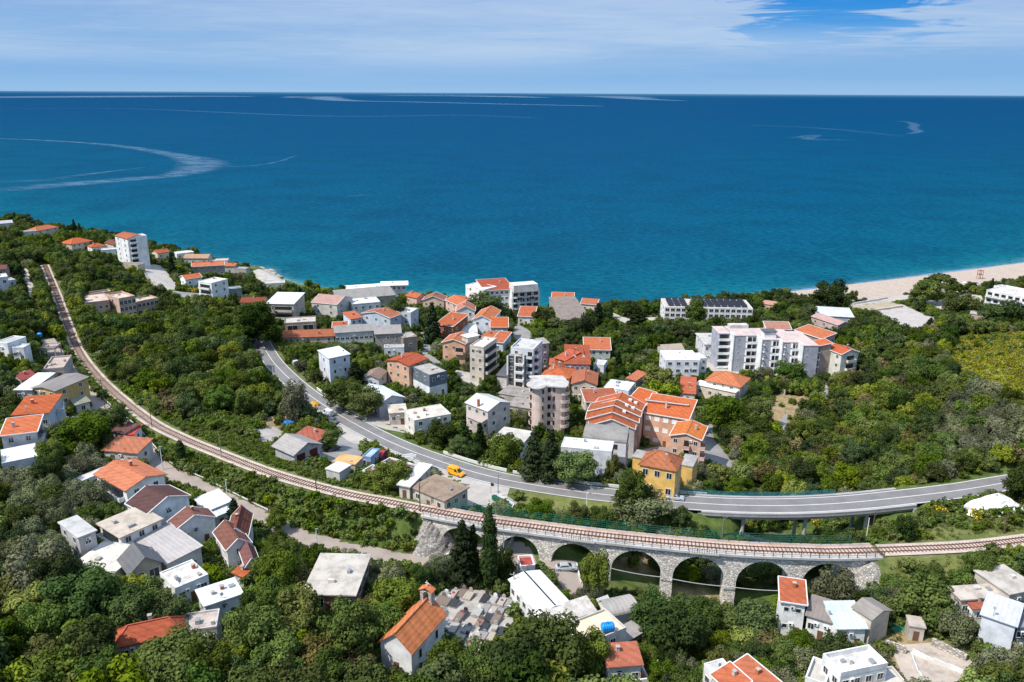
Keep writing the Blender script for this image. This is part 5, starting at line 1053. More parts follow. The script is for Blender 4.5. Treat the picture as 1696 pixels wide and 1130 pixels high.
pave('path', [(1000,760),(1150,725),(1170,715),(1165,695),(1150,690),(1160,682),(1180,700),(1182,728),(1210,762),(1235,765),(1232,778),(1180,770),(1165,760)], M_GREYP, .06)
pave('path', [(693,585),(703,580),(715,590),(738,605),(722,605),(708,600)], M_GREYP, .06)
pave('path', [(694,540),(702,540),(704,560),(716,580),(705,582),(697,565)], M_GREYP, .06)
pave('yard', [(748,612),(790,620),(805,626),(790,640),(760,628)], M_PALE, .06)
pave('yard', [(826,634),(850,640),(890,640),(885,652),(840,650),(826,645)], M_PALE, .06)
pave('yard', [(1155,595),(1205,600),(1200,612),(1230,612),(1228,622),(1180,615),(1155,605)], M_PALE, .06)
pave('sports_court', [(1449,516),(1492,504),(1558,530),(1540,541),(1508,547)], deckmat((.46, .415, .39), .25), .08)
pave('yard', [(1398,508),(1470,498),(1492,506),(1455,514),(1420,512)], deckmat((.40, .34, .24), .35), .06)
pave('path', [(1405,503),(1475,492),(1500,489),(1600,478),(1602,483),(1495,497),(1410,508)], M_PALE, .06)
pave('yard', [(1530,500),(1600,487),(1625,490),(1630,500),(1600,506),(1560,515)], deckmat((.52, .46, .41), .3), .06)
pave('path', [(1015,518),(1040,528),(1090,525),(1090,532),(1035,535),(1012,525)], M_PALE, .06)
pave('path', [(840,822),(862,836),(858,846),(836,836)], M_GREYP, .06)
pave('yard', [(855,535),(880,550),(882,560),(862,570),(848,555)], M_GREYP, .06)
pave('path', [(1360,640),(1372,628),(1376,660),(1366,672)], M_GREYP, .06)
pave('path', [(0,1040),(66,1046),(66,1053),(0,1056),(-10,1050)], deckmat((.5, .4, .3)), .06)
pave('yard', [(1475,1070),(1560,1062),(1620,1100),(1600,1130),(1500,1130)], deckmat((.46, .39, .33), .4), .06)
pave('yard', [(100,690),(140,690),(150,705),(125,712),(100,705)], M_PALE, .06)
pave('path', [(1296,690),(1305,682),(1302,715),(1292,735),(1288,720)], M_GREYP, .06)

pave('rock_shelf', [(419,449),(430,446),(444,449),(458,457),(470,466),(470,471),(440,470),(424,460)], deckmat((.50, .45, .40), .35), .1)
# ------------------------------------------------------------------ stone railway viaduct
def frame_at(line, i):
    i0, i1 = max(0, i - 1), min(len(line) - 1, i + 1); t = line[i1] - line[i0]; t[2] = 0; t /= np.linalg.norm(t); return t, np.array((-t[1], t[0], 0))
def viaduct():
    V = RAIL[RA:RB + 1]; t0 = thing('stone_viaduct', 'curved stone railway viaduct on round arches crossing the valley', 'viaduct', V[len(V) // 2])
    off = Matrix.Translation(-Vector(V[len(V) // 2]))
    uu = proj_n(V)[0]; S = np.concatenate([[0], np.cumsum(np.linalg.norm(np.diff(V[:, :2], axis=0), axis=1))])
    s_of = lambda u: float(np.interp(u, uu, S)); pos = lambda s: np.array([np.interp(s, S, V[:, k]) for k in range(3)])
    def nrm(s):
        a, b = pos(max(0, s - .6)), pos(min(S[-1], s + .6)); t = b - a; t[2] = 0; t /= np.linalg.norm(t); return t, np.array((-t[1], t[0], 0))
    arches = [(735, 815), (832, 897), (917, 994), (1015, 1098), (1117, 1202), (1221, 1307), (1328, 1406)]
    arches = [(s_of(a), s_of(b)) for a, b in arches]
    HW = 2.35; top = RZ - 1.05; cols = []
    def bottom(s):
        for a, b in arches:
            if a < s < b:
                r = (b - a) / 2; c = (a + b) / 2; x = abs(s - c); crown = top - .75; rr = min(r, 5.6); e = min(1, x / r)
                return max(-3, crown - rr + rr * math.sqrt(max(0, 1 - e * e))) if e < 1 else None
        return None
    marks = sorted(set([0, S[-1]] + [m for a, b in arches for m in (a, b)] + [a + (b - a) * (.5 - .5 * math.cos(math.pi * k / 26)) for a, b in arches for k in range(1, 26)] + list(np.arange(0, S[-1], 1.0))))
    for s in marks:
        p = pos(s); t, n = nrm(s); g = min(float(gz(*(p + n * HW)[:2])), float(gz(*(p - n * HW)[:2]))) - 1.5
        inside = [ab for ab in arches if ab[0] - 1e-6 < s < ab[1] + 1e-6]; b = bottom(s)
        ends = [ab for ab in arches if abs(ab[0] - s) < 1e-6]; ende = [ab for ab in arches if abs(ab[1] - s) < 1e-6]
        if ends: r = (ends[0][1] - ends[0][0]) / 2; cols += [(s, g), (s, max(g, top - .75 - min(r, 5.6)))]
        elif ende: r = (ende[0][1] - ende[0][0]) / 2; cols += [(s, max(g, top - .75 - min(r, 5.6))), (s, g)]
        elif b is not None: cols.append((s, max(g, b)))
        else: cols.append((s, g))
    # extra: legs of the piers widen a little towards the ground
    q = XMB(off); ms = stone((.76, .69, .62), 1.7, 'viaduct_stone'); A = []
    for s, b in cols:
        p = pos(s); t, n = nrm(s); A.append([tuple((p + n * HW * k)[:2]) + (z,) for k in (-1, 1) for z in (b, top)])
    for i in range(len(A) - 1):
        a, b = A[i], A[i + 1]; same = abs(cols[i][0] - cols[i + 1][0]) < 1e-6
        if not same:
            q.poly([a[0], b[0], b[1], a[1]], ms); q.poly([a[2], a[3], b[3], b[2]], ms)
        q.poly([a[0], a[2], b[2], b[0]], ms)
    q.poly([A[0][0], A[0][1], A[0][3], A[0][2]], ms); q.poly([A[-1][0], A[-1][2], A[-1][3], A[-1][1]], ms); q.build('arcade', t0)
    for a, b in arches:      # arch rings of dressed stone
        q = XMB(off); mr = stone((.78, .73, .67), 2.2, 'dressed_stone'); r = (b - a) / 2; c = (a + b) / 2; rr = min(r, 5.6)
        for sg in (-1, 1):
            N = 20
            for k in range(N):
                pts = []
                for kk, ro in ((k, 0), (k + 1, 0), (k + 1, .5), (k, .5)):
                    an = math.pi * kk / N; s = c - (r + ro) * math.cos(an); z = top - .75 - rr + (rr + ro) * math.sin(an); p = pos(s); t, n = nrm(s); p = p + n * (HW + .03) * sg; pts.append((p[0], p[1], z))
                q.poly(pts, mr)
        q.build('arch_ring', t0)
    def rib(name, o0, o1, z, th, m, s0=0, s1=None):
        o = ribbon(name, np.array([[*pos(s)[:2], z] for s in np.arange(s0, s1 or S[-1] + .01, 1.0)]), o0, o1, 0, m, t0, th=th, kind=None); o.matrix_parent_inverse = off; return o
    mc = deckmat((.36, .345, .33), .35)
    rib('deck', -2.75, 2.75, RZ - .50, .52, mc); rib('kerb_beam', -2.95, -2.35, RZ - .28, .5, deckmat((.50, .48, .45), .3)); rib('kerb_beam', 2.35, 2.9, RZ - .28, .5, mc)
    rib('walkway', 1.75, 2.34, RZ - .33, .15, deckmat((.50, .30, .21), .25)); rib('walkway', -2.34, -1.75, RZ - .36, .1, deckmat((.46, .44, .42), .25)); rib('ballast_bed', -1.74, 1.74, RZ - .30, .18, M_BALL)
    # railing on the near side
    q = XMB(off)
    for s in np.arange(.5, S[-1] - .5, 1.9):
        p = pos(s); t, n = nrm(s); p = p - n * 2.65; q.bar((p[0], p[1], RZ - .3), (p[0], p[1], RZ + .85), .11, .11, M_RAIL)
    for zz in (.3, .8):
        for s in np.arange(.5, S[-1] - 2.5, 1.9):
            p = pos(s) - nrm(s)[1] * 2.65; p2 = pos(s + 1.9) - nrm(s + 1.9)[1] * 2.65; q.bar((p[0], p[1], RZ + zz), (p2[0], p2[1], RZ + zz), .05, .05, M_RAIL)
    q.build('railing', t0)
    # refuge platforms with their own short railing
    for u in (965, 1165):
        s = s_of(u); q = XMB(off)
        for ss in np.arange(s - 3, s + 2.9, .5):
            p = pos(ss) - nrm(ss)[1] * 3.3; q.bar((p[0], p[1], RZ - .3), (p[0], p[1], RZ + .8), .06, .06, M_RAIL)
        a, b = pos(s - 3), pos(s + 3); na, nb = nrm(s - 3)[1], nrm(s + 3)[1]
        A1, B1, B2, A2 = a - na * 2.96, b - nb * 2.96, b - nb * 3.5, a - na * 3.5; q.slab([(x[0], x[1], RZ - .3) for x in (A1, B1, B2, A2)], .25, M_CONC); q.build('refuge', t0)
    # stone cone at each abutment
    for s, sg, nm in ((s_of(716), -1, 0), (s_of(1440), 1, 1)):
        p = pos(s); t, n = nrm(s); q = XMB(off); rows = []; N = 14; K = 10; mz = stone((.37, .34, .31), 1.9, 'pitched_rubble')
        for k in range(K + 1):
            f = k / K; row = []
            for j in range(N + 1):
                an = math.pi * (1.15 if nm else 1.0) * j / N - (.3 if nm else .15); d = t * (math.sin(an) * 1.0 * (1 if nm else .55)) - n * math.cos(an) * 1.0
                d = -n * math.sin(an + .15) + t * math.cos(an + .15) * (.9 if nm else .8); hh = 12.5 if nm else 8.5; L = 1.8 + f * hh * (1.05 if nm else .75)
                jit = rnd.uniform(-.18, .18) * (0 < f < 1); x = p + d * (L + jit); row.append((x[0], x[1], RZ - .5 - f * hh + jit))
            rows.append(row)
        for k in range(K):
            for j in range(N): q.poly([rows[k][j], rows[k][j + 1], rows[k + 1][j + 1], rows[k + 1][j]], mz)
        o = q.build('stone_cone', t0)
    return t0
viaduct()
# ------------------------------------------------------------------ railway track
def track():
    root = thing('railway_track', 'single railway track with rusty rails and dark sleepers curving over the viaduct', 'railway track', RAIL[len(RAIL) // 2]); off = Matrix.Translation(-Vector(RAIL[len(RAIL) // 2]))
    mr = plain('rusty_rail', (.17, .085, .06), .6, .3); ms = plain('dark_sleeper', (.19, .095, .07), .9)
    P = RAIL.copy(); P[:, 2] = RZ
    for o in (-.75, .75):
        q = XMB(off)
        prev = None
        for i in range(len(P)):
            t, n = frame_at(P, i); p = P[i] + n * o
            if prev is not None: q.bar(prev, (p[0], p[1], RZ - .15), .10, .15, mr)
            prev = (p[0], p[1], RZ - .15)
        q.build('rail', root)
    q = XMB(off); S = np.concatenate([[0], np.cumsum(np.linalg.norm(np.diff(P[:, :2], axis=0), axis=1))])
    for s in np.arange(0, S[-1], .82):
        i = int(np.searchsorted(S, s)); i = min(i, len(P) - 1); t, n = frame_at(P, i); p = np.array([np.interp(s, S, P[:, k]) for k in range(3)])
        a, b = p - n * 1.25, p + n * 1.25; q.bar((a[0], a[1], RZ - .29), (b[0], b[1], RZ - .29), .25, .14, ms)
    tag(q.build('sleeper', root), kind='stuff')
track()
# ------------------------------------------------------------------ road bridge, barriers, fences
def lattice_fence(name, line, o, h, post, m, label, cat, rails=3, mesh_=None, zoff=0.0, drape=False):
    p0 = Vector(line[len(line) // 2]); root = thing(name, label, cat, p0); off = Matrix.Translation(-p0); q = XMB(off); pts = []
    S = np.concatenate([[0], np.cumsum(np.linalg.norm(np.diff(line[:, :2], axis=0), axis=1))])
    for s in np.arange(0, S[-1], post):
        i = min(int(np.searchsorted(S, s)), len(line) - 1); t, n = frame_at(line, i); p = np.array([np.interp(s, S, line[:, k]) for k in range(3)]) + n * o
        if drape: p[2] = float(gz(p[0], p[1]))
        pts.append((p[0], p[1], p[2] + zoff))
    for p in pts: q.bar((p[0], p[1], p[2] - .3), (p[0], p[1], p[2] + h), .09, .09, m)
    q.build('post', root)['kind'] = 'stuff'
    q = XMB(off)
    for a, b in zip(pts, pts[1:]):
        for k in range(rails):
            z = h * (k + 1) / rails - .06; q.bar((a[0], a[1], a[2] + z), (b[0], b[1], b[2] + z), .06, .08, m)
        if mesh_:
            d = Vector(b) - Vector(a)
            for j in range(1, mesh_): c = Vector(a) + d * j / mesh_; q.bar((c.x, c.y, c.z + .05), (c.x, c.y, c.z + h - .06), .03, .03, m)
    q.build('fence_panel', root); return root
M_GREEN = plain('green_paint', (.012, .12, .075), .6); M_BLUEG = plain('blue_green_paint', (.03, .20, .22), .6)
i0, i1 = u_index(RAIL, 706), u_index(RAIL, 1440)
lattice_fence('metal_fence', RAIL[i0:i1], 2.62, 1.9, 2.2, M_GREEN, 'tall dark green metal fence along the far side of the stone viaduct', 'fence', 4, 4)
def bridge():
    V = ROAD[QA - 3:QB + 3]; p0 = Vector(V[len(V) // 2]); root = thing('road_bridge', 'concrete road bridge curving over the wooded valley behind the railway', 'bridge', p0); off = Matrix.Translation(-p0)
    def rib(name, o0, o1, dz, th, m):
        o = ribbon(name, V, o0, o1, dz, m, root, th=th, kind=None); o.matrix_parent_inverse = off; return o
    mc = deckmat((.40, .385, .37), .3)
    rib('deck', -4.35, 4.6, -.06, .75, mc); rib('kerb', -4.4, -3.8, .16, .26, deckmat((.40, .38, .37), .2)); rib('kerb', 3.8, 4.65, .16, .26, deckmat((.36, .35, .34), .2))
    rib('girder', -3.6, -2.6, -.82, 1.0, mc); rib('girder', 2.6, 3.6, -.82, 1.0, mc); rib('girder', -.5, .5, -.82, 1.0, mc)
    for f in (.22, .5, .78):
        i = int(f * (len(V) - 1)); t, n = frame_at(V, i)
        for o in (-2.8, 2.8):
            p = V[i] + n * o; q = XMB(off); g = float(gz(p[0], p[1])); q.tube((p[0], p[1], g - 1), (p[0], p[1], V[i][2] - 1.8), .45, .45, mc, 12); q.build('pier', root)
    for e in (0, len(V) - 1):
        t, n = frame_at(V, e); a, b = V[e] - n * 4.7, V[e] + n * 4.7; q = XMB(off); q.bar((a[0], a[1], V[e][2] - 4.8), (b[0], b[1], V[e][2] - 4.8), 1.4, 7.9, mc); q.build('abutment', root)
bridge()
lattice_fence('metal_railing', ROAD[QA - 8:QB - 12], 4.5, 1.15, 2.0, M_BLUEG, 'blue-green metal railing on the far edge of the road bridge', 'railing', 3, 8, .15)
def barrier(line, o, h, w, m, label, name='road_barrier', cat='barrier'):
    ob = ribbon(name, line, o - w / 2, o + w / 2, h, m, None, th=h + .4, kind=None); return tag(ob, label, cat)
ia, ib = u_index(ROAD[60:], 508) + 60, u_index(ROAD, 582)
barrier(ROAD[u_index(ROAD, 506):u_index(ROAD, 590)], 4.4, .8, .3, plain('white_concrete', (.62, .60, .58), .9), 'pale concrete barrier along the far edge of the road near the white gabled house')
barrier(ROAD[u_index(ROAD, 715):u_index(ROAD, 830)], 4.6, .75, .3, plain('white_concrete', (.62, .60, .58), .9), 'pale concrete barrier between the road and the tall dark pines')
barrier(ROAD[u_index(ROAD, 835):u_index(ROAD, 1060)], 4.7, .6, .35, plain('white_concrete', (.62, .60, .58), .9), 'long pale concrete kerb wall below the big white block and yellow house')
barrier(ROAD[u_index(ROAD, 1062):u_index(ROAD, 1178)], 4.7, .6, .35, plain('white_concrete', (.62, .60, .58), .9), 'short pale kerb wall beside the yellow house entrance')
def guard(line, o, label):
    p0 = Vector(line[len(line) // 2]); root = thing('guard_rail', label, 'guard rail', p0); off = Matrix.Translation(-p0); q = XMB(off); b = XMB(off); prev = None
    for i in range(0, len(line), 3):
        t, n = frame_at(line, i); p = line[i] + n * o; q.bar((p[0], p[1], p[2] - .3), (p[0], p[1], p[2] + .75), .12, .12, M_GALV)
        if prev is not None: b.bar((prev[0], prev[1], prev[2] + .6), (p[0], p[1], p[2] + .6), .08, .34, M_STEELW)
        prev = p
    tag(q.build('post', root)); b.build('rail', root)
guard(LANE[u_index(LANE, 150):u_index(LANE, 262)], 2.7, 'upper metal guard rail between the lane and the railway bank')
guard(LANE[u_index(LANE, 264):u_index(LANE, 470)], 2.7, 'lower metal guard rail along the lane above the grey sheet roofs')
# ------------------------------------------------------------------ poles
def pole(name, ub, vb, ut, vt, label, cat, col=M_GALV, arm=0, r=.13, head=None, lamp=False):
    b = hit(ub, vb); Z = proj(b)[2]
    z0 = b.z; lo, hi = z0, z0 + 25
    for _ in range(30):
        m = (lo + hi) / 2
        if proj((b.x, b.y, m))[1] > vt: lo = m
        else: hi = m
    h = lo - z0; t = thing(name, label, cat, b); q = MB(); q.tube((0, 0, -.5), (0, 0, h), r, r * .7, col, 10); q.build('pole', t)
    if arm:
        q = MB(); q.bar((0, 0, h - .4), (arm, .2, h - .1), .09, .09, col); q.build('arm', t)
    if lamp:
        q = MB(); q.box(-.2 + arm, .45 + arm, -.14, .14, h - .12, h + .06, M_GALV); q.build('lamp_head', t)
    if head == 'cross':
        q = MB(); q.bar((-.8, 0, h - .5), (.8, 0, h - .5), .1, .1, col); q.build('crossarm', t)
        for x in (-.7, 0, .7):
            q = MB(); q.tube((x, 0, h - .45), (x, 0, h - .2), .06, .05, plain('ceramic', (.3, .28, .26), .3), 8); q.build('insulator', t)
    if head == 'catenary':
        q = MB(); q.bar((0, 0, h - 1.2), (1.8, 1.8, h - .6), .07, .07, col); q.bar((0, 0, h - .3), (1.8, 1.8, h - .5), .05, .05, col); q.build('bracket', t)
    return t
M_RUST = plain('rusty_mast', (.12, .075, .06), .8)
g = 'poles along the railway'
pole('railway_mast', 177, 696, 172, 628, 'thin brown mast by the railway above the lane kiosks', 'mast', M_RUST, r=.11, head='cross')
pole('railway_mast', 252, 709, 250, 676, 'short brown mast beside the railway left of the hedge cypress', 'mast', M_RUST, r=.11)
pole('railway_mast', 367, 759, 366, 719, 'grey mast beside the railway under the left wood', 'mast', M_GALV, r=.12)
pole('railway_mast', 524, 812, 522, 763, 'dark brown mast beside the railway near the pale lean-to', 'mast', M_RUST, r=.14)
pole('railway_mast', 696, 849, 695, 800, 'dark brown mast at the left end of the viaduct', 'mast', M_RUST, r=.14, head='catenary')
pole('railway_mast', 1434, 896, 1437, 858, 'pale leaning pole at the right end of the green fence', 'mast', M_STEELW, r=.12)
pole('railway_mast', 1442, 898, 1447, 848, 'brown catenary mast beside the pale pole at the right end of the viaduct', 'mast', M_RUST, r=.15, head='catenary')
pole('railway_mast', 1662, 884, 1666, 848, 'brown catenary mast on the grassy bank at far right', 'mast', M_RUST, r=.15, head='catenary')
pole('railway_mast', 1196, 888, 1198, 855, 'grey mast behind the middle of the viaduct against the dark bridge opening', 'mast', M_GALV, r=.14, head='catenary')
pole('street_lamp', 270, 778, 267, 740, 'white lamp post on the lane above the metal-roofed yard', 'street lamp', M_STEELW, lamp=True)
pole('street_lamp', 377, 826, 377, 795, 'lamp post beside the lane next to the dark conical tree', 'street lamp', M_STEELW, lamp=True)
pole('street_lamp', 526, 912, 526, 876, 'white lamp post beside the lane above the beige hall', 'street lamp', M_STEELW, lamp=True)
pole('street_lamp', 825, 824, 824, 786, 'grey lamp post in the car park beside the main road', 'street lamp', M_GALV, arm=.6, lamp=True)
pole('street_lamp', 971, 860, 972, 816, 'pale lamp post on the grass triangle below the main road', 'street lamp', M_STEELW, arm=.6, lamp=True)
pole('street_lamp', 911, 718, 911, 688, 'grey post in front of the rounded tower', 'street lamp', M_GALV, lamp=True)
pole('street_lamp', 1159, 702, 1159, 675, 'lamp post on the village lane left of the big round tree', 'street lamp', M_GALV, lamp=True)
pole('utility_pole', 729, 655, 729, 632, 'pale pole in the bushes right of the slate blue house', 'utility pole', M_STEELW)
pole('utility_pole', 851, 996, 850, 948, 'concrete pole between the cemetery and the long white building', 'utility pole', M_CONC, r=.16, head='cross')
pole('utility_pole', 834, 927, 833, 884, 'concrete pole beside the tall cypress under the viaduct', 'utility pole', M_CONC, r=.15)
pole('utility_pole', 1087, 1129, 1089, 1093, 'white pole right of the terracotta terrace house', 'utility pole', M_STEELW, r=.16)
pole('utility_pole', 454, 636, 453, 608, 'white pole beside the shaded stretch of road at top left', 'utility pole', M_STEELW)
pole('utility_pole', 391, 1008, 390, 975, 'rusty lattice pole at the corner of the smooth white roof', 'utility pole', M_RUST, r=.15, head='cross')
pole('utility_pole', 513, 680, 513, 655, 'thin pole beside the road near the parked vans', 'utility pole', M_GALV)
pole('utility_pole', 797, 652, 797, 625, 'thin pole behind the pale house with brick chimney', 'utility pole', M_GALV)
pole('utility_pole', 933, 863, 933, 838, 'thin post on the viaduct side of the grass triangle', 'utility pole', M_RUST)
def cable(pts, label, sag=.8, r=.035):
    q = MB(); m = plain('cable', (.55, .55, .56), .6)
    for a, b in zip(pts, pts[1:]):
        a = Vector(a); b = Vector(b); N = 12; prev = None
        for k in range(N + 1):
            f = k / N; p = a.lerp(b, f) - Vector((0, 0, 4 * sag * f * (1 - f)))
            if prev is not None: q.bar(prev, p, 2 * r, 2 * r, m)
            prev = p
    return tag(q.build('overhead_cable'), label, 'cable')
VP = lambda u, z: (lambda i: Vector((RAIL[i][0], RAIL[i][1], z)) - Vector(frame_at(RAIL, i)[1]) * 2.9)(u_index(RAIL, u))
cable([VP(1006, 21.8), VP(1107, 20.8), VP(1211, 20.0), VP(1317, 19.8), VP(1395, 20.8)], 'thin pale cable strung across the front of the viaduct piers', .35, .05)
# convex mirror
b = hit(740, 921); t = thing('traffic_mirror', 'round convex traffic mirror on a post where the lane meets the viaduct', 'traffic mirror', b); q = MB(); q.tube((0, 0, -.3), (0, 0, 2.2), .05, .05, M_GALV); q.build('pole', t); q = MB(); q.tube((0, 0, 2.5), (-.05, -.1, 2.5), .5, .45, M_RAIL, 16); q.build('mirror', t)
b = hit(813, 818); t = thing('traffic_mirror', 'round mirror on a post beside the green bins', 'traffic mirror', b); q = MB(); q.tube((0, 0, -.3), (0, 0, 3.6), .05, .05, M_GALV); q.build('pole', t); q = MB(); q.tube((.4, 0, 2.6), (.35, -.1, 2.6), .5, .45, M_RAIL, 16); q.build('mirror', t)
# ------------------------------------------------------------------ church belfry, water tanks, details on roofs
def belfry():
    w, d = next(x for x in HOUSES if x[0] == church)[2:4]
    rh = 2.6; z0 = 5.2 + rh - .6; Y = d / 2; ms = stone((.52, .47, .43), 2.2); q = MB()
    q.box(-1.15, -.55, Y - 1.0, Y + .12, z0, z0 + 2.4, ms); q.box(.55, 1.15, Y - 1.0, Y + .12, z0, z0 + 2.4, ms); q.box(-1.15, 1.15, Y - 1.0, Y + .12, z0 - .4, z0 - .002, ms)
    n = 8
    for k in range(n):
        a0, a1 = math.pi * k / n, math.pi * (k + 1) / n; q.faces([(x, y, z) for y in (Y - 1.0, Y + .12) for x, z in ((-.55 * math.cos(a0), z0 + 1.7 + .55 * math.sin(a0)), (-.55 * math.cos(a1), z0 + 1.7 + .55 * math.sin(a1)), (-.55 * math.cos(a1), z0 + 2.41), (-.55 * math.cos(a0), z0 + 2.41))], [(0, 1, 2, 3), (7, 6, 5, 4), (0, 4, 5, 1)], ms)
    o = q.build('belfry', church)
    q = MB(); tm = tiles((.60, .20, .08)); q.slab([(-1.4, Y - 1.2, z0 + 2.5), (0, Y - 1.2, z0 + 3.2), (0, Y + .3, z0 + 3.2), (-1.4, Y + .3, z0 + 2.5)], .15, tm); q.slab([(0, Y - 1.2, z0 + 3.2), (1.4, Y - 1.2, z0 + 2.5), (1.4, Y + .3, z0 + 2.5), (0, Y + .3, z0 + 3.2)], .15, tm); q.build('belfry_roof', o)
    q = MB(); q.tube((0, Y - .45, z0 + 1.6), (0, Y - .45, z0 + .9), .12, .32, plain('bronze', (.12, .09, .04), .4, .8), 12); q.build('bell', o)
    q = MB(); q.box(-.05, .05, Y - .5, Y - .4, z0 + 3.1, z0 + 4.2, M_STEELW); q.box(-.35, .35, Y - .5, Y - .4, z0 + 3.7, z0 + 3.8, M_STEELW); q.build('cross', o)
belfry()
def tank(p, r, L, rz, label, col=(.0, .23, .62)):
    t = thing('water_tank', label, 'water tank', p, rz); m = plain('tank_plastic_' + str(col[2]), col, .4, 0, .5); q = MB(); prev = None; N = 14
    prof = [(-L / 2, 0), (-L / 2 + .05, r * .7), (-L / 2 + .25, r)] + [v for k in range(1, 5) for v in ((-L / 2 + .25 + (L - .5) * k / 5 - .06, r), (-L / 2 + .25 + (L - .5) * k / 5, r * .93), (-L / 2 + .25 + (L - .5) * k / 5 + .06, r))] + [(L / 2 - .25, r), (L / 2 - .05, r * .7), (L / 2, 0)]
    pts = [(x, rr * math.cos(2 * math.pi * j / N), r + .25 + rr * math.sin(2 * math.pi * j / N)) for x, rr in prof for j in range(N)]
    q.faces(pts, [(i * N + j, i * N + (j + 1) % N, (i + 1) * N + (j + 1) % N, (i + 1) * N + j) for i in range(len(prof) - 1) for j in range(N)], m); q.build('drum', t, True)
    q = MB(); q.tube((0, 0, 2 * r + .2), (0, 0, 2 * r + .4), .25, .25, m); q.build('lid', t)
    for x in (-L * .3, L * .3):
        q = MB(); q.box(x - .1, x + .1, -r * .8, r * .8, 0, .35, m); q.build('foot', t)
r_, lm_, w_, d_, h_, fm_ = TANKHOUSE; p = unp(1006, 1047, fm_.translation.z + h_ + .1); tank(p, .85, 2.4, R(10), 'bright blue ribbed water tank on the cream roof terrace')
p = hit(69, 572); tank(Vector((p.x, p.y, float(gz(p.x, p.y)) + 3.3)), .6, 1.6, 0, 'small blue water tank on the pinkish carport roof by the railway')
p = hit(78, 624); tank(Vector((p.x, p.y, float(gz(p.x, p.y)) + .1)), .7, 1.6, R(40), 'turquoise water tank behind the white sheet roof beside the lane', (.05, .32, .45))
# ------------------------------------------------------------------ cars
def car_meshes(col, kind):
    P = plain('car_paint_%s' % (col,), col, .3, .1, .6, .03); body = MB(); L, W_ = (4.5, 1.78); prof = {
        'sedan': [(-2.25, .35), (-2.25, .78), (-1.75, .92), (-1.15, .95), (1.0, .95), (1.9, .84), (2.22, .66), (2.25, .35)],
        'van': [(-2.2, .4), (-2.2, 1.0), (1.2, 1.05), (1.95, .9), (2.2, .7), (2.2, .4)]}[kind if kind == 'van' else 'sedan']
    cab = {'sedan': [(-1.75, .92), (-1.05, 1.40), (.35, 1.42), (1.15, .94)], 'van': [(-2.18, 1.0), (-2.1, 1.85), (.55, 1.85), (1.35, 1.03)]}[kind if kind == 'van' else 'sedan']
    def ext(mb, pr, hw, hw_top, m, ztop):
        n = len(pr); pts = []
        for s in (-1, 1):
            for x, z in pr: pts.append((x, s * (hw if z < ztop else hw_top), z))
        mb.faces(pts, [tuple(range(n)), tuple(range(2 * n - 1, n - 1, -1))] + [(i, n + i, n + (i + 1) % n, (i + 1) % n) for i in range(n)], m)
    ext(body, prof, W_ / 2, W_ / 2 - .1, P, .9); cabin = MB(); ext(cabin, cab, W_ / 2 - .12, W_ / 2 - .28, P, 1.2)
    glass = MB()
    (a, za), (b, zb), (c, zc), (d, zd) = cab; hw, ht = W_ / 2 - .12, W_ / 2 - .28
    def lerp(p, q, f): return tuple(p[i] + (q[i] - p[i]) * f for i in range(3))
    glass.poly([(d + .015, -hw + .12, zd + .08), (d + .015, hw - .12, zd + .08), (c + .05, ht - .08, zc - .06), (c + .05, -ht + .08, zc - .06)], M_GLASS)
    if kind == 'sedan': glass.poly([(a - .015, -hw + .12, za + .08), (a - .015, hw - .12, za + .08), (b - .05, ht - .08, zb - .06), (b - .05, -ht + .08, zb - .06)], M_GLASS)
    x0 = a + .35 if kind == 'sedan' else .0
    for s in (-1, 1): glass.poly([(x0, s * (hw + .006), za + .12), (d - .3, s * (hw + .006), za + .12), (c - .1, s * (ht + .045), zc - .14), (max(b + .15, x0), s * (ht + .045), zc - .14)], M_GLASS)
    wh = MB(); wh.tube((0, -.11, 0), (0, .11, 0), .33, .33, plain('tyre', (.02, .02, .02), .9), 14); rim = MB(); rim.tube((0, -.125, 0), (0, .125, 0), .19, .19, M_GALV, 10)
    hl = MB(); hl.box(-.05, .05, -.2, .2, -.08, .08, plain('headlight', (.6, .6, .58), .2)); tl = MB(); tl.box(-.04, .04, -.18, .18, -.09, .09, plain('tail_light', (.35, .02, .02), .3))
    return body.mesh('body'), cabin.mesh('cabin'), glass.mesh('windows'), wh.mesh('wheel'), rim.mesh('rim'), hl.mesh('headlight'), tl.mesh('tail_light')
_cars = {}
def car(ur, vr, uf, vf, col, label, kind='sedan', scale=1.0, cat='car', z=None):
    a, b = (hit(ur, vr), hit(uf, vf)) if z is None else (unp(ur, vr, z), unp(uf, vf, z)); d = b - a; rz = math.atan2(d.y, d.x); c = (a + b) / 2
    c.z = (float(gz(c.x, c.y)) + .08) if z is None else z
    t = thing('car' if kind != 'van' else 'van', label, cat, c, rz); t.scale = (scale,) * 3
    k = (col, kind)
    if k not in _cars: _cars[k] = car_meshes(col, kind)
    bo, ca, gl, wh, rm, hl, tl = _cars[k]
    link_child('body', bo, t); k1 = link_child('cabin', ca, t); link_child('windows', gl, k1)
    for x in (-1.4, 1.4):
        for y in (-.8, .8): w = link_child('wheel', wh, t, (x, y, .33)); link_child('rim', rm, w)
    for y in (-.6, .6): link_child('headlight', hl, t, (2.2, y, .66)); link_child('tail_light', tl, t, (-2.22, y, .78))
    return t
SIL, BLK, WHT = (.42, .45, .48), (.025, .027, .03), (.75, .75, .75)
car(922, 943, 952, 946, SIL, 'silver saloon car parked beside the long white gabled building', scale=1.05)
van = car(742, 783, 769, 791, (.85, .36, .01), 'bright yellow delivery van parked in the roadside car park', 'van', 1.12, 'van')
q = MB(); q.box(-1.9, .3, -.9 + .005, .9 - .005, 1.86, 1.9, plain('van_roof', (.85, .36, .01), .4)); q.build('roof_panel', van)
car(543, 697, 559, 702, (.12, .14, .18), 'dark grey car parked at the roadside below the white vans')
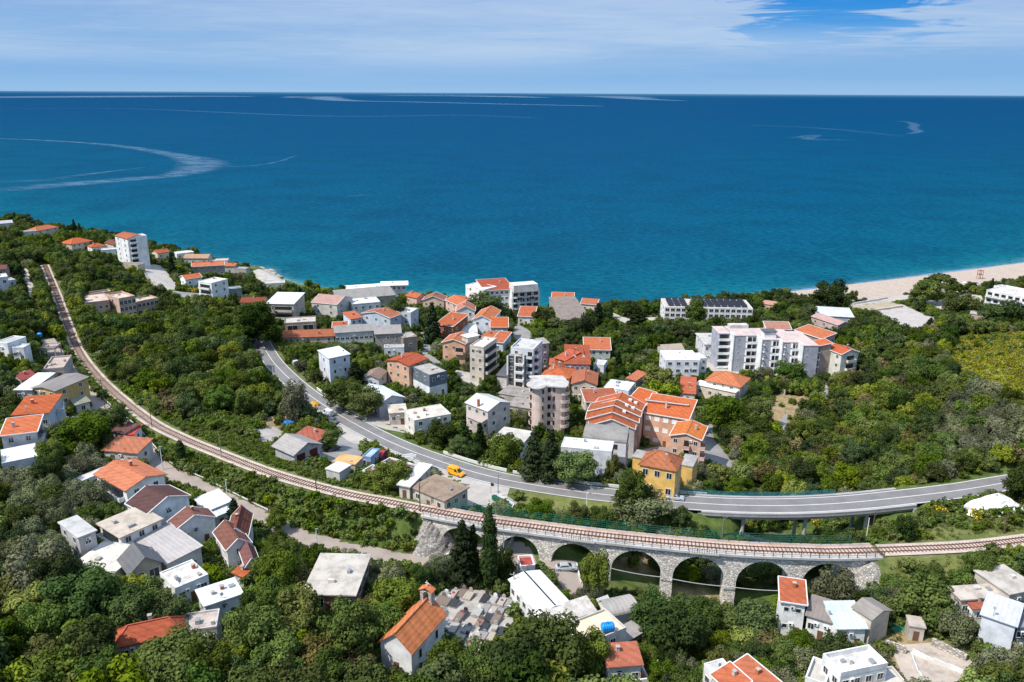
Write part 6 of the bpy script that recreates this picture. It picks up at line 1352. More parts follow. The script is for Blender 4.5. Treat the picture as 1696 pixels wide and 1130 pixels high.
car(548, 690, 537, 686, WHT, 'white van parked at the roadside in front of a dark tree', 'van', 1.15, 'van')
car(531, 693, 512, 687, WHT, 'white pickup parked behind the white van in the yard', scale=1.1)
car(1104, 826, 1131, 829, SIL, 'silver car driving on the main road right of the bushy roadside tree')
car(1072, 818, 1097, 822, (.6, .66, .74), 'pale blue van on the road half hidden by the bushy tree', 'van', 1.15, 'van')
car(922, 713, 938, 713, BLK, 'black car parked at the foot of the rounded tower')
car(782, 620, 792, 616, BLK, 'black car parked in front of the cream flats')
car(487, 603, 493, 612, WHT, 'white lorry cab parked on the verge among trees left of the road', 'van', 1.3, 'van')
car(716, 782, 724, 786, BLK, 'dark car in the shade at the end of the white canopy')
car(752, 827, 764, 818, (.05, .08, .06), 'dark green car in the shade of the overgrown flat roof', scale=1.0)
car(756, 817, 768, 806, (.16, .18, .2), 'grey car parked beyond the dark green one beside the overgrown flat roof')
car(546, 748, 558, 745, (.04, .04, .05), 'dark car under the tree beside the grey workshop')
car(500, 764, 512, 762, SIL, 'silver car half behind bushes at the grey workshop')
car(438, 648, 452, 643, (.05, .07, .10), 'dark lorry in deep tree shade beside the road at left', 'van', 1.3, 'van')
car(1427, 498, 1436, 496, BLK, 'dark car parked beside the beach wall left of the sports court')
car(1496, 489, 1505, 487, BLK, 'dark car parked by the beach left of the flat-topped pines')
car(1612, 472, 1621, 471, (.2, .2, .22), 'grey car parked behind the beach near the right edge hotel')
car(1618, 474, 1627, 474, WHT, 'white car parked behind the beach near the right edge hotel')
# bins, heaps, walls
b0, b1 = hit(819, 829), hit(846, 845)
for k in range(6):
    p = b0.lerp(b1, k / 5); t = thing('waste_container', 'green waste container in the row inside the white enclosure', 'bin', (p.x, p.y, float(gz(p.x, p.y)) + .08), math.atan2((b1 - b0).y, (b1 - b0).x), 'green waste containers')
    q = MB(); q.box(-.55, .55, -.45, .45, .15, 1.05, M_GREEN); q.build('bin_body', t); q = MB(); q.box(-.6, .6, -.5, .5, 1.05, 1.2, plain('bin_lid', (.01, .09, .05), .5)); q.build('lid', t)
    for x in (-.45, .45): q = MB(); q.tube((x, -.3, .08), (x, .3, .08), .1, .1, M_RAIL, 8); q.build('wheel', t)
def wall_line(px, h, th, m, label, name='stone_wall', cat='wall', rail=None):
    P = [hit(u, v) for u, v in px]; q = MB()
    for a, b in zip(P, P[1:]):
        n = max(1, int((b - a).length / 2)); prev = a
        for k in range(1, n + 1):
            c = a.lerp(b, k / n); za, zb = float(gz(prev.x, prev.y)), float(gz(c.x, c.y)); z = (za + zb) / 2
            q.bar((prev.x, prev.y, z + h / 2 - .4), (c.x, c.y, z + h / 2 - .4 + .002 * (k % 2)), th + .004 * (k % 2), h + .8, m); prev = c
    return tag(q.build(name), label, cat)
M_WW = plaster((.72, .70, .67))
wall_line([(816, 826), (824, 826), (852, 842), (848, 848)], 1.3, .2, M_WW, 'white low wall enclosing the green waste containers', 'bin_enclosure')
MW = stone((.46, .42, .37), 1.6)
wall_line([(712, 985), (722, 976), (745, 970), (775, 972)], 1.0, .5, MW, 'curved low stone wall at the top of the cemetery')
wall_line([(833, 925), (845, 905), (850, 895)], 1.2, .4, MW, 'stone retaining wall beside the ramp under the viaduct')
wall_line([(955, 937), (960, 960), (972, 990)], .7, .25, M_WW, 'white low wall along the edge of the silver car park')
wall_line([(738, 938), (754, 932)], 3.0, .3, plaster((.80, .79, .77)), 'small white wall panel beside the dark conifer', 'garden_wall')
wall_line([(1255, 1012), (1293, 1010)], 1.1, .25, M_WW, 'white balustrade wall left of the white house below the viaduct', 'balustrade')
wall_line([(1510, 1083), (1545, 1098), (1595, 1117)], 1.0, .2, M_WW, 'white sloping balustrade among stone terraces at bottom right', 'balustrade')
wall_line([(1465, 1075), (1500, 1083)], 1.8, .4, MW, 'old stone wall behind the walled roof terraces')
wall_line([(1543, 1068), (1600, 1095)], 1.4, .5, MW, 'terraced stone wall above the white sloping balustrade')
wall_line([(1508, 1088), (1520, 1120), (1540, 1150)], 1.0, .25, M_WW, 'pale wall dropping down beside the walled roof terraces', 'garden_wall')
wall_line([(235, 450), (246, 465), (262, 480)], 1.6, .5, MW, 'stone terrace wall below the white tower block')
wall_line([(1271, 652), (1285, 648), (1300, 655)], 2.2, .4, plaster((.5, .45, .4)), 'grey retaining wall below the long apartments', 'garden_wall')
wall_line([(1413, 505), (1470, 495)], 1.2, .4, M_WW, 'pale sea wall left of the sports court', 'sea_wall')
wall_line([(1440, 516), (1494, 509)], 1.0, 1.2, plaster((.5, .43, .36)), 'low stepped stand beside the sports court', 'grandstand', 'grandstand')
wall_line([(775, 690), (810, 705), (872, 712), (905, 722)], 1.0, .25, plaster((.5, .45, .4)), 'grey garden wall in front of the rounded tower', 'garden_wall')
wall_line([(1290, 905), (1240, 893), (1225, 885)], 1.0, .12, M_STEELW, 'white metal railing on the ramp under the road bridge', 'railing', 'railing')
def heap(u, v, r, h, m, label, name, cat, flat=1.0, seed=0):
    c = hit(u, v); rr = random.Random(seed); q = MB(); N, K = 18, 7; rows = []
    for k in range(K + 1):
        f = k / K; rows.append([(r * (1 - f) ** .8 * (1 + rr.uniform(-.2, .2)) * math.cos(2 * math.pi * j / N) * 1.3, r * (1 - f) ** .8 * flat * (1 + rr.uniform(-.2, .2)) * math.sin(2 * math.pi * j / N), h * f ** .7 * (1 + rr.uniform(-.12, .12)) - .3 * (k == 0)) for j in range(N)])
    for k in range(K):
        for j in range(N): q.poly([rows[k][j], rows[k][(j + 1) % N], rows[k + 1][(j + 1) % N], rows[k + 1][j]], m)
    o = q.build(name); o.location = (c.x, c.y, float(gz(c.x, c.y))); return tag(o, label, cat)
heap(1648, 846, 5.5, 4.2, deckmat((.80, .79, .77), .12), 'heap of bright white spoil below the right end of the main road', 'spoil_heap', 'heap', .7, 3)
heap(232, 530, 7, 1.6, stone((.52, .38, .28), .7), 'heap of pinkish building rubble below the unfinished hotel shell', 'rubble_heap', 'heap', .5, 4)
heap(1146, 1012, 2.2, 1.6, stone((.48, .43, .38), .9), 'pile of grey boulders beside the tallest viaduct pier', 'boulder_pile', 'rocks', .8, 5)
heap(460, 695, 4, 1.0, stone((.45, .32, .22), .8), 'pile of reddish rubble under the roadside trees', 'rubble_heap', 'heap', .6, 6)
heap(478, 702, 1.8, 1.3, plain('blue_tarp', (.02, .18, .50), .5), 'blue tarpaulin thrown over goods behind the red-tiled roof', 'tarpaulin', 'tarpaulin', .7, 7)
heap(521, 672, 1.6, 1.8, plain('yellow_machine', (.60, .32, .03), .5), 'yellow-orange covered machine under the roadside tree', 'covered_machine', 'machine', .8, 8)
heap(1489, 1042, 1.6, .5, plain('green_tarp', (.02, .22, .13), .6), 'green tarpaulin on the slope right of the barn', 'tarpaulin', 'tarpaulin', .5, 9)
# marble slabs by the road
for k in range(7):
    p = hit(672 + (k % 4) * 5, 757 + (k // 4) * 5); q = MB(); hgt = .7 + .15 * (k % 3); q.box(-.45, .45, -.12, .12, 0, hgt, M_STEELW); q.box(-.5, .5, -.3, .3, -.1, .12, M_CONC)
    o = q.build('stone_slab'); o.location = (p.x, p.y, float(gz(p.x, p.y)) + .06); tag(o, 'white upright stone slab in the cluster on the main road verge', 'stone slab', 'white stone slabs by the road')
# ------------------------------------------------------------------ cemetery
GR = [(380,560),(440,552),(497,545),(542,562),(398,600),(452,612),(362,590),(650,580),(706,592),(740,565),(762,602),(806,612),(600,672),(660,645),(702,662),(746,668),(796,672),(480,702),(562,742),(612,750),(672,708),(722,716),(652,772),(706,786),(772,802),(446,775),(532,792),(482,848),(541,880),(582,800),(632,832),(690,836),(652,942),(622,900),(472,918),(520,850),(585,860),(505,690)]
gm = [('grey', (.28, .26, .25)), ('dark', (.045, .045, .05)), ('beige', (.40, .34, .28)), ('pale', (.38, .36, .33)), ('brown', (.20, .15, .12))]
gdir = (hit(732, 1016) - hit(681, 1079)); grz = math.atan2(gdir.y, gdir.x)
for i, (a, b) in enumerate(GR):
    p = hit(640 + a / 4, 850 + b / 4); nm, c = gm[(i * 7 + i // 3) % 5]
    where = 'near the curved wall' if b < 625 and a < 560 else 'near the utility pole' if a > 590 and b < 700 else 'in the crowded lower rows' if b > 770 else 'in the middle of the cemetery'
    t = thing('grave', '%s stone slab grave %s' % (nm, where), 'grave', (p.x, p.y, float(gz(p.x, p.y)) + .06), grz, '%s graves %s' % (nm, where)); m = plain('grave_' + nm, c, .35 if nm == 'dark' else .7, 0, .5)
    L = 2.6 + .4 * rnd.random(); Wd = 1.5 + .4 * (i % 3 == 0)
    q = MB(); q.box(-L / 2, L / 2, -Wd / 2, Wd / 2, -.2, .35 + .15 * rnd.random(), deckmat((.28, .26, .24), .3)); q.build('kerb', t)
    q = MB(); q.box(-L / 2 + .1, L / 2 - .1, -Wd / 2 + .1, Wd / 2 - .1, .3, .6, m); q.build('slab', t)
    q = MB(); x = L / 2 + .1; hh = .9 + .6 * rnd.random(); q.faces([(x - .1, -.4, 0), (x - .1, .4, 0), (x - .1, .4, hh * .8), (x - .1, .2, hh), (x - .1, -.2, hh), (x - .1, -.4, hh * .8), (x + .1, -.4, 0), (x + .1, .4, 0), (x + .1, .4, hh * .8), (x + .1, .2, hh), (x + .1, -.2, hh), (x + .1, -.4, hh * .8)], [(0, 1, 2, 3, 4, 5), (11, 10, 9, 8, 7, 6)] + [(j, j + 6, (j + 1) % 6 + 6, (j + 1) % 6) for j in range(6)], m if i % 4 else M_STEELW); q.build('headstone', t)
    if i % 9 == 1:
        q = MB()
        for k in range(6): a_ = k * 1.05; q.tube((.3 + .15 * math.cos(a_), .15 * math.sin(a_), .6), (.3 + .22 * math.cos(a_), .22 * math.sin(a_), .8), .05, .1, plain('flowers', (.55, .04, .05), .8), 6)
        q.build('flowers', t)
# beach umbrellas and rocks along the shore
for i, (u, v) in enumerate([(1583, 471), (1597, 473), (1606, 476), (1590, 477), (1575, 474), (1612, 479)]):
    p = hit(u, v); t = thing('beach_umbrella', 'white beach parasol on the sand near the right edge hotel', 'parasol', (p.x, p.y, float(gz(p.x, p.y))), 0, 'white parasols on the beach'); q = MB(); q.tube((0, 0, 0), (0, 0, 2.2), .04, .04, M_GALV, 6); q.build('pole', t)
    q = MB(); q.tube((0, 0, 1.9), (0, 0, 2.5), 1.5, .03, M_STEELW, 10); q.build('canopy', t)
p = hit(1622, 462); t = thing('lifeguard_tower', 'reddish wooden frame tower on the beach near the right edge hotel', 'tower', (p.x, p.y, float(gz(p.x, p.y)))); mwd = plain('red_wood', (.30, .11, .06), .8)
for x in (-1.2, 1.2):
    for y in (-1.2, 1.2): q = MB(); q.bar((x, y, 0), (x, y, 6), .25, .25, mwd); q.build('post', t)
q = MB(); q.box(-1.4, 1.4, -1.4, 1.4, 3, 3.2, mwd); q.box(-1.4, 1.4, -1.4, 1.4, 5.6, 5.8, mwd); q.build('platform', t)
for i, (u, v) in enumerate([(425, 449), (436, 452), (447, 455), (456, 460), (430, 446), (444, 450)]):
    p = unp(u, v, .2); rr = random.Random(i); q = MB(); N = 9; r0 = 3.2 + 1.5 * rr.random()
    ring = [[(r0 * f * (1 + rr.uniform(-.25, .25)) * math.cos(2 * math.pi * j / N) * 1.4, r0 * f * (1 + rr.uniform(-.25, .25)) * math.sin(2 * math.pi * j / N), z * (1 + rr.uniform(-.2, .2))) for j in range(N)] for f, z in ((1, -1), (.9, .7), (.55, 1.5), (.05, 1.7))]
    for k in range(3):
        for j in range(N): q.poly([ring[k][j], ring[k][(j + 1) % N], ring[k + 1][(j + 1) % N], ring[k + 1][j]], stone((.46, .41, .37), .3, 'shore_rock'))
    o = q.build('shore_rock'); o.location = p; tag(o, 'pale rock on the bare spit reaching into the sea', 'rock', 'pale rocks on the spit')
# ------------------------------------------------------------------ vegetation
FOL = {
 'broadleaf': foliage('broadleaf_leaves', (.044, .074, .013), (.152, .208, .036)),
 'dark': foliage('dark_leaves', (.023, .045, .012), (.078, .118, .028), .15),
 'light': foliage('light_leaves', (.085, .122, .015), (.235, .275, .040)),
 'olive': foliage('olive_leaves', (0.07975, 0.0952, 0.0455), (0.2392, 0.252, 0.1365)),
 'cypress': foliage('cypress_leaves', (0.0116, 0.0252, 0.0091), (0.0406, 0.063, 0.0208), .1),
 'pine': foliage('pine_needles', (0.0261, 0.042, 0.013), (0.0899, 0.112, 0.0338), .15),
 'brown': foliage('brownish_leaves', (0.07975, 0.077, 0.026), (0.1958, 0.161, 0.0585)),
 'scrub': foliage('scrub_leaves', (0.06525, 0.105, 0.0182), (0.1668, 0.217, 0.039)),
 'broom': foliage('broom_leaves', (.05, .08, .015), (.12, .15, .03), .25, (.72, .48, .02)),
 'grass': foliage('grass_blades', (.075, .10, .022), (.19, .20, .055)),
 'meadow': foliage('meadow_grass', (.16, .18, .014), (.33, .31, .03))}
M_BARK = plain('bark', (.13, .10, .075), .95)
def leaf_mesh(name, seed, lobes, nleaf, leaf, mat, squash=1.0, flower=0.0, elong=1.0):
    """many small leaf-clump faces spread through lobes; lobes = (x, y, z, rx, rz)"""
    g = np.random.default_rng(seed); P = []; Nn = []; T = []
    vol = np.array([l[3] ** 2 for l in lobes]); cnt = np.maximum(8, (nleaf * vol / vol.sum()).astype(int))
    for (x, y, z, rx, rz), c in zip(lobes, cnt):
        d = g.normal(size=(c, 3)); d /= np.linalg.norm(d, axis=1)[:, None]; r = np.where(g.random(c) < .75, g.uniform(.8, 1.08, c), g.uniform(.3, .8, c))
        bump = 1 + .16 * np.sin(d[:, 0] * 5 + seed + x) * np.cos(d[:, 2] * 4 + y) ; r = r * bump
        P.append(np.stack([x + d[:, 0] * rx * r, y + d[:, 1] * rx * r, z + d[:, 2] * rz * r], -1)); n = d + g.normal(scale=.33, size=(c, 3)); n[:, 2] += .3; Nn.append(n / np.linalg.norm(n, axis=1)[:, None])
        T.append(np.clip(g.normal(.5, .13, c) + g.normal(0, .15), 0, 1))
    P = np.concatenate(P); Nn = np.concatenate(Nn); T = np.concatenate(T); k = len(P)
    a = np.cross(Nn, g.normal(size=(k, 3))); a /= np.linalg.norm(a, axis=1)[:, None]; b = np.cross(Nn, a)
    s = leaf * g.uniform(.55, 1.25, k); a *= (s * elong)[:, None] / 2; b *= s[:, None] / 2
    bend = Nn * (s * .18)[:, None]
    co = np.stack([P - a - b * .6, P + a * .2 - b + bend, P + a + b * .5, P - a * .3 + b + bend], 1).reshape(-1, 3)
    me = bpy.data.meshes.new(name); me.vertices.add(4 * k); me.vertices.foreach_set('co', co.ravel().astype(np.float32)); me.loops.add(4 * k); me.loops.foreach_set('vertex_index', np.arange(4 * k, dtype=np.int32))
    me.polygons.add(k); me.polygons.foreach_set('loop_start', np.arange(0, 4 * k, 4, dtype=np.int32))
    at = me.attributes.new('tone', 'FLOAT', 'POINT'); at.data.foreach_set('value', np.repeat(T, 4).astype(np.float32))
    if flower:
        at = me.attributes.new('flower', 'FLOAT', 'POINT'); at.data.foreach_set('value', np.repeat((g.random(k) < flower).astype(np.float32), 4))
    me.materials.append(mat); me.update(calc_edges=True); return me
def round_lobes(seed, R0, H, n=16, z0=.3):
    g = random.Random(seed); out = [(0, 0, H * .58, R0 * .62, H * .30)]
    for k in range(n):
        a = k * 2.4 + g.uniform(-.5, .5); f = (k + .5) / n; zz = H * (z0 + (1 - z0) * (f * .86 + g.uniform(-.05, .05))); rr = R0 * (.78 * math.sqrt(max(0.05, 1 - ((zz / H - .5) / .56) ** 2))) * g.uniform(.75, 1.12)
        r = R0 * g.uniform(.26, .44); out.append((rr * math.cos(a), rr * math.sin(a), zz, r, r * g.uniform(.7, .95)))
    return out
def cone_lobes(seed, R0, H, n=30):
    g = random.Random(seed); out = []
    for k in range(n):
        f = k / (n - 1); a = k * 2.4; z = H * (.08 + .88 * f); rr = R0 * (1 - f) ** .8 * .6 * g.uniform(.7, 1.2); r = R0 * (.18 + .34 * (1 - f)); out.append((rr * math.cos(a), rr * math.sin(a), z, r, r * .8))
    return out
def cyp_lobes(seed, R0, H, n=22):
    g = random.Random(seed); out = []
    for k in range(n):
        f = k / (n - 1); z = H * (.04 + .92 * f); r = R0 * (min(1, .6 + f * 2.2) if f < .2 else (1 - ((f - .2) / .8) ** 5.5) * .95 + .06); a = g.uniform(0, 6.28); out.append((r * .18 * math.cos(a), r * .18 * math.sin(a), z, r * .85, H * .055))
    return out
def umb_lobes(seed, R0, H):
    g = random.Random(seed); out = []
    for k in range(16):
        a = k * 2.4; rr = R0 * math.sqrt((k + .3) / 16) * .85; r = R0 * g.uniform(.24, .36); out.append((rr * math.cos(a), rr * math.sin(a), H * (.72 + .2 * g.random() - .12 * rr / R0), r, r * .5))
    return out
def trunk_mesh(seed, H, r, spread, zf=.45):
    g = random.Random(seed); q = MB(); top = (g.uniform(-.2, .2), g.uniform(-.2, .2), H * zf); q.tube((0, 0, -.8), top, r, r * .65, M_BARK, 8)
    for k in range(4):
        a = k * 1.57 + g.uniform(-.4, .4); e = (top[0] + spread * .6 * math.cos(a), top[1] + spread * .6 * math.sin(a), H * (zf + .28)); q.tube(top, e, r * .5, r * .2, M_BARK, 6)
    q.tube(top, (top[0], top[1], H * .85), r * .55, r * .15, M_BARK, 6); return q.mesh('trunk')
# species: unit size 1 crown radius 3 m, height ~6.5 m
SPEC = {}
def spec(nm, mat, lobef, R0, H, nleaf, leaf, nvar, trunk=True, **kw):
    SPEC[nm] = dict(R=R0, H=H, hi=[leaf_mesh('crown', 100 + 17 * i + len(nm), lobef(31 * i + len(nm)), nleaf, leaf, FOL[mat], **kw) for i in range(nvar)],
        lo=[leaf_mesh('crown', 500 + 17 * i + len(nm), lobef(31 * i + len(nm)), int(nleaf * .5), leaf * 1.35, FOL[mat], **kw) for i in range(nvar)], tr=[trunk_mesh(i, H, .05 * R0 + .05, R0) for i in range(2)] if trunk else None)
spec('broadleaf', 'broadleaf', lambda s: round_lobes(s, 3.2, 6.6, 18), 3.2, 6.6, 6800, .30, 4)
spec('dark', 'dark', lambda s: round_lobes(s, 3.2, 7.2, 18, .2), 3.2, 7.2, 6800, .30, 3)
spec('light', 'light', lambda s: round_lobes(s, 3.0, 5.6, 16), 3.0, 5.6, 4370, 0.36, 3)
spec('olive', 'olive', lambda s: round_lobes(s, 3.2, 5.2, 20, .25), 3.2, 5.2, 5320, 0.29, 3)
spec('brown', 'brown', lambda s: round_lobes(s, 2.8, 5.0, 16), 2.8, 5.0, 3420, 0.33, 2)
spec('conifer', 'cypress', lambda s: cone_lobes(s, 2.8, 12), 2.8, 12, 3400, .5, 2)
spec('cypress', 'cypress', lambda s: cyp_lobes(s, 1.5, 17), 1.5, 17, 8000, .34, 2)
spec('pine', 'pine', lambda s: umb_lobes(s, 4.0, 8.5), 4.0, 8.5, 2400, .5, 2)
spec('shrub', 'scrub', lambda s: round_lobes(s, 1.5, 2.0, 9, .15), 1.5, 2.0, 620, .36, 3, trunk=False)
spec('darkshrub', 'broadleaf', lambda s: round_lobes(s, 1.6, 2.3, 9, .15), 1.6, 2.3, 650, .38, 3, trunk=False)
spec('broom', 'broom', lambda s: round_lobes(s, 1.7, 2.0, 9, .15), 1.7, 2.0, 800, .3, 2, trunk=False, flower=.45)
# --- what must stay visible: buildings, road, track, yards as a coarse depth picture used only to choose where plants grow
MW_, MH_ = 848, 565
PROT = np.zeros((MH_, MW_), np.float32)
def hull(pts):
    pts = sorted(set(pts)); 
    def half(ps):
        o = []
        for p in ps:
            while len(o) > 1 and (o[-1][0] - o[-2][0]) * (p[1] - o[-2][1]) - (o[-1][1] - o[-2][1]) * (p[0] - o[-2][0]) <= 0: o.pop()
            o.append(p)
        return o
    a, b = half(pts), half(pts[::-1]); return a[:-1] + b[:-1]
def protect_poly(P, Z, shrink_bottom=0.0):
    xs = [p[0] / 2 for p in P]; ys = [p[1] / 2 for p in P]
    x0, x1 = max(0, int(min(xs))), min(MW_ - 1, int(max(xs)) + 1); y0, y1 = max(0, int(min(ys))), min(MH_ - 1, int(max(ys) - shrink_bottom * (max(ys) - min(ys))) + 1)
    if x1 <= x0 or y1 <= y0: return
    X_, Y_ = np.meshgrid(np.arange(x0, x1) + .5, np.arange(y0, y1) + .5); m = in_poly(X_, Y_, list(zip(xs, ys))); s = PROT[y0:y1, x0:x1]; s[m] = np.maximum(s[m], Z)
FOOT = []
for root, FM, w, d, h, ref, prot in HOUSES:
    c8 = [FM @ Vector((x, y, z)) for x in (-w / 2, w / 2) for y in (-d / 2, d / 2) for z in (0, h)]
    q8 = [proj(p) for p in c8]; Zm = sum(p[2] for p in q8) / 8
    protect_poly(hull([(round(p[0], 2), round(p[1], 2)) for p in q8]), Zm, .24 if Zm > 190 else .1); FOOT.append((FM.inverted(), w / 2, d / 2))
def protect_line(line, o0, o1, step=4):
    for i in range(0, len(line) - step, step):
        t, n = frame_at(line, i); t2, n2 = frame_at(line, i + step); P = [line[i] + n * o0, line[i + step] + n2 * o0, line[i + step] + n2 * o1, line[i] + n * o1]; u, v, Z = proj_n(P)
        if Z.min() > 20: protect_poly(list(zip(u, v)), float(Z.mean()))
protect_line(RAIL, -2.5, 2.5); protect_line(ROAD, -4.2, 4.6); protect_line(LANE, -1.8, 2.2); protect_line(LANE2, -2, 2)
for P in PAVES:
    u, v, Z = proj_n([(x, y, float(gz(x, y))) for x, y in P]); protect_poly(list(zip(u, v)), float(Z.mean()))
for i in range(RA, RB - 4, 4):
    a, b = RAIL[i], RAIL[i + 4]; dz = 13 if 985 < proj(a)[0] < 1240 else 9; u, v, Z = proj_n([a, b, b - (0, 0, dz), a - (0, 0, dz)])
    if 880 < u.mean(): protect_poly(list(zip(u, v)), float(Z.mean()))
for P, Z in (([(1240,495),(1330,482),(1500,461),(1696,437),(1696,455),(1600,476),(1500,487),(1400,500),(1330,495)], 440), ([(1578,590),(1596,560),(1696,552),(1696,655),(1640,630),(1600,616)], 300), ([(1265,655),(1345,655),(1340,690),(1270,705),(1240,740),(1225,725)], 240), ([(842,812),(905,812),(1010,830),(1055,845),(1050,868),(960,866),(880,846)], 170), ([(1200,852),(1345,852),(1340,880),(1250,880),(1200,866)], 182), ([(1480,930),(1590,918),(1620,930),(1590,955),(1485,975)], 140), ([(1500,882),(1640,868),(1640,882),(1500,900)], 150), ([(1000,905),(1230,908),(1230,983),(1160,1000),(1090,1004),(1040,985),(1005,960)], 152), ([(1405,925),(1470,925),(1476,985),(1428,1000)], 146), ([(1100,503),(1240,492),(1240,499),(1100,511)], 440)): protect_poly(P, Z)
def blocked(x, y, z, r, h, frac=.11):
    # share of the plant's picture that would cover something further away that must stay visible
    u, v, Z = proj((x, y, z + h * .55)); ru = FPX * r / Z * .8; rv = FPX * h / Z * .42
    n = k = 0
    for dx, dy in _disc:
        i, j = int((v + dy * rv) / 2), int((u + dx * ru) / 2)
        if 0 <= i < MH_ and 0 <= j < MW_:
            n += 1; k += PROT[i, j] > Z + 1.0
    return n and k / n > frac
_disc = [(0, 0)] + [(.5 * math.cos(a), .5 * math.sin(a)) for a in np.arange(0, 6.2, 1.05)] + [(.92 * math.cos(a), .92 * math.sin(a)) for a in np.arange(0, 6.2, .52)]
# --- exclusion raster, 1 m cells
EX0, EY0, EW, EH = -620, 55, 1200, 820
EXC = np.zeros((EH, EW), bool); _ex, _ey = np.meshgrid(EX0 + .5 + np.arange(EW), EY0 + .5 + np.arange(EH))
for Mi, hw, hd in FOOT:
    c = Mi.inverted().translation; rr = hw + hd + 4; j0, j1, i0_, i1_ = [int(max(0, k)) for k in (c.x - rr - EX0, c.x + rr - EX0, c.y - rr - EY0, c.y + rr - EY0)]
    sx, sy = _ex[i0_:i1_, j0:j1], _ey[i0_:i1_, j0:j1]; lx = Mi[0][0] * sx + Mi[0][1] * sy + Mi[0][3]; ly = Mi[1][0] * sx + Mi[1][1] * sy + Mi[1][3]
    EXC[i0_:i1_, j0:j1] |= (np.abs(lx) < hw + .9) & (np.abs(ly) < hd + .9)
def exc_line(line, r):
    for p in line[::1]:
        j0, j1, i0_, i1_ = int(max(0, p[0] - r - EX0)), int(max(0, p[0] + r + 1 - EX0)), int(max(0, p[1] - r - EY0)), int(max(0, p[1] + r + 1 - EY0))
        sx, sy = _ex[i0_:i1_, j0:j1], _ey[i0_:i1_, j0:j1]; EXC[i0_:i1_, j0:j1] |= (sx - p[0]) ** 2 + (sy - p[1]) ** 2 < r * r
exc_line(RAIL, 3.6); exc_line(RAIL[RA:RB], 4.6); exc_line(ROAD[QA:QB], 7.5); exc_line(ROAD, 5.4); exc_line(LANE, 3.0); exc_line(LANE2, 3.2)
for P in PAVES: EXC |= in_poly(_ex, _ey, P)
SOFT = np.zeros_like(EXC)
for P in DRYG + EARTH + LOWG + [MEADOW]: SOFT |= in_poly(_ex, _ey, P)
_bw = np.interp(_ex, [60, 110, 163, 212, 265, 313, 420], [5, 12, 25, 46, 50, 58, 60]); _sd = shore_d(_ex, _ey); EXC |= (_sd < 4) | ((_sd < _bw) & (_ex > 48)) | ((_sd < 24) & (_ex > -300) & (_ex < 20))
for P in ([(1195,850),(1352,850),(1352,884),(1300,897),(1235,893),(1195,870)],): EXC |= in_poly(_ex, _ey, wpoly(P))
EXC |= in_poly(_ex, _ey, DRYG[0])
def exc(x, y, r=0):
    i, j = int(y - EY0), int(x - EX0)
    if not (0 <= i < EH and 0 <= j < EW): return True
    if EXC[i, j]: return True
    if r:
        for a in range(6):
            i2, j2 = int(y + r * math.sin(a * 1.047) - EY0), int(x + r * math.cos(a * 1.047) - EX0)
            if 0 <= i2 < EH and 0 <= j2 < EW and EXC[i2, j2]: return True
    return False
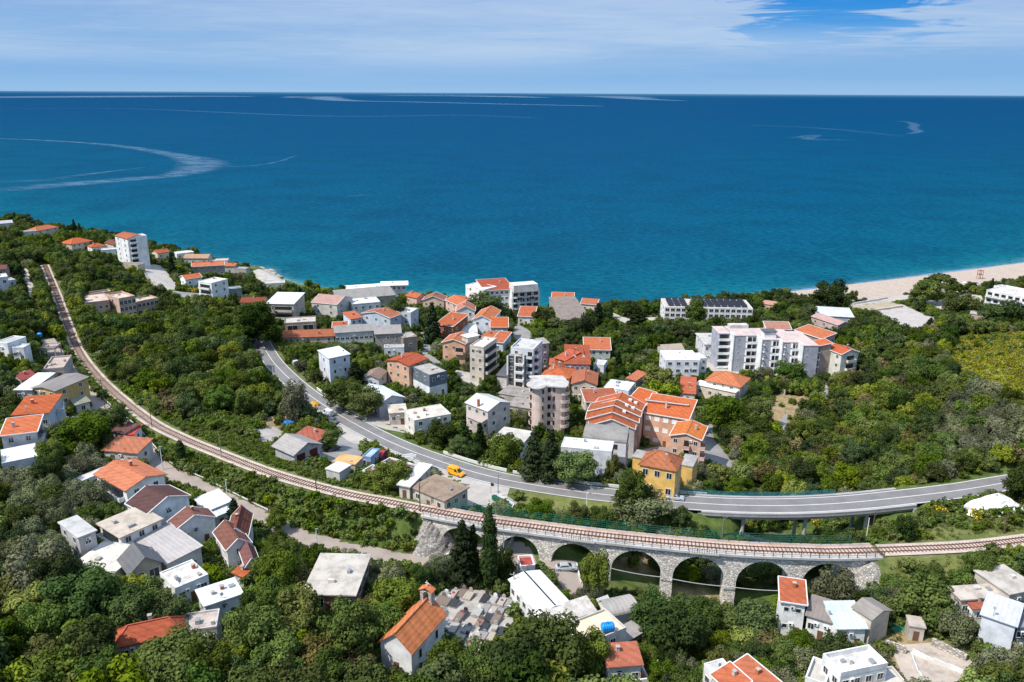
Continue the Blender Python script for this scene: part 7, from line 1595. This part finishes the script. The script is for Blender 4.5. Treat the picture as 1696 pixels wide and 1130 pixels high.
# --- zones by picture polygon: (polygon, mix of species, mean spacing, size range)
W_MIX = {'wood': [('broadleaf', 6), ('dark', 3.2), ('light', 1.8), ('brown', .4)], 'maquis': [('broadleaf', 5), ('light', 3), ('dark', 1.8), ('brown', 1.8), ('olive', .8)], 'olive': [('olive', 8), ('broadleaf', 1.6), ('dark', .6)],
         'village': [('broadleaf', 4), ('dark', 3), ('light', 1.2), ('olive', 1.2), ('conifer', .12)], 'bank': [('darkshrub', 5), ('shrub', 4), ('light', .4)], 'pines': [('dark', 4), ('broadleaf', 3), ('pine', 1.0)], 'scrub': [('shrub', 7), ('darkshrub', 2), ('broom', .5)]}
ZONES = [
 ('bank', 2.1, (.75, 1.25), [(430,800),(520,830),(640,850),(700,865),(690,915),(600,905),(500,878),(430,845)], 'between the lane and the railway'),
 ('bank', 2.3, (.6, 1.05), [(150,640),(200,668),(300,730),(430,785),(430,845),(330,795),(265,765),(240,735),(180,668)], 'on the bank between lane and railway'),
 ('bank', 2.2, (.7, 1.2), [(200,640),(330,700),(430,735),(560,780),(700,825),(690,808),(560,760),(470,745),(430,715),(400,690),(280,680)], 'on the bank above the railway'),
 ('olive', 4.6, (.7, 1.05), [(0,770),(140,760),(200,830),(190,905),(110,900),(60,860),(0,850)], 'in the olive grove left of the flat tan roof'),
 ('olive', 4.4, (.7, 1.1), [(20,905),(110,900),(130,950),(90,990),(30,980)], 'in the olive clump below the pale flat roof'),
 ('olive', 4.4, (.7, 1.0), [(615,930),(730,925),(735,955),(640,990),(610,990)], 'in the olive grove right of the beige hall'),
 ('olive', 4.6, (.75, 1.15), [(1540,985),(1610,1000),(1700,1080),(1700,1140),(1600,1120),(1540,1050)], 'in the olive grove at bottom right'),
 ('olive', 5.0, (.8, 1.15), [(1520,700),(1640,640),(1700,650),(1700,740),(1640,770),(1590,760)], 'in the grey-green olives on the right hillside'),
 ('maquis', 4.3, (.6, 1.3), [(1380,560),(1700,520),(1700,790),(1480,815),(1250,815),(1180,800),(1170,760),(1240,690),(1300,640),(1380,650)], 'in the thicket on the right hillside'),
 ('scrub', 2.6, (.6, 1.1), [(1330,850),(1500,835),(1700,820),(1700,885),(1480,895),(1330,905)], 'on the bank beyond the right end of the viaduct'),
 ('wood', 4.6, (1.0, 1.45), [(130,470),(240,480),(300,500),(440,540),(450,600),(430,680),(380,710),(280,690),(190,620),(130,550),(110,500)], 'in the wood between railway and main road'),
 ('wood', 4.8, (.85, 1.3), [(-20,380),(120,400),(240,440),(240,480),(110,500),(70,440),(-20,440)], 'in the wood on the left headland'),
 ('wood', 4.8, (.7, 1.15), [(-20,490),(90,490),(110,560),(90,620),(-20,640)], 'among the trees at the left edge above the railway'),
 ('wood', 4.6, (1.05, 1.6), [(-20,980),(220,960),(300,1000),(420,960),(520,970),(640,1000),(700,1090),(720,1500),(-60,1500),(-60,980)], 'in the wood along the bottom left'),
 ('wood', 4.6, (1.05, 1.6), [(700,1060),(850,1040),(1000,1090),(1060,1500),(690,1500)], 'in the wood below the cemetery'),
 ('wood', 4.6, (.95, 1.45), [(1050,985),(1260,960),(1300,1040),(1320,1100),(1180,1090),(1060,1090)], 'in the valley below the viaduct'),
 ('wood', 4.4, (.6, 1.0), [(1000,835),(1190,845),(1330,880),(1330,905),(1000,885)], 'between the viaduct and the main road'),
 ('pines', 5.2, (.8, 1.25), [(860,530),(1300,500),(1420,540),(1400,600),(1160,580),(1010,600),(880,570)], 'in the park behind the beach hotel'),
 ('village', 7.0, (.5, .95), [(380,470),(700,480),(900,520),(1400,500),(1390,640),(1200,760),(1050,800),(820,770),(640,700),(440,580)], 'among the village houses'),
 ('village', 6.8, (.55, 1.0), [(-20,590),(150,600),(300,760),(460,860),(480,960),(300,1000),(-20,980)], 'among the houses of the left village'),
 ('village', 6.0, (.6, 1.0), [(-440,330),(-20,360),(1720,440),(2120,395),(2120,1500),(-440,1500)], 'between the houses'),
]
zpolys = []
for z in ZONES: zpolys.append(([tuple(hit(u, v)[:2]) for u, v in z[3]], z))
PLANTS = []      # species, x, y, z, scale, zone text, hand label or None
CELL = {}
def free(x, y, r):
    for i in range(int((x - 9) // 9), int((x + 9) // 9) + 1):
        for j in range(int((y - 9) // 9), int((y + 9) // 9) + 1):
            for (px, py, pr) in CELL.get((i, j), ()):
                if (px - x) ** 2 + (py - y) ** 2 < (.5 * (pr + r)) ** 2 * 1.6: return False
    return True
def put(sp, x, y, s, text, label=None, sz=None):
    CELL.setdefault((int(x // 9), int(y // 9)), []).append((x, y, SPEC[sp]['R'] * s)); PLANTS.append((sp, x, y, float(gz(x, y)), s, sz or s, text, label))
# hand-placed trees: base pixel, top pixel row, crown width in pixels
def tree(sp, u, vb, vt, wpx, label):
    b = hit(u, vb); Z = proj(b)[2]; lo, hi = b.z, b.z + 40
    for _ in range(30):
        m = (lo + hi) / 2
        if proj((b.x, b.y, m))[1] > vt: lo = m
        else: hi = m
    put(sp, b.x, b.y, wpx / FPX * Z / 2 / SPEC[sp]['R'], '', label, (lo - b.z) / SPEC[sp]['H'])
HAND = [('cypress',811,976,830,27,'very tall slim dark cypress in front of the viaduct'),('conifer',767,968,862,58,'bushy dark conifer left of the tall cypress'),('conifer',784,966,868,34,'dark conifer squeezed behind the tall cypress'),
 ('cypress',301,766,727,15,'small dark cypress on the bank between lane and railway'),('conifer',392,882,826,40,'dark conical tree beside the lane and the white metal roof'),('broadleaf',460,880,847,34,'round green tree standing alone beside the lane'),
 ('dark',1115,1095,1003,92,'large dense dark tree below the viaduct beside the blue-tank terrace'),('broadleaf',905,1130,1030,120,'large broad tree in front of the long white gabled building'),('broadleaf',978,1122,1052,62,'leafy tree in front of the cream roof terrace'),
 ('broadleaf',256,1020,965,62,'round bright green tree in front of the white house with brick chimney'),('olive',70,985,905,110,'large grey-green olive tree left of the cream flat roof'),('dark',150,1030,950,120,'large dark tree above the red hip roof'),
 ('broadleaf',290,1125,1058,120,'big bushy tree in front of the red hip roof'),('olive',1380,1010,950,72,'grey-green olive tree in front of the viaduct stone cone'),('broadleaf',1525,1030,960,85,'leafy green tree right of the barn and stone cone'),
 ('dark',735,740,697,50,'dense dark round tree on the far side of the main road'),('conifer',768,745,695,38,'dark pine left of two by the pale house with brick chimney'),('conifer',795,752,700,28,'slim dark pine right of two by the pale house with brick chimney'),
 ('broadleaf',838,772,722,60,'leafy green tree in front of the pale roof by the road'),('conifer',882,790,715,46,'dark pine left of the white windowless block'),('conifer',912,796,712,46,'tall dark pine touching the white windowless block'),('broadleaf',952,802,748,66,'broad green tree in front of the white windowless block'),
 ('light',1012,800,752,24,'slender light tree at the corner of the white windowless block'),('broadleaf',1195,720,655,66,'large round bright green tree on the village lane'),('light',1093,660,608,54,'round green tree left of the cream cottage, upper one'),('light',1100,668,630,56,'round green tree left of the cream cottage, lower one'),
 ('broadleaf',1045,845,783,60,'green tree at the roadside in front of the yellow house'),('olive',1060,862,818,90,'grey-green bushy tree between main road and viaduct'),('dark',1372,522,463,56,'tall dark broad tree on the beach front right of the solar hotel'),
 ('pine',1552,500,453,58,'flat-topped dark pine beside the beach'),('broadleaf',1530,506,465,52,'bushy tree left of the flat-topped pine'),('broadleaf',1585,528,484,54,'large leafy tree right of the sports court'),('conifer',1540,542,526,18,'small dark conical tree at the edge of the sports court'),
 ('dark',808,530,485,58,'dark broad tree covering the left front of the big white hotel'),('conifer',717,570,500,34,'tall dark tree left of the orange-brick house'),('broadleaf',425,560,500,64,'tall dark green tree left of the beige house with white metal roof'),('dark',430,575,505,56,'dark tree at the top of the main road'),
 ('conifer',1055,548,508,44,'dark bushy conifer left of the solar-panelled hotel'),('dark',965,570,520,40,'dark pine in front of the weathered tiled hall'),('conifer',990,548,502,34,'dark pine right of the weathered tiled hall'),('olive',490,700,636,46,'grey-green tree beside the parked white vans'),
 ('broadleaf',545,745,712,32,'small round green tree right of the grey workshop'),('dark',510,700,672,40,'dark bushy tree at the back of the roadside yard'),('dark',25,372,352,30,'dark tree at the far left tip of the headland'),('dark',42,375,355,26,'dark round tree beside the top left shore house'),('cypress',27,374,350,5,'thin dark cypress at the far left tip of the headland'),
 ('dark',190,720,670,56,'dark tree left of the lane kiosks'),('broadleaf',140,745,690,80,'large green tree beside the lower orange lean-roofed house'),('olive',105,745,700,40,'grey olive tree behind the lower orange lean-roofed house'),('broadleaf',1640,840,815,40,'green bush tree left of the white spoil heap'),('dark',1690,835,770,60,'green tree at the right end of the main road'),
 ('broadleaf',590,910,850,1,'skip'),('broadleaf',985,990,915,46,'green ivy-clad tree at the edge of the silver car park'),('dark',740,1075,1055,40,'dark shrub tree at the church corner'),('broadleaf',650,810,765,60,'spreading green tree in the yard above the railway'),('olive',630,1060,1040,1,'skip'),
 ('conifer',590,640,600,40,'dark green tree behind the narrow white house'),('broadleaf',570,680,630,60,'leafy tree in front of the low brown-roofed cottage'),('broadleaf',605,690,645,60,'green tree left of the white metal gable house'),('dark',1305,640,600,50,'dark green tree in front of the long apartments'),('olive',1265,640,610,36,'grey-green olive behind the large orange hip roof'),
 ('broadleaf',1245,500,486,22,'small green tree at the right end of the solar hotel'),('pine',1325,510,490,36,'low flat pine behind the beach'),('broadleaf',1150,545,495,34,'bright green tree in front of the solar-panelled hotel'),('dark',1660,545,500,70,'dark green tree below the right edge hotel'),('dark',660,545,495,30,'dark pine right of the white block house')]
for a in HAND:
    if a[5] != 'skip': tree(*a)
def build_plants():
    gsz = random.Random(11); nsoft = 0
    # candidates over the visible land
    for pas, (lo, n) in enumerate(((4.0, 150000), (1.6, 90000))):
        for _ in range(n):
            # sample in picture space to follow what is seen, then land on the ground
            u = gsz.uniform(-60, 1756) if gsz.random() < .72 else gsz.choice([gsz.uniform(-420, -60), gsz.uniform(1756, 2100)]); v = gsz.uniform(352, 1420) if gsz.random() < .62 else gsz.uniform(352, 640)
            if pas == 1 and gsz.random() < .22: u, v = gsz.uniform(150, 700), gsz.uniform(650, 960)
            d = ray(u, v)
            t = (14 - CAM_Z) / d[2]; x, y = d[0] * t, d[1] * t
            if exc(x, y): continue
            Z = ZT = None
            for P, z in zpolys:
                if in_poly(x, y, P): ZT = z; break
            if ZT is None: continue
            kind, spc, (s0, s1), _, text = ZT
            i, j = int(y - EY0), int(x - EX0); soft = SOFT[i, j]
            if pas == 0:
                if soft: continue
                if kind in ('village',) and gsz.random() < .35: continue
                mix = W_MIX[kind]
            else: mix = [('shrub', 3), ('darkshrub', 5), ('broom', .12)] if kind != 'olive' else [('shrub', 1), ('darkshrub', 1)]
            low = pas == 1 and soft and any(in_poly(x, y, P) for P in LOWG)
            if pas == 1 and soft and not low:
                if nsoft > 140: continue
                nsoft += 1
            r = gsz.random() * sum(w for _, w in mix); sp = mix[-1][0]
            for nm, w in mix:
                if r < w: sp = nm; break
                r -= w
            big = SPEC[sp]['R'] > 2
            s = gsz.uniform(s0, s1) if big else gsz.uniform(.55, 1.15); R_ = SPEC[sp]['R'] * s
            if low: sp = 'shrub'; s = gsz.uniform(.3, .55); R_ = 1.5 * s; big = False
            if kind in ('bank', 'scrub') and big: s *= .6; R_ *= .6
            if not free(x, y, R_ * (spc / 4.4 if big and kind != 'bank' else .58 if kind == 'bank' else .75)): continue
            if big and exc(x, y, R_ * .45): continue
            z = float(gz(x, y))
            if z < .5: continue
            if big and blocked(x, y, z, R_, SPEC[sp]['H'] * s):
                # a bush grows where a tree would hide the house behind it
                sp = gsz.choice(['shrub', 'darkshrub']); s = gsz.uniform(.6, 1.0); R_ = 1.5 * s
                if not free(x, y, R_ * .8) or blocked(x, y, z, R_, 2.0 * s, .3): continue
            elif not big and blocked(x, y, z, R_, 2.0 * s, .55 if kind == 'bank' else .3): continue
            put(sp, x, y, s, text, None, s * gsz.uniform(.85, 1.2))
build_plants()
ADJ = {'broadleaf': ('green broadleaf tree', 'tree'), 'dark': ('dark evergreen tree', 'tree'), 'light': ('light green tree', 'tree'), 'olive': ('grey-green olive tree', 'olive tree'), 'brown': ('brownish green tree', 'tree'), 'conifer': ('dark conical conifer', 'conifer'), 'cypress': ('slim dark cypress', 'cypress'), 'pine': ('flat-crowned pine', 'pine'), 'shrub': ('low green shrub', 'shrub'), 'darkshrub': ('dark green shrub', 'shrub'), 'broom': ('yellow-flowering broom bush', 'shrub')}
NAMES = {'broadleaf': 'broadleaf_tree', 'dark': 'evergreen_tree', 'light': 'broadleaf_tree', 'olive': 'olive_tree', 'brown': 'broadleaf_tree', 'conifer': 'conifer_tree', 'cypress': 'cypress_tree', 'pine': 'pine_tree', 'shrub': 'shrub', 'darkshrub': 'shrub', 'broom': 'broom_bush'}
REFS = [(FM.translation.x, FM.translation.y, max(w, d) / 2, ref) for root, FM, w, d, h, ref, p in HOUSES if ref]
_N = {}
def grow(i, sp, x, y, z, s, sz, text, label):
    S = SPEC[sp]; lab, cat = ADJ[sp]; grp = None
    if not label:
        best = None
        for rx, ry, rr, ref in REFS:
            dd = math.hypot(x - rx, y - ry) - rr
            if dd < 9 and (best is None or dd < best[0]): best = (dd, rx, ry, ref)
        size = 'small' if S['R'] * s < 2.3 and S['R'] > 2 else 'large' if S['R'] * s > 3.4 else ''
        lab = (size + ' ' + lab).strip()
        if best:
            _, rx, ry, ref = best; u0, v0, _z0 = proj((rx, ry, z)); u1, v1, _z1 = proj((x, y, z))
            side = ('left of' if u1 < u0 else 'right of') if abs(u1 - u0) > abs(v1 - v0) * 1.2 else ('in front of' if v1 > v0 else 'behind')
            label = '%s %s the %s' % (lab, side, ref)
        else: label = '%s %s' % (lab, text)
        grp = label + ' group' if False else label.replace(lab, lab + 's', 1)
    t = thing(NAMES[sp], label, cat, (x, y, z), rnd.uniform(0, 6.28), grp); t.scale = (s, s, sz)
    link_child('foliage' if not S['tr'] else 'crown', S['hi'][i % len(S['hi'])], t)
    if S['tr']: link_child('trunk', S['tr'][i % 2], t)
def stuff_instances(name, meshes, pts):
    """one object: points that carry rotation, scale and which crown, made real by a node group"""
    me = bpy.data.meshes.new(name); me.vertices.add(len(pts)); me.vertices.foreach_set('co', np.array([p[:3] for p in pts], np.float32).ravel())
    for nm, ty, col in (('rot', 'FLOAT', 3), ('pick', 'INT', 6)):
        a = me.attributes.new(nm, ty, 'POINT'); a.data.foreach_set('value', np.array([p[col] for p in pts], np.float32 if ty == 'FLOAT' else np.int32))
    a = me.attributes.new('size', 'FLOAT_VECTOR', 'POINT'); a.data.foreach_set('vector', np.array([(p[4], p[4], p[5]) for p in pts], np.float32).ravel())
    o = bpy.data.objects.new(name, me); COL.objects.link(o)
    ng = bpy.data.node_groups.new(name + '_nodes', 'GeometryNodeTree'); ng.interface.new_socket('Geometry', in_out='INPUT', socket_type='NodeSocketGeometry'); ng.interface.new_socket('Geometry', in_out='OUTPUT', socket_type='NodeSocketGeometry')
    n = ng.nodes; l = ng.links; gi = n.new('NodeGroupInput'); go = n.new('NodeGroupOutput')
    g2i = n.new('GeometryNodeGeometryToInstance')
    for k, m in enumerate(meshes):
        ob = bpy.data.objects.new('crown_source', m); oi = n.new('GeometryNodeObjectInfo'); oi.inputs['Object'].default_value = ob; l.new(oi.outputs['Geometry'], g2i.inputs[0])
    def attr(nm, ty):
        a = n.new('GeometryNodeInputNamedAttribute'); a.data_type = ty; a.inputs['Name'].default_value = nm; return a.outputs['Attribute']
    ip = n.new('GeometryNodeInstanceOnPoints'); ip.inputs['Pick Instance'].default_value = True
    cb = n.new('ShaderNodeCombineXYZ'); l.new(attr('rot', 'FLOAT'), cb.inputs[2])
    l.new(gi.outputs[0], ip.inputs['Points']); l.new(g2i.outputs[0], ip.inputs['Instance']); l.new(attr('pick', 'INT'), ip.inputs['Instance Index']); l.new(cb.outputs[0], ip.inputs['Rotation']); l.new(attr('size', 'FLOAT_VECTOR'), ip.inputs['Scale']); l.new(ip.outputs[0], go.inputs[0])
    md = o.modifiers.new('grow', 'NODES'); md.node_group = ng; tag(o, kind='stuff'); return o
def plant_all():
    ranked = sorted(range(len(PLANTS)), key=lambda i: -(1e9 if PLANTS[i][7] else SPEC[PLANTS[i][0]]['R'] * PLANTS[i][4] / math.hypot(PLANTS[i][1], PLANTS[i][2] ) * (1 if 0 < proj(PLANTS[i][1:4])[0] < 1696 and proj((PLANTS[i][1], PLANTS[i][2], PLANTS[i][3] + 4))[1] < 1130 else .01)))
    nt = ns = 0; rest = []
    for i in ranked:
        sp = PLANTS[i][0]; small = SPEC[sp]['tr'] is None
        if PLANTS[i][7] or (small and ns < 150) or (not small and nt < 290): grow(i, *PLANTS[i]); nt += not small; ns += small
        else: rest.append(PLANTS[i])
    for nm, sel in (('woodland', lambda sp: SPEC[sp]['tr'] is not None), ('undergrowth', lambda sp: SPEC[sp]['tr'] is None)):
        meshes = []; idx = {}
        for sp in SPEC:
            if sel(sp):
                for k, m in enumerate(SPEC[sp]['lo']): idx[(sp, k)] = len(meshes); meshes.append(m)
        pts = [(x, y, z, (i * 1.7) % 6.28, s, sz, len(meshes) - 1 - idx[(sp, i % len(SPEC[sp]['lo']))]) for i, (sp, x, y, z, s, sz, t_, l_) in enumerate(rest) if sel(sp)]
        # Geometry to Instance keeps the reverse socket order
        stuff_instances(nm, meshes, pts)
    # tufts of grass on banks, meadow and gardens
    tg = [leaf_mesh('tuft', 900 + k, [(0, 0, .25, .5, .3)], 26, .34, FOL['grass'], elong=.5) for k in range(3)]; tm = [leaf_mesh('tuft', 950 + k, [(0, 0, .35, .7, .45)], 34, .5, FOL['meadow'], elong=.6) for k in range(3)]
    g = random.Random(5); pts = []; pm = []
    for P in DRYG + LOWG:
        x0, y0 = np.min(P, axis=0); x1, y1 = np.max(P, axis=0)
        for _ in range(int((x1 - x0) * (y1 - y0) * .9)):
            x, y = g.uniform(x0, x1), g.uniform(y0, y1)
            if in_poly(x, y, P) and not exc(x, y): pts.append((x, y, float(gz(x, y)), g.uniform(0, 6), g.uniform(.6, 1.3), g.uniform(.5, 1.3), g.randrange(3)))
    x0, y0 = np.min(MEADOW, axis=0); x1, y1 = np.max(MEADOW, axis=0)
    for _ in range(int((x1 - x0) * (y1 - y0) * .8)):
        x, y = g.uniform(x0, x1), g.uniform(y0, y1)
        if in_poly(x, y, MEADOW): pm.append((x, y, float(gz(x, y)), g.uniform(0, 6), g.uniform(.7, 1.5), g.uniform(.6, 1.6), g.randrange(3)))
    stuff_instances('grass', tg, pts); stuff_instances('meadow_grass', tm, pm)
plant_all()
# clipped hedge beside the church and a palm by the smooth white roof
def hedge():
    a, b = hit(625, 1037), hit(716, 962); L = (b - a).length; lob = [(L * (k + .5) / 16, .2 * math.sin(k), .9, 1.25, 1.0) for k in range(16)]
    me = leaf_mesh('hedge', 77, lob, 3200, .36, FOL['dark']); o = bpy.data.objects.new('hedge', me); COL.objects.link(o); o.location = (a.x, a.y, float(gz(a.x, a.y)) - .1); o.rotation_euler = (0, -math.atan2(float(gz(b.x, b.y)) - float(gz(a.x, a.y)), L), math.atan2((b - a).y, (b - a).x)); tag(o, 'long clipped dark green hedge running down to the church', 'hedge')
hedge()
def palm(u, vb, h, s, label):
    b = hit(u, vb); t = thing('palm_tree', label, 'palm tree', b); q = MB(); q.tube((0, 0, -.5), (.1, 0, h), .22, .16, M_BARK, 8); q.build('trunk', t); q = MB(); m = FOL['broadleaf']
    for k in range(22):
        a = k * 2.4; el = .9 - 1.3 * (k / 22); prev = None
        for j in range(6):
            f = j / 5; r = s * f; x, y, z = r * math.cos(a) * math.cos(el * .6), r * math.sin(a) * math.cos(el * .6), h + r * math.sin(el) - .9 * f * f * s * .6; w = .28 * s * math.sin(math.pi * min(1, .15 + f * .85)) * .6 + .02
            c, d_ = Vector((x - math.sin(a) * w, y + math.cos(a) * w, z - .08)), Vector((x + math.sin(a) * w, y - math.cos(a) * w, z - .08))
            if prev: q.poly([prev[0], prev[1], d_, c], m)
            prev = (c, d_)
    q.build('crown', t)
palm(347, 1012, 3.6, 1.7, 'small palm in front of the smooth white roof'); palm(408, 975, 2.6, 1.6, 'palm beside the little orange porch roof')
